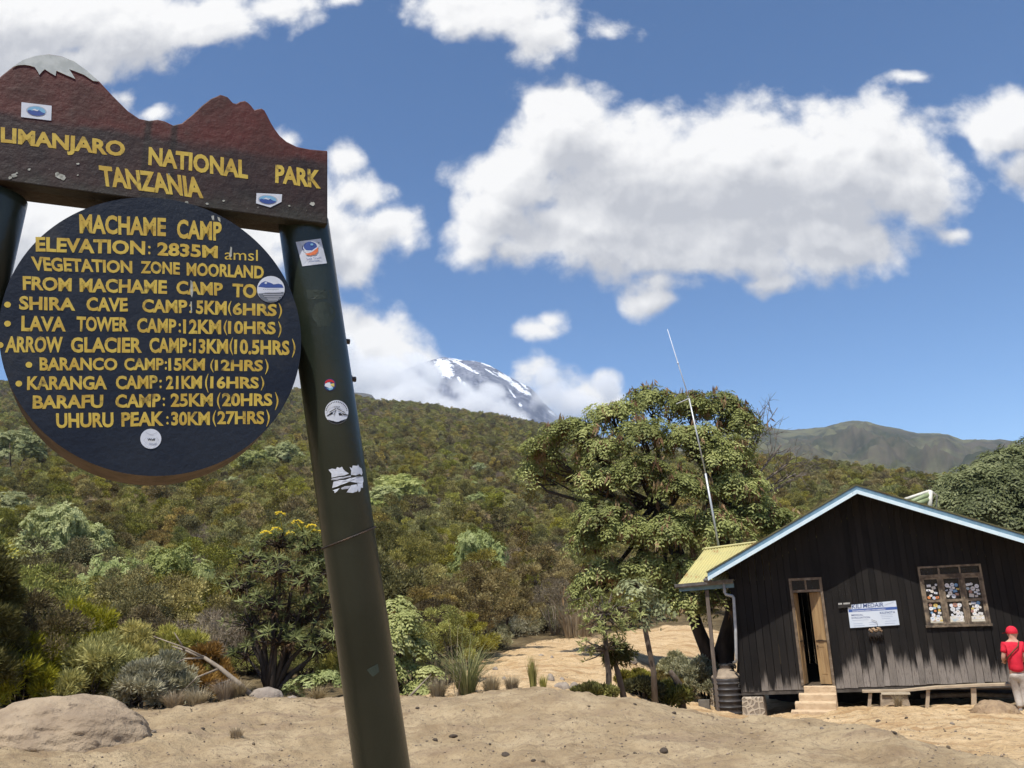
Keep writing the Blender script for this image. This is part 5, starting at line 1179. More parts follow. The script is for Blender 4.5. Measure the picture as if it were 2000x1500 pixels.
def tuft_mesh(name, rg, H_, R_, m, n=260, W=0.014, arch=0.6):
    """arching grass blades, three quads long each"""
    q = rg.uniform(0, 6.28, n); L = H_ * rg.uniform(0.55, 1.1, n); o = rg.uniform(0.15, 1.0, n) * arch
    dr = np.stack([np.cos(q), np.sin(q), 0 * q], 1); sd_ = np.stack([-np.sin(q), np.cos(q), 0 * q], 1)
    base = dr * (R_ * 0.22 * rg.uniform(0, 1, n) ** 0.5)[:, None]; rows = []
    for s in (0, 0.35, 0.7, 1.0):
        c = base + dr * (o * L * s ** 1.6)[:, None] + np.array([0, 0, 1.0]) * (L * (s - 0.38 * o * s ** 2.4))[:, None]
        w = W * (1 - s * 0.85); rows += [c - sd_ * w / 2, c + sd_ * w / 2]
    V = np.stack(rows, 1).reshape(-1, 3); b = np.arange(n)[:, None] * 8
    Fq = np.concatenate([b + np.array([[2 * k, 2 * k + 1, 2 * k + 3, 2 * k + 2]]) for k in range(3)])
    return mesh_data(name, V, Fq, m, att=np.repeat(np.clip(rg.normal(0.5, 0.25, n), 0, 1), 8))

# ------------------------------------------------------------------ named plants
AVOID = []                                            # spots (x, y, radius) the heath leaves free
def avoid(p, r): AVOID.append((p[0], p[1], r))

# the big drooping tree behind the hut porch
TD = 26.6
HB = [(1275, 785, 50, 30, 0), (1195, 812, 50, 30, .5), (1120, 848, 55, 32, .8), (1060, 885, 38, 32, .5), (1035, 925, 20, 26, .2), (1095, 925, 40, 24, -.6), (1345, 795, 50, 32, .2), (1410, 798, 48, 32, -.3), (1445, 835, 34, 42, -.2),
      (1255, 850, 55, 32, 1.0), (1345, 865, 60, 36, .9), (1175, 885, 50, 30, 1.1), (1165, 945, 50, 34, 1.0), (1250, 925, 55, 34, 1.3), (1410, 895, 55, 40, .8), (1440, 955, 52, 44, .6), (1330, 955, 52, 34, 1.5), (1180, 1010, 55, 36, 1.2), (1235, 1045, 55, 36, 1.3),
      (1150, 1062, 36, 34, .8), (1310, 1040, 55, 40, 1.5), (1400, 1035, 55, 40, .9), (1480, 1010, 52, 40, .2), (1525, 1030, 36, 30, -.3), (1180, 1125, 45, 36, .9), (1145, 1165, 26, 40, .7), (1345, 1120, 45, 38, 1.2), (1270, 1115, 45, 36, 1.2), (1345, 1185, 30, 30, 1.3), (1395, 1165, 30, 22, .6), (1430, 1105, 36, 30, .2), (1300, 1160, 22, 22, 1.1)]
def big_tree(name, label, blobs, D0, base_px, trunks, per, seed, root_d=None, leafL=0.42, tass=True, cat='tree', limb=True, sc=1.0, leaf_m=None):
    rg = g_(seed); bp = gp(base_px, root_d or D0); t = thing(name, label, cat, tuple(bp)); avoid(bp, 2.0)
    C, A, T_, Bc = [], [], [], []
    for (cx, cy, rx, ry, dz) in blobs:
        dep = D0 - dz * sc; c = at_d(cx, cy, dep); k = dep / F; Rx, Rz = rx * k, ry * k; Bc.append(c)
        n = max(6, int(per * (rx * ry) / 1700)); d = sph(n, rg); d[:, 2] = np.where(d[:, 2] < -0.25, -d[:, 2], d[:, 2])
        p = c + d * np.array([Rx, Rx * 0.9, Rz]) * rg.uniform(0.35, 1.15, (n, 1))
        C.append(p); A.append(nrm(d * np.array([0.7, 0.7, 0.5]) + np.array([0, 0, 0.65]) + rg.normal(0, .2, (n, 3)))); T_.append(np.full(n, rg.uniform(0.2, 0.66)))
    C = np.concatenate(C); A = np.concatenate(A); T_ = np.concatenate(T_); o_ = np.array(bp)
    V, own = rosettes(C, A, rg, 8, leafL, leafL * 0.125, 4, 0.6, 0.45, leafL * 0.36)
    tt = np.clip(T_[own] + rg.normal(0, 0.13, len(own)) + rg.normal(0, 0.14, len(C))[own], 0, 1)
    mesh_obj('crown', V - o_, quads_of(len(V) // 4), leaf_m or L_hag, t, att=np.repeat(tt, 4))
    if tass:                                          # hanging rusty flower heads and spent brown leaves
        n = int(len(C) * 0.6); i = rg.integers(0, len(C), n); P = np.repeat(C[i] + rg.normal(0, .16, (n, 3)) + np.array([0, 0, 0.02]), 7, 0); m_ = len(P)
        D = nrm(np.array([0, 0, -1.0]) + rg.normal(0, .3, (m_, 3))); V = diamonds(P + rg.normal(0, .05, (m_, 3)), D, sph(m_, rg), rg.uniform(.16, .36, m_), .06)
        mesh_obj('flower_tassels', V - o_, quads_of(m_), L_tass, t, att=np.repeat(np.repeat(rg.uniform(0, 1, n), 7), 4))
    b = MB()
    for path, rad in trunks:
        pts = [at_d(x, y, D0 + dz) for x, y, dz in path]; pts[0] = pts[0] - np.array([0, 0, 0.3]); b.tube(pts, rad, 12)
    if limb:
        heads = [at_d(*trunks[k][0][-1][:2], D0 + trunks[k][0][-1][2]) for k in range(len(trunks))]
        for c in Bc:
            h = min(heads, key=lambda q: np.linalg.norm(q - c)); L_ = np.linalg.norm(c - h); mid = h * 0.55 + c * 0.45 + np.array([0, 0, -0.10 * L_]) + rg.normal(0, .06 * L_, 3)
            q1 = h * .8 + mid * .2 + rg.normal(0, .02 * L_, 3)
            b.tube([h, q1, mid, c * .75 + mid * .25 + rg.normal(0, .03 * L_, 3), c], [.13 * sc, .10 * sc, .07 * sc, .045 * sc, .015], 7)
            for _ in range(5):
                e = c + rg.normal(0, 0.28 * sc, 3); s_ = mid * rg.uniform(.0, .5) + c * 1.0; s_ = mid + (c - mid) * rg.uniform(.3, .9)
                b.tube([s_, (s_ + e) / 2 + rg.normal(0, .08, 3), e], [.03, .02, .008], 5)
    b.build('trunk', [bark_d], t, True)
    return t
big_tree('weeping_tree', 'tall broad tree with drooping light green leaves and rusty flower tassels behind hut porch', HB, TD, 1395,
         [([(1398, 1322, 0), (1385, 1280, 0), (1362, 1225, 0.0), (1345, 1170, .2), (1330, 1085, .4), (1290, 990, .5)], [.27, .22, .19, .17, .14, .12]),
          ([(1408, 1322, .2), (1415, 1270, .2), (1432, 1205, .3), (1437, 1150, .3), (1415, 1060, .4), (1390, 960, .5)], [.34, .30, .26, .22, .18, .13])], 48, 5)
big_tree('leafy_tree', 'dense light green tree cut off by the right edge beyond the hut roof', [(1905, 950, 42, 36, 1), (1958, 925, 45, 36, 0), (2010, 900, 50, 36, -1), (2065, 910, 50, 40, -1), (1870, 985, 36, 28, 1.2), (1930, 985, 50, 34, 2), (1995, 960, 55, 44, 1.5), (1850, 950, 22, 18, .5), (1900, 1020, 40, 26, 1.5), (1965, 1025, 45, 30, 2), (2030, 1000, 60, 44, 1.5), (1990, 1060, 50, 30, 1.5), (2060, 1060, 50, 40, 1), (1940, 1070, 40, 26, 1.4)], 41, 1985,
         [([(1990, 1230, 0), (1988, 1150, 0), (1985, 1080, 0.3)], [.4, .34, .25])], 90, 9, leafL=0.62, leaf_m=L_far, tass=False, sc=1.3)

# slim young trees at the edge of the clearing
def slim_tree(name, label, path, rad, blobs, D0, m, leafL, per, seed, kind='rosette'):
    rg = g_(seed); bp = gp(path[0][0], D0); t = thing(name, label, 'tree', tuple(bp)); o_ = np.array(bp); avoid(bp, .8)
    pts = [at_d(x, y, D0) for x, y in path]; pts[0] = np.array([pts[0][0], pts[0][1], bp[2] - 0.15]); b = MB(); b.tube(pts, rad, 9)
    C, A = [], []
    for (cx, cy, rx, ry) in blobs:
        c = at_d(cx, cy, D0 + rg.uniform(-.25, .25)); k = D0 / F; n = int(per * rx * ry / 900); d = sph(n, rg)
        p = c + d * np.array([rx * k, rx * k, ry * k]) * rg.uniform(.25, 1.05, (n, 1)); C.append(p); A.append(nrm(d * .6 + np.array([0, 0, .8]) + rg.normal(0, .25, (n, 3))))
        h = min(pts[1:], key=lambda q: np.linalg.norm(q - c))
        for e in p[:: max(1, n // 9)]: b.tube([h, (h + e) / 2 + rg.normal(0, .05, 3), e], [.018, .012, .005], 5)
    C = np.concatenate(C); A = np.concatenate(A)
    if kind == 'rosette': V, own = rosettes(C, A, rg, 6, leafL, leafL * .16, 4, .5, .4, leafL * .32)
    else: V, own = straps(C, A, rg, 11, leafL, leafL * .17)
    mesh_obj('crown', V - o_, quads_of(len(V) // 4), m, t, att=np.repeat(np.clip(.5 + rg.normal(0, .2, len(C))[own] + rg.normal(0, .12, len(own)), 0, 1), 4))
    b.build('trunk', [bark], t, True); return t
slim_tree('young_tree', 'thin young tree with sparse pale leaves leaning left of the others', [(1187, 1357), (1189, 1315), (1183, 1270), (1180, 1200)], [.055, .05, .04, .025], [(1180, 1170, 36, 30), (1160, 1215, 32, 34), (1205, 1215, 36, 40), (1145, 1270, 24, 22), (1190, 1255, 30, 26), (1235, 1180, 26, 30)], 15.0, L_hag, .12, 24, 21, 'strap')
slim_tree('young_tree', 'small dark bushy tree with a bent double stem', [(1222, 1362), (1207, 1315), (1198, 1285)], [.06, .05, .035], [(1203, 1272, 30, 26), (1225, 1280, 18, 18), (1190, 1285, 18, 18)], 15.4, L_dark, .13, 95, 22, 'strap')
slim_tree('young_tree', 'slender straight stemmed tree standing right of the dark bushy tree', [(1278, 1364), (1276, 1310), (1265, 1255), (1252, 1190), (1245, 1140)], [.06, .055, .05, .045, .03], [(1262, 1178, 22, 26), (1238, 1150, 26, 22)], 17.0, L_hag, .36, 17, 23)

# grey leafless tree reaching out right of the big crown
t = thing('bare_tree', 'leafless grey tree with fine twigs right of the big drooping tree', 'tree', tuple(gp(1445, 27.5))); rg = g_(31)
b = MB(); o_ = gp(1445, 27.5)
def fork(p, d, L, r, n):
    pts = [p]; 
    for k in range(3): d = nrm(d + rg.normal(0, .16, 3)); pts.append(pts[-1] + d * L / 3)
    b.tube(pts, [r, r * .85, r * .7, r * .55], 5)
    if n:
        for _ in range(rg.integers(2, 4)): fork(pts[rg.integers(1, 4)], nrm(d + rg.normal(0, .55, 3)), L * rg.uniform(.55, .8), r * .58, n - 1)
tr0, tr1 = np.array(o_) - np.array([0, 0, .2]), at_d(1440, 1000, 27.5)
b.tube([tr0, (tr0 + tr1) / 2 + np.array([.15, 0, 0]), tr1], [.16, .12, .09], 8)
for (x, y) in ((1525, 870), (1540, 905), (1490, 830), (1530, 950), (1555, 925), (1470, 850)):
    e = at_d(x, y, 27.5 + rg.uniform(-.5, .5)); m_ = tr1 + (e - tr1) * .5 + np.array([0, 0, .15]); b.tube([tr1, m_, e], [.06, .04, .022], 6)
    for _ in range(4): fork(m_ + (e - m_) * rg.uniform(.2, 1), nrm((e - tr1) + rg.normal(0, .7, 3)), rg.uniform(.5, .9), .018, 2)
b.build('trunk', [mat('bleached bark', (0.20, 0.165, 0.14), (0.12, 0.10, 0.085), 6, .9)], t, True)

# flowering strap-leaved bush left of the post
def strap_bush(name, label, base_px, D0, blobs, per, seed, flowers=(), leafL=.17, m=L_strap, dead=.6, cat='bush', strapw=.019):
    rg = g_(seed); bp = gp(base_px, D0); o_ = np.array(bp); t = thing(name, label, cat, tuple(bp)); avoid(bp, 1.6); b = MB(); C, A = [], []
    for (cx, cy, rx, ry) in blobs:
        c = at_d(cx, cy, D0 + rg.uniform(-.5, .3)); k = D0 / F; n = max(3, int(per * rx * ry / 1600)); d = sph(n, rg); d[:, 2] = np.abs(d[:, 2]) * .9 + .05
        p = c + d * np.array([rx * k, rx * k, ry * k]) * rg.uniform(.6, 1.05, (n, 1)); C.append(p); A.append(nrm(d + np.array([0, 0, .6])))
        m0 = o_ + (c - o_) * .35 + np.array([0, 0, .1]); mid = m0 * .5 + c * .5 + rg.normal(0, .08, 3); b.tube([o_ + rg.normal(0, .06, 3) * np.array([1, 1, 0]) - np.array([0, 0, .15]), m0, mid, c], [.06, .045, .03, .018], 6)
        for e in p: b.tube([c - (e - c) * .2, (c + e) / 2 + rg.normal(0, .04, 3), e], [.016, .012, .008], 4, cap=False)
    C = np.concatenate(C); A = np.concatenate(A); V, own = straps(C, A, rg, 17, leafL, strapw, 1.0, .3); tt = np.clip(.58 + rg.normal(0, .14, len(C))[own] + rg.normal(0, .1, len(own)), .22, 1)
    Ad = nrm(-A * .3 + np.array([0, 0, -1.0])); nd = int(len(C) * dead * 2); i = rg.integers(0, len(C), nd)
    V2, _ = straps(C[i] - A[i] * rg.uniform(.06, .3, (nd, 1)), Ad[i], rg, 7, leafL * .8, strapw * .9, .7, .6)
    V = np.concatenate([V, V2]); tt = np.concatenate([tt, np.clip(rg.normal(.06, .06, len(V2) // 4), 0, .14)])
    mesh_obj('foliage', V - o_, quads_of(len(V) // 4), m, t, att=np.repeat(tt, 4)); b.build('stems', [bark_d], t, True)
    for (fx, fy) in flowers:
        c = at_d(fx, fy, D0 - .2); fb = MB()
        for _ in range(34):
            q = c + np.array([rg.uniform(-.095, .095), rg.uniform(-.08, .08), 0]); q[2] += .045 * (1 - ((q[0] - c[0]) / .095) ** 2) + rg.uniform(-.02, .01); fb.add([q + .018 * np.array(v) for v in ((1, 0, 0), (0, 1, 0), (-1, 0, 0), (0, -1, 0), (0, 0, .9))], [(0, 1, 4), (1, 2, 4), (2, 3, 4), (3, 0, 4), (3, 2, 1, 0)])
        stem_to = C[np.argmin(np.linalg.norm(C - c, axis=1))]; fb.tube([stem_to, c], .006, 4); fb.build('flower_head', [yel_f], t)
        V, own = straps(np.array([c - np.array([0, 0, .06 + .07 * j]) for j in range(3)]), np.array([[0, 0, 1.0]] * 3), rg, 14, leafL * .8, strapw, .9, .4); mesh_obj('leaf_whorl', V - o_, quads_of(len(V) // 4), m, t, att=np.repeat(np.clip(rg.normal(.7, .12, len(own)), .25, 1), 4))
    return t
strap_bush('flowering_bush', 'tall strap leaved bush with yellow flower heads left of the sign post', 530, 16.2,
           [(545, 1065, 55, 40), (600, 1075, 45, 40), (490, 1095, 40, 32), (540, 1120, 60, 40), (470, 1150, 45, 40), (600, 1140, 60, 40), (530, 1185, 60, 40), (590, 1215, 60, 45), (490, 1225, 50, 36), (630, 1190, 40, 50), (540, 1255, 55, 36), (480, 1280, 36, 26), (610, 1275, 50, 36), (630, 1110, 40, 50), (650, 1250, 40, 40)], 21, 41,
           [(546, 1005), (580, 1021), (520, 1042), (539, 1035), (567, 1044), (608, 1029), (618, 1040)])
def leafy(name, label, base_px, D0, blobs, per, seed, m, L=.22, cat='bush', stem=bark):
    rg = g_(seed); bp = gp(base_px, D0); o_ = np.array(bp); t = thing(name, label, cat, tuple(bp)); avoid(bp, 1.2); b = MB(); C, A = [], []
    for (cx, cy, rx, ry) in blobs:
        c = at_d(cx, cy, D0 + rg.uniform(-.3, .3)); k = D0 / F; n = max(4, int(per * rx * ry / 900)); d = sph(n, rg); d[:, 2] = np.where(d[:, 2] < -.2, -d[:, 2], d[:, 2])
        C.append(c + d * np.array([rx * k, rx * k, ry * k]) * rg.uniform(.5, 1.05, (n, 1))); A.append(nrm(d + np.array([0, 0, .7]))); b.tube([o_ - np.array([0, 0, .15]), o_ * .6 + c * .4 + rg.normal(0, .08, 3), c], [.05, .035, .015], 6)
    C = np.concatenate(C); A = np.concatenate(A); V, own = rosettes(C, A, rg, 7, L, L * .22, 3, .55, .45, L * .42)
    mesh_obj('foliage', V - o_, quads_of(len(V) // 4), m, t, att=np.repeat(np.clip(.5 + rg.normal(0, .18, len(C))[own] + rg.normal(0, .12, len(own)), 0, 1), 4)); b.build('stems', [stem], t, True); return t
leafy('pale_bush', 'large pale green leafy bush directly right of the sign post', 785, 16.4, [(775, 1190, 26, 24), (790, 1230, 40, 36), (755, 1260, 40, 50), (810, 1275, 32, 32), (790, 1310, 44, 30), (835, 1318, 20, 20), (745, 1320, 40, 40), (820, 1345, 30, 18)], 26, 51, L_pale, .20)
leafy('pale_bush', 'low pale green bush at the foot of the flowering bush', 610, 15.6, [(600, 1335, 36, 18), (640, 1330, 30, 26), (570, 1348, 22, 12)], 24, 52, L_pale, .15)
leafy('pale_bush', 'small light green leafy plant growing among heath beside the fallen branch', 320, 17.5, [(318, 1293, 14, 14), (330, 1300, 10, 10)], 24, 53, L_pale, .18)

# front row of feathery bushes on the left
for k, (px, d, hpx, rpx, m, lab) in enumerate([
    (30, 15.4, 95, 62, L_green, 'green feathery heath bush at the left edge behind the boulder'), (95, 16.4, 140, 70, L_green, 'tallest yellow green feathery bush behind the boulder'), (185, 15.6, 105, 66, L_green, 'broad yellow green feathery bush above the boulder crest'),
    (255, 16.8, 120, 55, L_green, 'upright green feathery bush right of the boulder'), (395, 15.9, 85, 45, L_rust, 'bronze tinted heath bush near the fallen branch'), (275, 15.0, 66, 40, L_silver, 'silver grey low bush just above the right end of the boulder'), (318, 15.3, 74, 40, L_silver, 'second silver grey bush, beside dry grass'),
    (-48, 15.2, 262, 60, L_dark, 'dark tall heath bush cut off by the left edge'), (345, 17.6, 110, 50, L_green, 'green feathery bush behind the silver grey bushes'), (150, 18.6, 150, 60, L_green, 'olive feathery bush behind the front row'), (700, 17.2, 150, 55, L_green, 'green feathery bush behind the sign post foot')]):
    p = gp(px, d); s_ = d / F; rg = g_(300 + k); avoid(p, .45)
    put('feathery_bush', lab, 'bush', p, [('foliage', heath_mesh('feather_foliage', rg, hpx * s_ * (1.0 if hpx > 200 else 1.12), rpx * s_ * 1.1, 90 if hpx > 200 else 46, 330 if hpx > 200 else 210, .10, .018, m, .55, .04)), ('stems', stems_mesh('feather_stems', rg, hpx * s_ * .8, rpx * s_ * .7, 8, bark_d, .022))])
# tussocks and dry grass
for k, (px, d, h, r, m, n, arch, lab, cat) in enumerate([
    (912, 14.8, 1.0, .6, L_blade, 300, 1.05, 'big green tussock with long arching blades on the crest', 'grass tuft'), (892, 14.7, 1.5, .3, L_straw, 11, .6, 'few long dry flower stalks beside the green tussock', 'grass tuft'),
    (1042, 14.2, .52, .22, L_green, 130, .22, 'short upright green reed tuft in the clearing', 'reed tuft'), (1062, 14.0, .24, .2, L_green, 90, .4, 'low green tuft beside the reed tuft', 'reed tuft'),
    (340, 14.4, .30, .5, L_straw, 480, .9, 'dry straw coloured tuft right of the boulder', 'grass tuft'), (385, 14.3, .32, .5, L_straw, 480, .9, 'dry straw tuft above a brown bank', 'grass tuft'), (440, 14.0, .33, .5, L_straw, 520, .9, 'dry straw tuft left of the flat grey rock', 'grass tuft'), (467, 14.0, .28, .4, L_straw, 360, .9, 'small straw tuft touching the flat grey rock', 'grass tuft'),
    (855, 14.9, .35, .5, L_straw, 420, .8, 'dry tuft left of the green tussock', 'grass tuft'), (960, 14.4, .30, .5, L_straw, 380, .85, 'dry tuft right of the green tussock', 'grass tuft'), (1000, 13.6, .22, .4, L_straw, 300, .85, 'thin dry tuft on the crest below the reed tuft', 'grass tuft'),
    (462, 10.8, .13, .3, L_straw, 160, .9, 'tiny dry tuft alone on the bare near soil', 'grass tuft'), (620, 14.3, .26, .4, L_straw, 300, .9, 'dry tuft behind the sign post', 'grass tuft'), (1755, 20.8, .3, .3, L_straw, 150, .8, 'dry tuft by the concrete block under the hut', 'grass tuft')]):
    p = gp(px, d); put('grass_tuft', lab, cat, p, [('blades', tuft_mesh('blades', g_(400 + k), h, r, m, n, .016 if m is not L_straw else .010, arch))])
p = gp(1128, 36); put('plume_grass', 'tall pale straw plume grass left of the drooping tree', 'grass tuft', p, [('blades', tuft_mesh('plume', g_(450), 2.0, 3.2, L_straw, 260, .035, .6))])
# low shrubs in the shade of the tree
for k, (px, d, r, h, m, lab) in enumerate([(1300, 18.2, 46, 30, L_dark, 'dark low shrub between the slim tree and the stump'), (1255, 17.6, 36, 24, L_dark, 'dark low shrub behind the slim tree'), (1345, 23.0, 44, 60, L_silver, 'grey green low shrub left of the water tank'), (1318, 24.0, 40, 50, L_silver, 'grey green low shrub under the big tree'), (1378, 24.0, 30, 60, L_silver, 'grey green low shrub close behind the tank'), (1240, 19.6, 34, 22, L_heath, 'brownish low shrub at the edge of the sand'), (1160, 14.6, 34, 14, L_heath, 'brownish creeping shrub by the thin young tree'), (1290, 22.0, 30, 24, L_heath, 'brownish low shrub behind the grey green ones'),
                                          (1000, 37, 50, 34, L_silver, 'grey low shrub at the far end of the clearing'), (1060, 38, 60, 40, L_silver, 'wide grey low shrub at the top of the clearing'), (1110, 40, 50, 40, L_green, 'yellowish low shrub at the top of the clearing'), (960, 30, 40, 50, L_silver, 'grey rounded shrub at the left end of the clearing')]):
    p = gp(px, d); s_ = d / F; rg = g_(500 + k); avoid(p, .8)
    put('low_shrub', lab, 'shrub', p, [('foliage', heath_mesh('low_foliage', rg, h * s_ * 1.2, r * s_, 30, 190, .075, .03, m, .55, .05)), ('stems', stems_mesh('low_stems', rg, h * s_, r * s_ * .8, 9, bark_d, .02))])
# fallen bare branch
b = MB(); rg = g_(61); t = thing('fallen_branch', 'bleached fallen branch slanting across the heath left of the flat rock', 'branch', tuple(gp(492, 14.2)))
pp_ = [at_d(x, y, d) for x, y, d in ((497, 1364, 14.0), (470, 1338, 14.1), (430, 1305, 14.3), (400, 1285, 14.5), (360, 1270, 14.8), (335, 1262, 15))]; b.tube(pp_, [.045, .04, .034, .028, .018, .008], 8)
for (i, x, y) in ((2, 355, 1352), (3, 345, 1295), (4, 340, 1235), (3, 300, 1243), (1, 415, 1340)): e = at_d(x, y, 14.6); b.tube([pp_[i], (pp_[i] + e) / 2 + rg.normal(0, .05, 3), e], [.02, .014, .006], 6)
b.build('bough', [dead_m], t, True)
b = MB(); t = thing('dead_stem', 'thin dead stem leaning up right of the pale bush', 'branch', tuple(gp(795, 14.9))); b.tube([at_d(793, 1368, 14.7), at_d(815, 1345, 14.8), at_d(842, 1317, 14.9)], [.022, .018, .008], 6); b.build('bough', [dead_m], t, True)
b = MB(); t = thing('leaning_stump', 'dead leaning stump among low shrubs left of the tank', 'stump', tuple(gp(1333, 18.2))); b.tube([gp(1336, 18.4) - np.array([0, 0, .2]), at_d(1325, 1335, 18.2), at_d(1310, 1312, 18.0)], [.09, .075, .05], 8); b.build('bough', [bark], t, True)

# pale green round crowned trees on the slope
PT = [(330, 1063, 28, 150), (205, 1083, 30, 118), (105, 985, 43, 140), (150, 1008, 45, 96), (25, 838, 150, 95), (-20, 960, 80, 120), (930, 1035, 46, 92), (745, 945, 96, 84), (790, 930, 100, 92), (838, 980, 92, 70), (770, 926, 112, 80), (715, 970, 90, 70), (937, 903, 165, 30), (500, 880, 150, 66), (555, 866, 160, 66), (1120, 1080, 60, 50), (455, 930, 115, 44), (1000, 1205, 38, 40), (575, 1130, 40, 64)]
for k, (px, py, d, wpx) in enumerate(PT):
    p = gp(px, d); me, st, H_, R_ = PALES[k % 4]; s_ = wpx * d / F / (2 * R_); zs = (at_d(px, py, d)[2] - p[2]) / H_; p[2] -= .2
    LABS = ['pale green round crowned tree above the silver bushes', 'pale green tree left of the round crowned one', 'pale green tree high on the left slope', 'pale green tree joined to its twin on the left slope', 'small pale tree near the left edge, high on the slope', 'pale tree cut off by the left edge', 'bright green round tree alone on the middle slope', 'pale tree in the clump right of the post, leftmost', 'pale tree in the clump right of the post, in its middle', 'pale tree in the clump right of the post, rightmost', 'pale tree topping the clump right of the post', 'pale tree half behind the sign post', 'tiny bright green tree far up the middle slope', 'pale tree just below the round board', 'pale tree below the round board, further right', 'pale tree at the left side of the drooping tree', 'pale tree below the left rim of the round board', 'pale low tree at the top of the clearing', 'pale tree behind the flowering bush']
    put('round_tree', LABS[k], 'tree', p, [('crown', me), ('trunk', st)], 'pale green trees on the slope', k * 1.3, (s_, s_, max(zs, s_ * .8))); avoid(p, R_ * s_ * .8)

# ------------------------------------------------------------------ heath on the hillside
cand = []; rg = g_(77)
d = 15.0
while d < 610:
    sp_ = 2.3 + 0.0030 * d if d > 30 else 1.75
    na = int(1.66 * d / sp_); a = np.linspace(-0.83, 0.83, max(na, 2)) + rg.uniform(-.4, .4, max(na, 2)) * sp_ / d
    dd = d + rg.uniform(-.45, .45, len(a)) * sp_; cand.append(np.stack([dd * np.sin(a), dd * np.cos(a)], 1)); d += sp_ * .95
cand = np.concatenate(cand); dd = np.hypot(cand[:, 0], cand[:, 1])
ok = dd > veg_d(cand[:, 0], cand[:, 1]) + .5
hu = (cand[:, 0] - HO[0]) * HR[0] + (cand[:, 1] - HO[1]) * HR[1]; hd = (cand[:, 0] - HO[0]) * HD[0] + (cand[:, 1] - HO[1]) * HD[1]
ok &= ~((hu > -3) & (hu < 9) & (hd > -3) & (hd < 9))
for (x, y, r) in AVOID: ok &= np.hypot(cand[:, 0] - x, cand[:, 1] - y) > r
ok &= rg.uniform(0, 1, len(cand)) > .06
cand = cand[ok]; dd = dd[ok]; zc = terrain(cand[:, 0], cand[:, 1]); order = np.argsort(dd); cand, dd, zc = cand[order], dd[order], zc[order]
aa = np.arctan2(cand[:, 0], cand[:, 1])
typ = np.where(rg.uniform(0, 1, len(cand)) + 1.3 * fbm(cand[:, 0] * .07, cand[:, 1] * .07, 3, 12) > .97, 1, 0)
sz = np.where(dd < 24, .55 + .25 * rg.uniform(0, 1, len(dd)), .62 + .70 * rg.uniform(0, 1, len(dd)) ** 1.3) * (1 + .3 * fbm(cand[:, 0] * .05, cand[:, 1] * .05, 2, 15)); sz *= np.clip(1 + (dd - 150) / 900, 1, 1.25)
vis = (aa > az_of(-40)) & (aa < az_of(2040)) & ~((aa > az_of(1290)) & (dd < 46)) & (aa < az_of(1850))
near = np.where(vis)[0][:290]; ind = np.zeros(len(cand), bool); ind[near] = True
HL = 'brown olive heath shrub, one of the many on the slope'; GL = 'dry grey twiggy shrub among the heath on the slope'
for i in near:
    if typ[i] == 0: me, _, st, H_, R_ = HEATH[i % 7]; nm, lb, gr, ct = 'heath_shrub', HL, 'heath shrubs covering the slope', 'shrub'
    else: me, _, st, H_, R_ = GREYS[i % 3]; nm, lb, gr, ct = 'dry_shrub', GL, 'dry grey shrubs among the heath', 'shrub'
    s_ = float(sz[i]); t = put(nm, lb, ct, (cand[i, 0], cand[i, 1], zc[i] - .1), [('crown', me), ('stems', st)], gr, float(i * 2.399), (s_ * 1.05, s_ * 1.05, s_ * rg.uniform(.85, 1.1)))
rest = np.where(~ind & ((dd > 46) | (aa < az_of(1290))))[0]
src = bpy.data.collections.new('heath sources')
for k, me in enumerate([h[1] for h in HEATH] + [g[1] for g in GREYS] + [PALES[0][0]]):
    src.objects.link(bpy.data.objects.new('source_%02d' % k, me))
V = np.stack([cand[rest, 0], cand[rest, 1], zc[rest] - .15], 1)
me = bpy.data.meshes.new('heath_cover'); me.vertices.add(len(V)); me.vertices.foreach_set('co', V.astype(np.float32).ravel())
kind = np.where(typ[rest] == 0, rg.integers(0, 7, len(rest)), rg.integers(7, 10, len(rest))); kind = np.where(rg.uniform(0, 1, len(rest)) + .9 * fbm(V[:, 0] * .02, V[:, 1] * .02, 2, 44) > 1.10, 10, kind)
for nm, ty, val in (('kind', 'INT', kind), ('scl', 'FLOAT', np.where(kind == 10, sz[rest] * .62, sz[rest])), ('rot', 'FLOAT', rg.uniform(0, 6.28, len(rest)))):
    a = me.attributes.new(nm, ty, 'POINT'); a.data.foreach_set('value', np.asarray(val, np.int32 if ty == 'INT' else np.float32))
hc = bpy.data.objects.new('heath_cover', me); COL.objects.link(hc); tag(hc, 'dense brown green heath scrub covering the upper hillside', 'scrub', kind='stuff')
ng = bpy.data.node_groups.new('scatter heath', 'GeometryNodeTree'); ng.interface.new_socket('Geometry', in_out='INPUT', socket_type='NodeSocketGeometry'); ng.interface.new_socket('Geometry', in_out='OUTPUT', socket_type='NodeSocketGeometry')
q = NT(ng); gi = q.n('NodeGroupInput'); go = q.n('NodeGroupOutput'); m2p = q.n('GeometryNodeMeshToPoints'); iop = q.n('GeometryNodeInstanceOnPoints'); ci = q.n('GeometryNodeCollectionInfo')
ci.inputs['Collection'].default_value = src; ci.inputs['Separate Children'].default_value = True; ci.inputs['Reset Children'].default_value = True
def natt(nm, ty): n_ = q.n('GeometryNodeInputNamedAttribute', data_type=ty); n_.inputs['Name'].default_value = nm; return n_.outputs['Attribute']
q.l(gi.outputs[0], m2p.inputs['Mesh']); q.l(m2p.outputs[0], iop.inputs['Points']); q.l(ci.outputs[0], iop.inputs['Instance']); iop.inputs['Pick Instance'].default_value = True
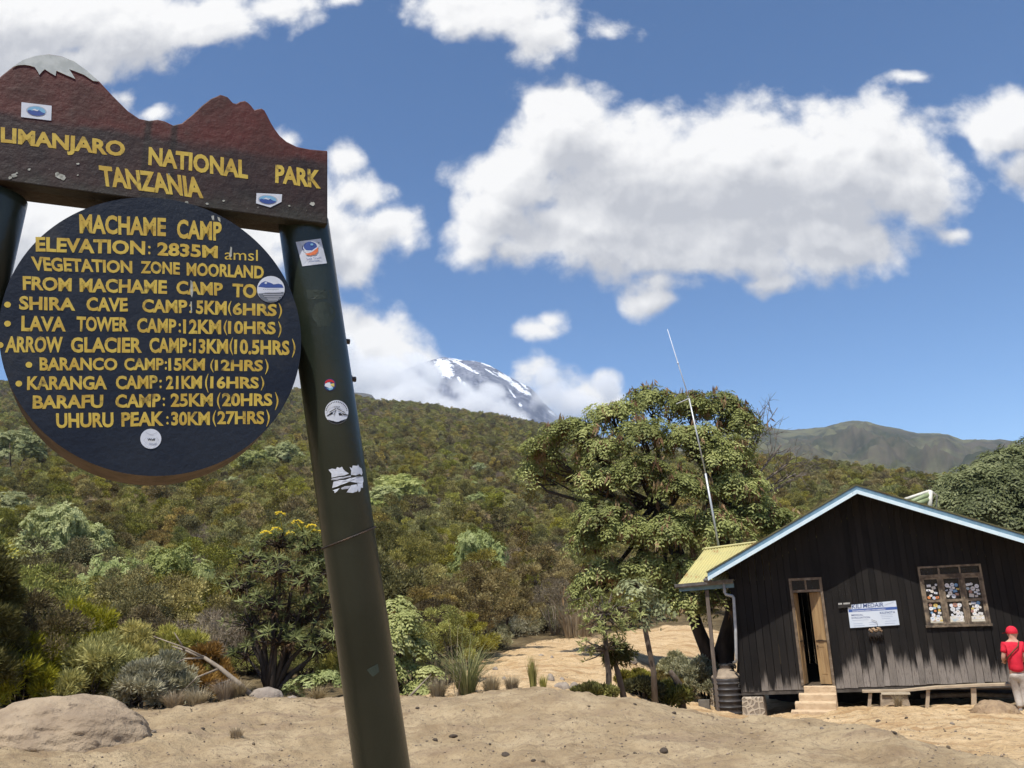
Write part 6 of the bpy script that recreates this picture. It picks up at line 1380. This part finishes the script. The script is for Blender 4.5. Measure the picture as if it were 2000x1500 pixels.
q.l(natt('kind', 'INT'), iop.inputs['Instance Index']); cx = q.n('ShaderNodeCombineXYZ'); q.l(natt('rot', 'FLOAT'), cx.inputs[2]); q.l(cx.outputs[0], iop.inputs['Rotation']); q.l(natt('scl', 'FLOAT'), iop.inputs['Scale']); q.l(iop.outputs[0], go.inputs[0])
md = hc.modifiers.new('scatter', 'NODES'); md.node_group = ng
print('heath', len(near), len(rest))

# ------------------------------------------------------------------ boulders and stones
def rock_mesh(name, rg, rx, ry, rz, m, sub=4, rough=.22, flat=.35):
    bm_ = __import__('bmesh').new(); __import__('bmesh').ops.create_icosphere(bm_, subdivisions=sub, radius=1.0)
    V = np.array([v.co[:] for v in bm_.verts]); Fc = [tuple(v.index for v in f.verts) for f in bm_.faces]; bm_.free()
    o = rg.uniform(0, 50, 3)
    n = fbm(V[:, 0] * 1.3 + o[0] + V[:, 2] * .7, V[:, 1] * 1.3 + o[1] - V[:, 2] * .6, 5, 3) * 2 * rough + fbm(V[:, 0] * 4 + o[2], V[:, 1] * 4 + V[:, 2] * 4, 3, 6) * rough * .8
    V = V * (1 + n)[:, None]; V[:, 2] = np.where(V[:, 2] < -flat, -flat + (V[:, 2] + flat) * .2, V[:, 2])
    return mesh_data(name, V * np.array([rx, ry, rz]), Fc, m, True)
rock_m = mat('dusty tan rock', (0.38, 0.295, 0.20), (0.27, 0.205, 0.14), 2.2, 0.95, 1.0, 11, c3=(0.14, 0.105, 0.075), scale3=5.5, lo3=0.56, hi3=0.70)
rock_g = mat('grey dusty rock', (0.34, 0.29, 0.235), (0.24, 0.20, 0.165), 5, 0.95, 0.7, 20, c3=(0.16, 0.13, 0.11), scale3=8, lo3=0.58, hi3=0.72)
earth_m = mat('caked earth mound', (0.40, 0.285, 0.17), (0.28, 0.195, 0.12), 6, .95, .8, 22, c3=(0.17, .125, .085), scale3=10, lo3=.56, hi3=.7)
clod_m = mat('dark soil clod', (0.13, 0.10, 0.075), (0.075, 0.058, 0.045), 9, 0.95, 0.6, 40)
def rock(name, label, px, d, w, h, m, seed, sink=.25, cat='boulder', depth=.8, sub=4, rough=.22, group=None):
    p = gp(px, d); s = d / F; o = mesh_obj(name, np.zeros((0, 3)), [], [m]) if False else None
    me = rock_mesh(name, g_(seed), w * s / 2, w * s / 2 * depth, h * s / (1 + sink) , m, sub, rough)
    o = bpy.data.objects.new(name, me); COL.objects.link(o); o.location = (p[0], p[1], p[2] - h * s * sink * .6); o.rotation_euler = (0, 0, seed * .7); tag(o, label, cat, group); return o
bd = rock('boulder', 'big rounded dusty boulder at the lower left corner', 100, 11.4, 292, 68, rock_m, 3, .12, depth=.75, sub=6, rough=.19); bd.rotation_euler = (0, 0, 0.15)
rock('boulder', 'flat grey rock at the foot of the flowering bush', 520, 14.0, 66, 26, rock_g, 8, .2)
rock('boulder', 'small knobbly rock beside the flat grey rock', 568, 14.0, 30, 16, rock_g, 9, .2)
rock('boulder', 'rough brown mound of rock next to the person', 1940, 20.2, 92, 27, earth_m, 10, .3, rough=.35)
rock('boulder', 'rounded grey boulder on the sandy clearing behind slim trees', 1304, 27, 30, 24, rock_g, 12, .2)
rock('boulder', 'low flat boulder on the clearing between the young trees', 1226, 25, 34, 14, rock_g, 13, .2)
for k, (px, d, w, h, lb) in enumerate([(1075, 17.4, 18, 15, 'grey rock leftmost in the cluster below the clearing'), (1097, 16.6, 34, 17, 'largest pinkish rock in the cluster below the clearing'), (1122, 16.8, 20, 16, 'rock at the right end of the cluster below the clearing'), (1098, 18.6, 12, 8, 'small stone on top of the rock cluster'), (985, 17.6, 12, 12, 'whitish upright stone on the crest left of the reeds'), (967, 20.5, 12, 7, 'small dark stone by the left end of the clearing'), (990, 27, 10, 7, 'small pale stone at the upper left edge of the clearing'), (1057, 26, 14, 6, 'small flat stone at the upper edge of the clearing'), (1078, 24.5, 8, 6, 'tiny stone in the middle of the clearing'), (1275, 24, 12, 7, 'small stone right of the low flat boulder')]):
    rock('rock', lb, px, d, w, h, rock_g, 30 + k, .2, 'rock', sub=3)
SM = [rock_mesh('stone', g_(60 + k), 1, .8, .6, [clod_m, rock_g, rock_m][k % 3], 2, .3) for k in range(6)]
rg = g_(91); spots = [(987, 1476, 17), (1296, 1469, 17), (495, 1454, 8), (957, 1454, 6), (850, 1446, 10), (1220, 1478, 6), (1240, 1472, 7), (1042, 1486, 9), (1060, 1488, 7), (1715, 1410, 10), (1748, 1432, 9), (1852, 1460, 8), (1770, 1403, 7), (1860, 1414, 7), (1690, 1430, 5), (885, 1440, 16), (300, 1430, 8), (370, 1432, 7), (395, 1424, 9), (270, 1445, 8), (545, 1478, 5), (1316, 1394, 9), (1315, 1402, 6), (1150, 1380, 6), (1240, 1376, 7), (905, 1388, 6), (850, 1380, 7), (815, 1384, 9), (1605, 1424, 8), (1610, 1418, 6)]
for _ in range(150):
    spots.append((rg.uniform(-20, 1980), 1385 + 112 * rg.uniform(0, 1) ** 1.1, rg.uniform(1.6, 4.6)))
for k, (px, py, w) in enumerate(spots):
    if 0 < px < 280 and k > 29: continue
    p = hit(px, py); dd_ = math.hypot(p[0], p[1])
    if dd_ > 20.5: continue
    o = bpy.data.objects.new('stone', SM[(k if k > 29 else (0 if w > 8 else k)) % 6]); COL.objects.link(o); s = w * dd_ / F / 2; o.scale = (s * 1.2, s, s * rg.uniform(.8, 1.3)); o.rotation_euler = (rg.uniform(-.3, .3), rg.uniform(-.3, .3), rg.uniform(0, 6.28)); o.location = (p[0], p[1], p[2] + s * .15)
    big = k <= 29 and w > 12
    tag(o, {0: 'dark soil clod on the near crest below the left end of the rock cluster', 1: 'dark twiggy clod on the near crest below the left of the tank', 15: 'brown clod on the crest right of the sign post'}.get(k, 'small loose stone scattered on the bare soil'), 'stone', None if k in (0, 1, 15) else 'loose stones on the bare soil')

# grit and litter lying loose on the soil: nobody could count it
rg = g_(123); nG = 9000
ga = rg.uniform(_az[1] + .0, _az[-2], nG); gd = np.exp(rg.uniform(math.log(7.6), math.log(22), nG)); gx, gy = gd * np.sin(ga), gd * np.cos(ga)
k_ = gd < veg_d(gx, gy) + .5; hu = (gx - HO[0]) * HR[0] + (gy - HO[1]) * HR[1]; hd = (gx - HO[0]) * HD[0] + (gy - HO[1]) * HD[1]; k_ &= ~((hu > -.5) & (hd > -.1)); k_ &= (fbm(gx * .8, gy * .8, 3, 71) + rg.uniform(-.2, .2, nG)) > -.12; gx, gy = gx[k_], gy[k_]; gz_ = terrain(gx, gy); n_ = len(gx)
r_ = .005 + .015 * rg.uniform(0, 1, n_) ** 3.5; base = np.array([(1, 0, 0), (0, 1, 0), (-1, 0, 0), (0, -1, 0), (0, 0, .8), (0, 0, -.5)]); q_ = rg.uniform(0, 6.28, n_)
B = base[None] * rg.uniform(.6, 1.3, (n_, 6, 1)); c_, s_ = np.cos(q_)[:, None], np.sin(q_)[:, None]; Bx = B[:, :, 0] * c_ - B[:, :, 1] * s_; By = B[:, :, 0] * s_ + B[:, :, 1] * c_
V = np.stack([Bx, By, B[:, :, 2]], 2) * r_[:, None, None] + np.stack([gx, gy, gz_], 1)[:, None]
T3 = np.array([(0, 1, 4), (1, 2, 4), (2, 3, 4), (3, 0, 4), (1, 0, 5), (2, 1, 5), (3, 2, 5), (0, 3, 5)]); Fq = (np.arange(n_)[:, None, None] * 6 + T3[None]).reshape(-1, 3)
o = mesh_obj('grit', V.reshape(-1, 3), Fq, mat('grit', (0.20, 0.155, 0.115), (0.36, 0.28, 0.20), 9, .95, tint=(0.10, 0.08, 0.065)), att=np.repeat(rg.uniform(0, 1, n_) ** 1.5, 6)); tag(o, 'fine grit strewn over the bare soil', 'grit', kind='stuff')
nL = 5200; la_ = rg.uniform(_az[1], az_of(1420), nL); ld_ = veg_d(np.sin(la_), np.cos(la_)) - np.abs(rg.normal(0, 1.1, nL)) + .6; lx, ly = ld_ * np.sin(la_), ld_ * np.cos(la_); lz = terrain(lx, ly)
V = diamonds(np.stack([lx, ly, lz + .006], 1), np.stack([np.cos(la_ * 999), np.sin(la_ * 999), rg.normal(.1, .2, nL)], 1), np.tile([0, 0, 1.0], (nL, 1)) + rg.normal(0, .25, (nL, 3)), rg.uniform(.03, .11, nL), rg.uniform(.006, .03, nL))
o = mesh_obj('leaf_litter', V, quads_of(nL), leafmat('dead leaves', [(0.0, (0.07, 0.05, 0.03)), (0.5, (0.17, 0.12, 0.07)), (1.0, (0.33, 0.25, 0.15))], .1, .1, .01), att=np.repeat(rg.uniform(0, 1, nL), 4)); tag(o, 'dead leaves and twigs littering the edge of the growth', 'litter', kind='stuff')

# ------------------------------------------------------------------ the person
def skin(name, verts, edges, rad, m, parent, base, level=2, root=0):
    me = bpy.data.meshes.new(name); me.from_pydata([tuple(np.asarray(v) - base) for v in verts], edges, []); o = bpy.data.objects.new(name, me); COL.objects.link(o)
    md = o.modifiers.new('skin', 'SKIN'); md.use_smooth_shade = True
    if not me.skin_vertices: me.skin_vertices.new()
    for i, r in enumerate(rad): me.skin_vertices[0].data[i].radius = (r, r) if np.isscalar(r) else r; me.skin_vertices[0].data[i].use_root = i == root
    s = o.modifiers.new('sub', 'SUBSURF'); s.levels = level; s.render_levels = level
    dg = bpy.context.evaluated_depsgraph_get(); nm = bpy.data.meshes.new_from_object(o.evaluated_get(dg)); bpy.data.objects.remove(o); bpy.data.meshes.remove(me)
    nm.name = name; nm.materials.clear(); nm.materials.append(m); nm.polygons.foreach_set('use_smooth', np.ones(len(nm.polygons), bool))
    o = bpy.data.objects.new(name, nm); COL.objects.link(o); o.parent = parent; return o
PO_ = 0.9
def J(px, py, f=0.0): return HW(px, py, PO_) - HN * f         # f: metres towards the wall
fb_ = J(1990, 1389); fb_[2] = min(fb_[2], ground(fb_[0], fb_[1]) + .02)
per = thing('person', 'person in red polo shirt, red cap and pale trousers facing the hut wall', 'person', tuple(fb_)); fb_ = np.array(per.location)
skin_m = mat('fair skin', (0.55, 0.33, 0.24), (0.48, 0.27, 0.19), 20, .55); red_m = mat('red cotton', (0.68, 0.024, 0.05), (0.58, 0.016, 0.04), 7, .85, .3, 18); tr_m = mat('pale grey trousers', (0.50, 0.45, 0.39), (0.40, 0.355, 0.31), 7, .85, .3, 18)
Pv, Sh, Nk, Hd = J(1985.5, 1314), J(1979, 1258), J(1978.5, 1250, .02), J(1977.5, 1239, .04)
SL, SR, EL, ER = J(1964, 1260), J(1994, 1259), J(1959, 1286, -.02), J(2001, 1285, -.02); WL, WRi = J(1966, 1296, .22), J(1996, 1296, .22)
HL_, HRt = J(1979.5, 1317), J(1992, 1317); KL, KR, AL, AR = J(1987, 1351, .05), J(2000, 1351, .03), J(1992.5, 1382, -.02), J(2005, 1383, -.02)
ch = (Pv + Sh) / 2
vs = [Pv, ch, Sh, Nk, Hd - UP * .03, Hd + UP * .05, Hd + UP * .11, SL, EL, WL, SR, ER, WRi, HL_, KL, AL, HRt, KR, AR, AL - HN * .14 - UP * .06, AR - HN * .14 - UP * .06, Hd - HN * .125 + UP * .0, Hd - HR * .095 + UP * .01, Hd + HR * .095 + UP * .01]
rd_ = [.12, .12, .10, .058, .085, .098, .06, .062, .045, .032, .062, .045, .032, .09, .06, .042, .09, .06, .042, .035, .035, .016, .018, .018]
ed = [(0, 1), (1, 2), (2, 3), (3, 4), (4, 5), (5, 6), (2, 7), (7, 8), (8, 9), (2, 10), (10, 11), (11, 12), (0, 13), (13, 14), (14, 15), (0, 16), (16, 17), (17, 18), (15, 19), (18, 20), (4, 21), (4, 22), (4, 23)]
for w_, wi, sg in ((WL, 9, 1), (WRi, 12, -1)):          # hands: palm, four fingers and a thumb each
    i0 = len(vs); vs.append(w_ - HN * .07 + UP * .01); rd_.append((.03, .016)); ed.append((wi, i0))
    for f in range(4):
        a_ = vs[i0] + HR * (f - 1.5) * .019 - HN * .03; b_ = a_ - HN * (.05 + .012 * (f in (1, 2))) - UP * .02; j = len(vs); vs += [a_, b_]; rd_ += [.009, .007]; ed += [(i0, j), (j, j + 1)]
    j = len(vs); vs += [vs[i0] + HR * sg * .035 + UP * .01, vs[i0] + HR * sg * .04 - HN * .04 + UP * .015]; rd_ += [.011, .008]; ed += [(i0, j), (j, j + 1)]
skin('body', vs, ed, rd_, skin_m, per, fb_)
skin('shirt', [Pv + UP * .0, Pv * .6 + ch * .4, ch, Sh - UP * .03, Sh + UP * .045, SL, SL * .35 + EL * .65, SR, SR * .35 + ER * .65], [(0, 1), (1, 2), (2, 3), (3, 4), (3, 5), (5, 6), (3, 7), (7, 8)], [(.185, .15), (.18, .15), (.185, .15), (.155, .125), .075, .088, .082, .088, .082], red_m, per, fb_)
skin('trousers', [Pv + UP * .03, Pv - UP * .06, HL_ - UP * .08, KL, AL - UP * .01, HRt - UP * .08, KR, AR - UP * .01], [(0, 1), (1, 2), (2, 3), (3, 4), (1, 5), (5, 6), (6, 7)], [(.165, .135), (.15, .13), .108, .085, .072, .108, .085, .072], tr_m, per, fb_)
for a_ in (AL, AR): skin('shoe', [a_ + HN * .05 - UP * .045, a_ - UP * .05 - HN * .05, a_ - HN * .17 - UP * .06], [(0, 1), (1, 2)], [.045, .048, .036], mat('grey shoe', (0.30, 0.27, 0.24), (0.2, 0.18, 0.16), 9, .8), per, fb_)
cap_c = Hd + UP * .055
b = MB(); ns = 20
rows = [[cap_c + (HR * math.cos(q) + HN * math.sin(q)) * .112 * math.cos(e) + UP * .115 * math.sin(e) for q in np.linspace(0, 2 * math.pi, ns + 1)[:-1]] for e in np.linspace(-.35, 1.5, 8)]
b.add([v for r_ in rows for v in r_], [(i * ns + k, i * ns + (k + 1) % ns, (i + 1) * ns + (k + 1) % ns, (i + 1) * ns + k) for i in range(7) for k in range(ns)] + [tuple(7 * ns + k for k in range(ns))])
bd_ = nrm(-HR * .85 - HN * .5); bs_ = np.cross(UP, bd_)
b.add([cap_c + bd_ * (.10 + .075 * s) + bs_ * .085 * t_ * (1 - .35 * s) - UP * (.01 + .02 * s) for s in (0, .6, 1) for t_ in (-1, -.5, 0, .5, 1)] + [cap_c + bd_ * (.10 + .075 * s) + bs_ * .085 * t_ * (1 - .35 * s) - UP * (.018 + .02 * s) for s in (0, .6, 1) for t_ in (-1, -.5, 0, .5, 1)], [(5 * i + k, 5 * i + k + 1, 5 * i + k + 6, 5 * i + k + 5) for i in range(2) for k in range(4)] + [(15 + 5 * i + k + 5, 15 + 5 * i + k + 6, 15 + 5 * i + k + 1, 15 + 5 * i + k) for i in range(2) for k in range(4)] + [(10 + k, 11 + k, 26 + k, 25 + k) for k in range(4)])
cp = b.build('cap', [red_m], per, True)
b = MB(); n_ = 8
b.add([cap_c + (-HR * .55 * math.cos(q) - HN * (.1 + .45 * math.sin(q)) * .9) * .116 * math.cos(e) + UP * .119 * math.sin(e) for e in (.55, .9, 1.3) for q in np.linspace(-.9, .9, n_)], [(n_ * i + k, n_ * i + k + 1, n_ * i + k + n_ + 1, n_ * i + k + n_) for i in range(2) for k in range(n_ - 1)])
b.build('cap_panel', [vin((0.72, 0.70, 0.70))], cp, True)
skin('strap', [SR * .75 + Sh * .25 + HN * .06 + UP * .07, J(1985, 1262, -.165), J(1975, 1272, -.175), J(1966, 1283, -.15), J(1961, 1293, -.06)], [(0, 1), (1, 2), (2, 3), (3, 4)], [(.012, .02)] * 5, mat('brown strap', (0.16, 0.075, 0.035), (0.11, 0.05, 0.025), 9, .6), per, fb_, 1)

# ------------------------------------------------------------------ cloud bank hanging on the mountain
def cloud_bank(name, label, blobs, D0, thick, dens, ns):
    pts = [at_d(px, py, D0 + dz) for px, py, rx, ry, dz in blobs]; c0 = np.mean(pts, 0)
    lo = np.min([p - np.array([rx * D0 / F, thick, ry * D0 / F]) * 1.5 for p, (px, py, rx, ry, dz) in zip(pts, blobs)], 0); hi = np.max([p + np.array([rx * D0 / F, thick, ry * D0 / F]) * 1.5 for p, (px, py, rx, ry, dz) in zip(pts, blobs)], 0)
    P = [(x, y, z) for z in (lo[2], hi[2]) for x, y in ((lo[0], lo[1]), (hi[0], lo[1]), (hi[0], hi[1]), (lo[0], hi[1]))]
    m = bpy.data.materials.new('cloud vapour'); m.use_nodes = True; t = NT(m.node_tree); m.node_tree.nodes.clear()
    p0 = t.v('MULTIPLY', t.n('ShaderNodeTexCoord').outputs['Object'], (.001, .001, .001))
    wob = t.n('ShaderNodeTexNoise'); t.l(p0, wob.inputs['Vector']); wob.inputs['Scale'].default_value = 3.0; wob.inputs['Detail'].default_value = 2
    p = t.v('ADD', p0, t.v('MULTIPLY', t.v('SUBTRACT', wob.outputs['Color'], (.5, .5, .5)), (.22, .22, .2))); acc = None
    for q, (px, py, rx, ry, dz) in zip(pts, blobs):
        l = (q - c0) / 1000; b = t.m('SUBTRACT', 1.1, t.v('LENGTH', t.v('MULTIPLY', t.v('SUBTRACT', p, tuple(l)), (1000 * F / (rx * D0), 1000 / thick, 1000 * F / (ry * D0)))))
        acc = b if acc is None else t.m('SMOOTH_MAX', acc, b, .2)
    n1 = t.noise(p0, ns, 6, .62, .2); d = t.mr(t.m('MULTIPLY_ADD', t.m('SUBTRACT', n1, .5), 1.7, acc), .05, .75)
    pv = t.n('ShaderNodeVolumePrincipled'); pv.inputs['Color'].default_value = (.995, .995, .995, 1); pv.inputs['Anisotropy'].default_value = 0.1; t.l(t.m('MULTIPLY', d, dens), pv.inputs['Density'])
    o_ = t.n('ShaderNodeOutputMaterial'); t.l(pv.outputs[0], o_.inputs['Volume'])
    V = np.array(P) - c0; o = mesh_obj(name, V, [(3, 2, 1, 0), (4, 5, 6, 7), (0, 1, 5, 4), (1, 2, 6, 5), (2, 3, 7, 6), (3, 0, 4, 7)], [m]); o.location = tuple(c0)
    tag(o, label, 'cloud', kind='stuff'); return o
cloud_bank('cloud_bank', 'white cloud bank lying against the left flank of the snow mountain', [(690, 745, 75, 45, 0), (765, 740, 60, 42, 60), (810, 775, 60, 38, 0), (838, 735, 34, 34, 120), (815, 720, 34, 30, 100), (640, 700, 60, 60, 0), (740, 790, 110, 36, -60), (860, 800, 70, 30, -40), (930, 795, 55, 32, 0), (985, 810, 50, 30, 30), (965, 772, 30, 20, 80), (900, 765, 26, 16, 60), (1020, 815, 30, 18, 60)], 4300, 190, .016, 5.5)
cloud_bank('cloud_bank', 'white cloud wrapped round the right shoulder of the snow mountain', [(1085, 775, 50, 30, 0), (1060, 745, 40, 28, 0), (1130, 795, 60, 28, 0), (1185, 760, 30, 32, 0)], 4500, 150, .013, 5.5)

# ------------------------------------------------------------------ the air
HTOP = max(max((o.matrix_world @ v.co)[2] for v in o.data.vertices) for o in COL.objects if o.name.startswith('hills')) + 6
hz = MB(); zl = min(float(np.min([v.co[2] for v in gnd.data.vertices])), -5) - 1.0
hz.box((0, 0, 0), (1, 0, 0), (0, 1, 0), (0, 0, 1), (-2900, -2900, zl), (2900, 2900, HTOP))
hm = bpy.data.materials.new('mountain air'); hm.use_nodes = True; t = NT(hm.node_tree); hm.node_tree.nodes.clear()
pv = t.n('ShaderNodeVolumePrincipled'); pv.inputs['Color'].default_value = (.66, .80, 1.0, 1); pv.inputs['Density'].default_value = HAZE; pv.inputs['Anisotropy'].default_value = .15
o_ = t.n('ShaderNodeOutputMaterial'); t.l(pv.outputs[0], o_.inputs['Volume'])
hzo = hz.build('haze', [hm]); tag(hzo, kind='stuff')
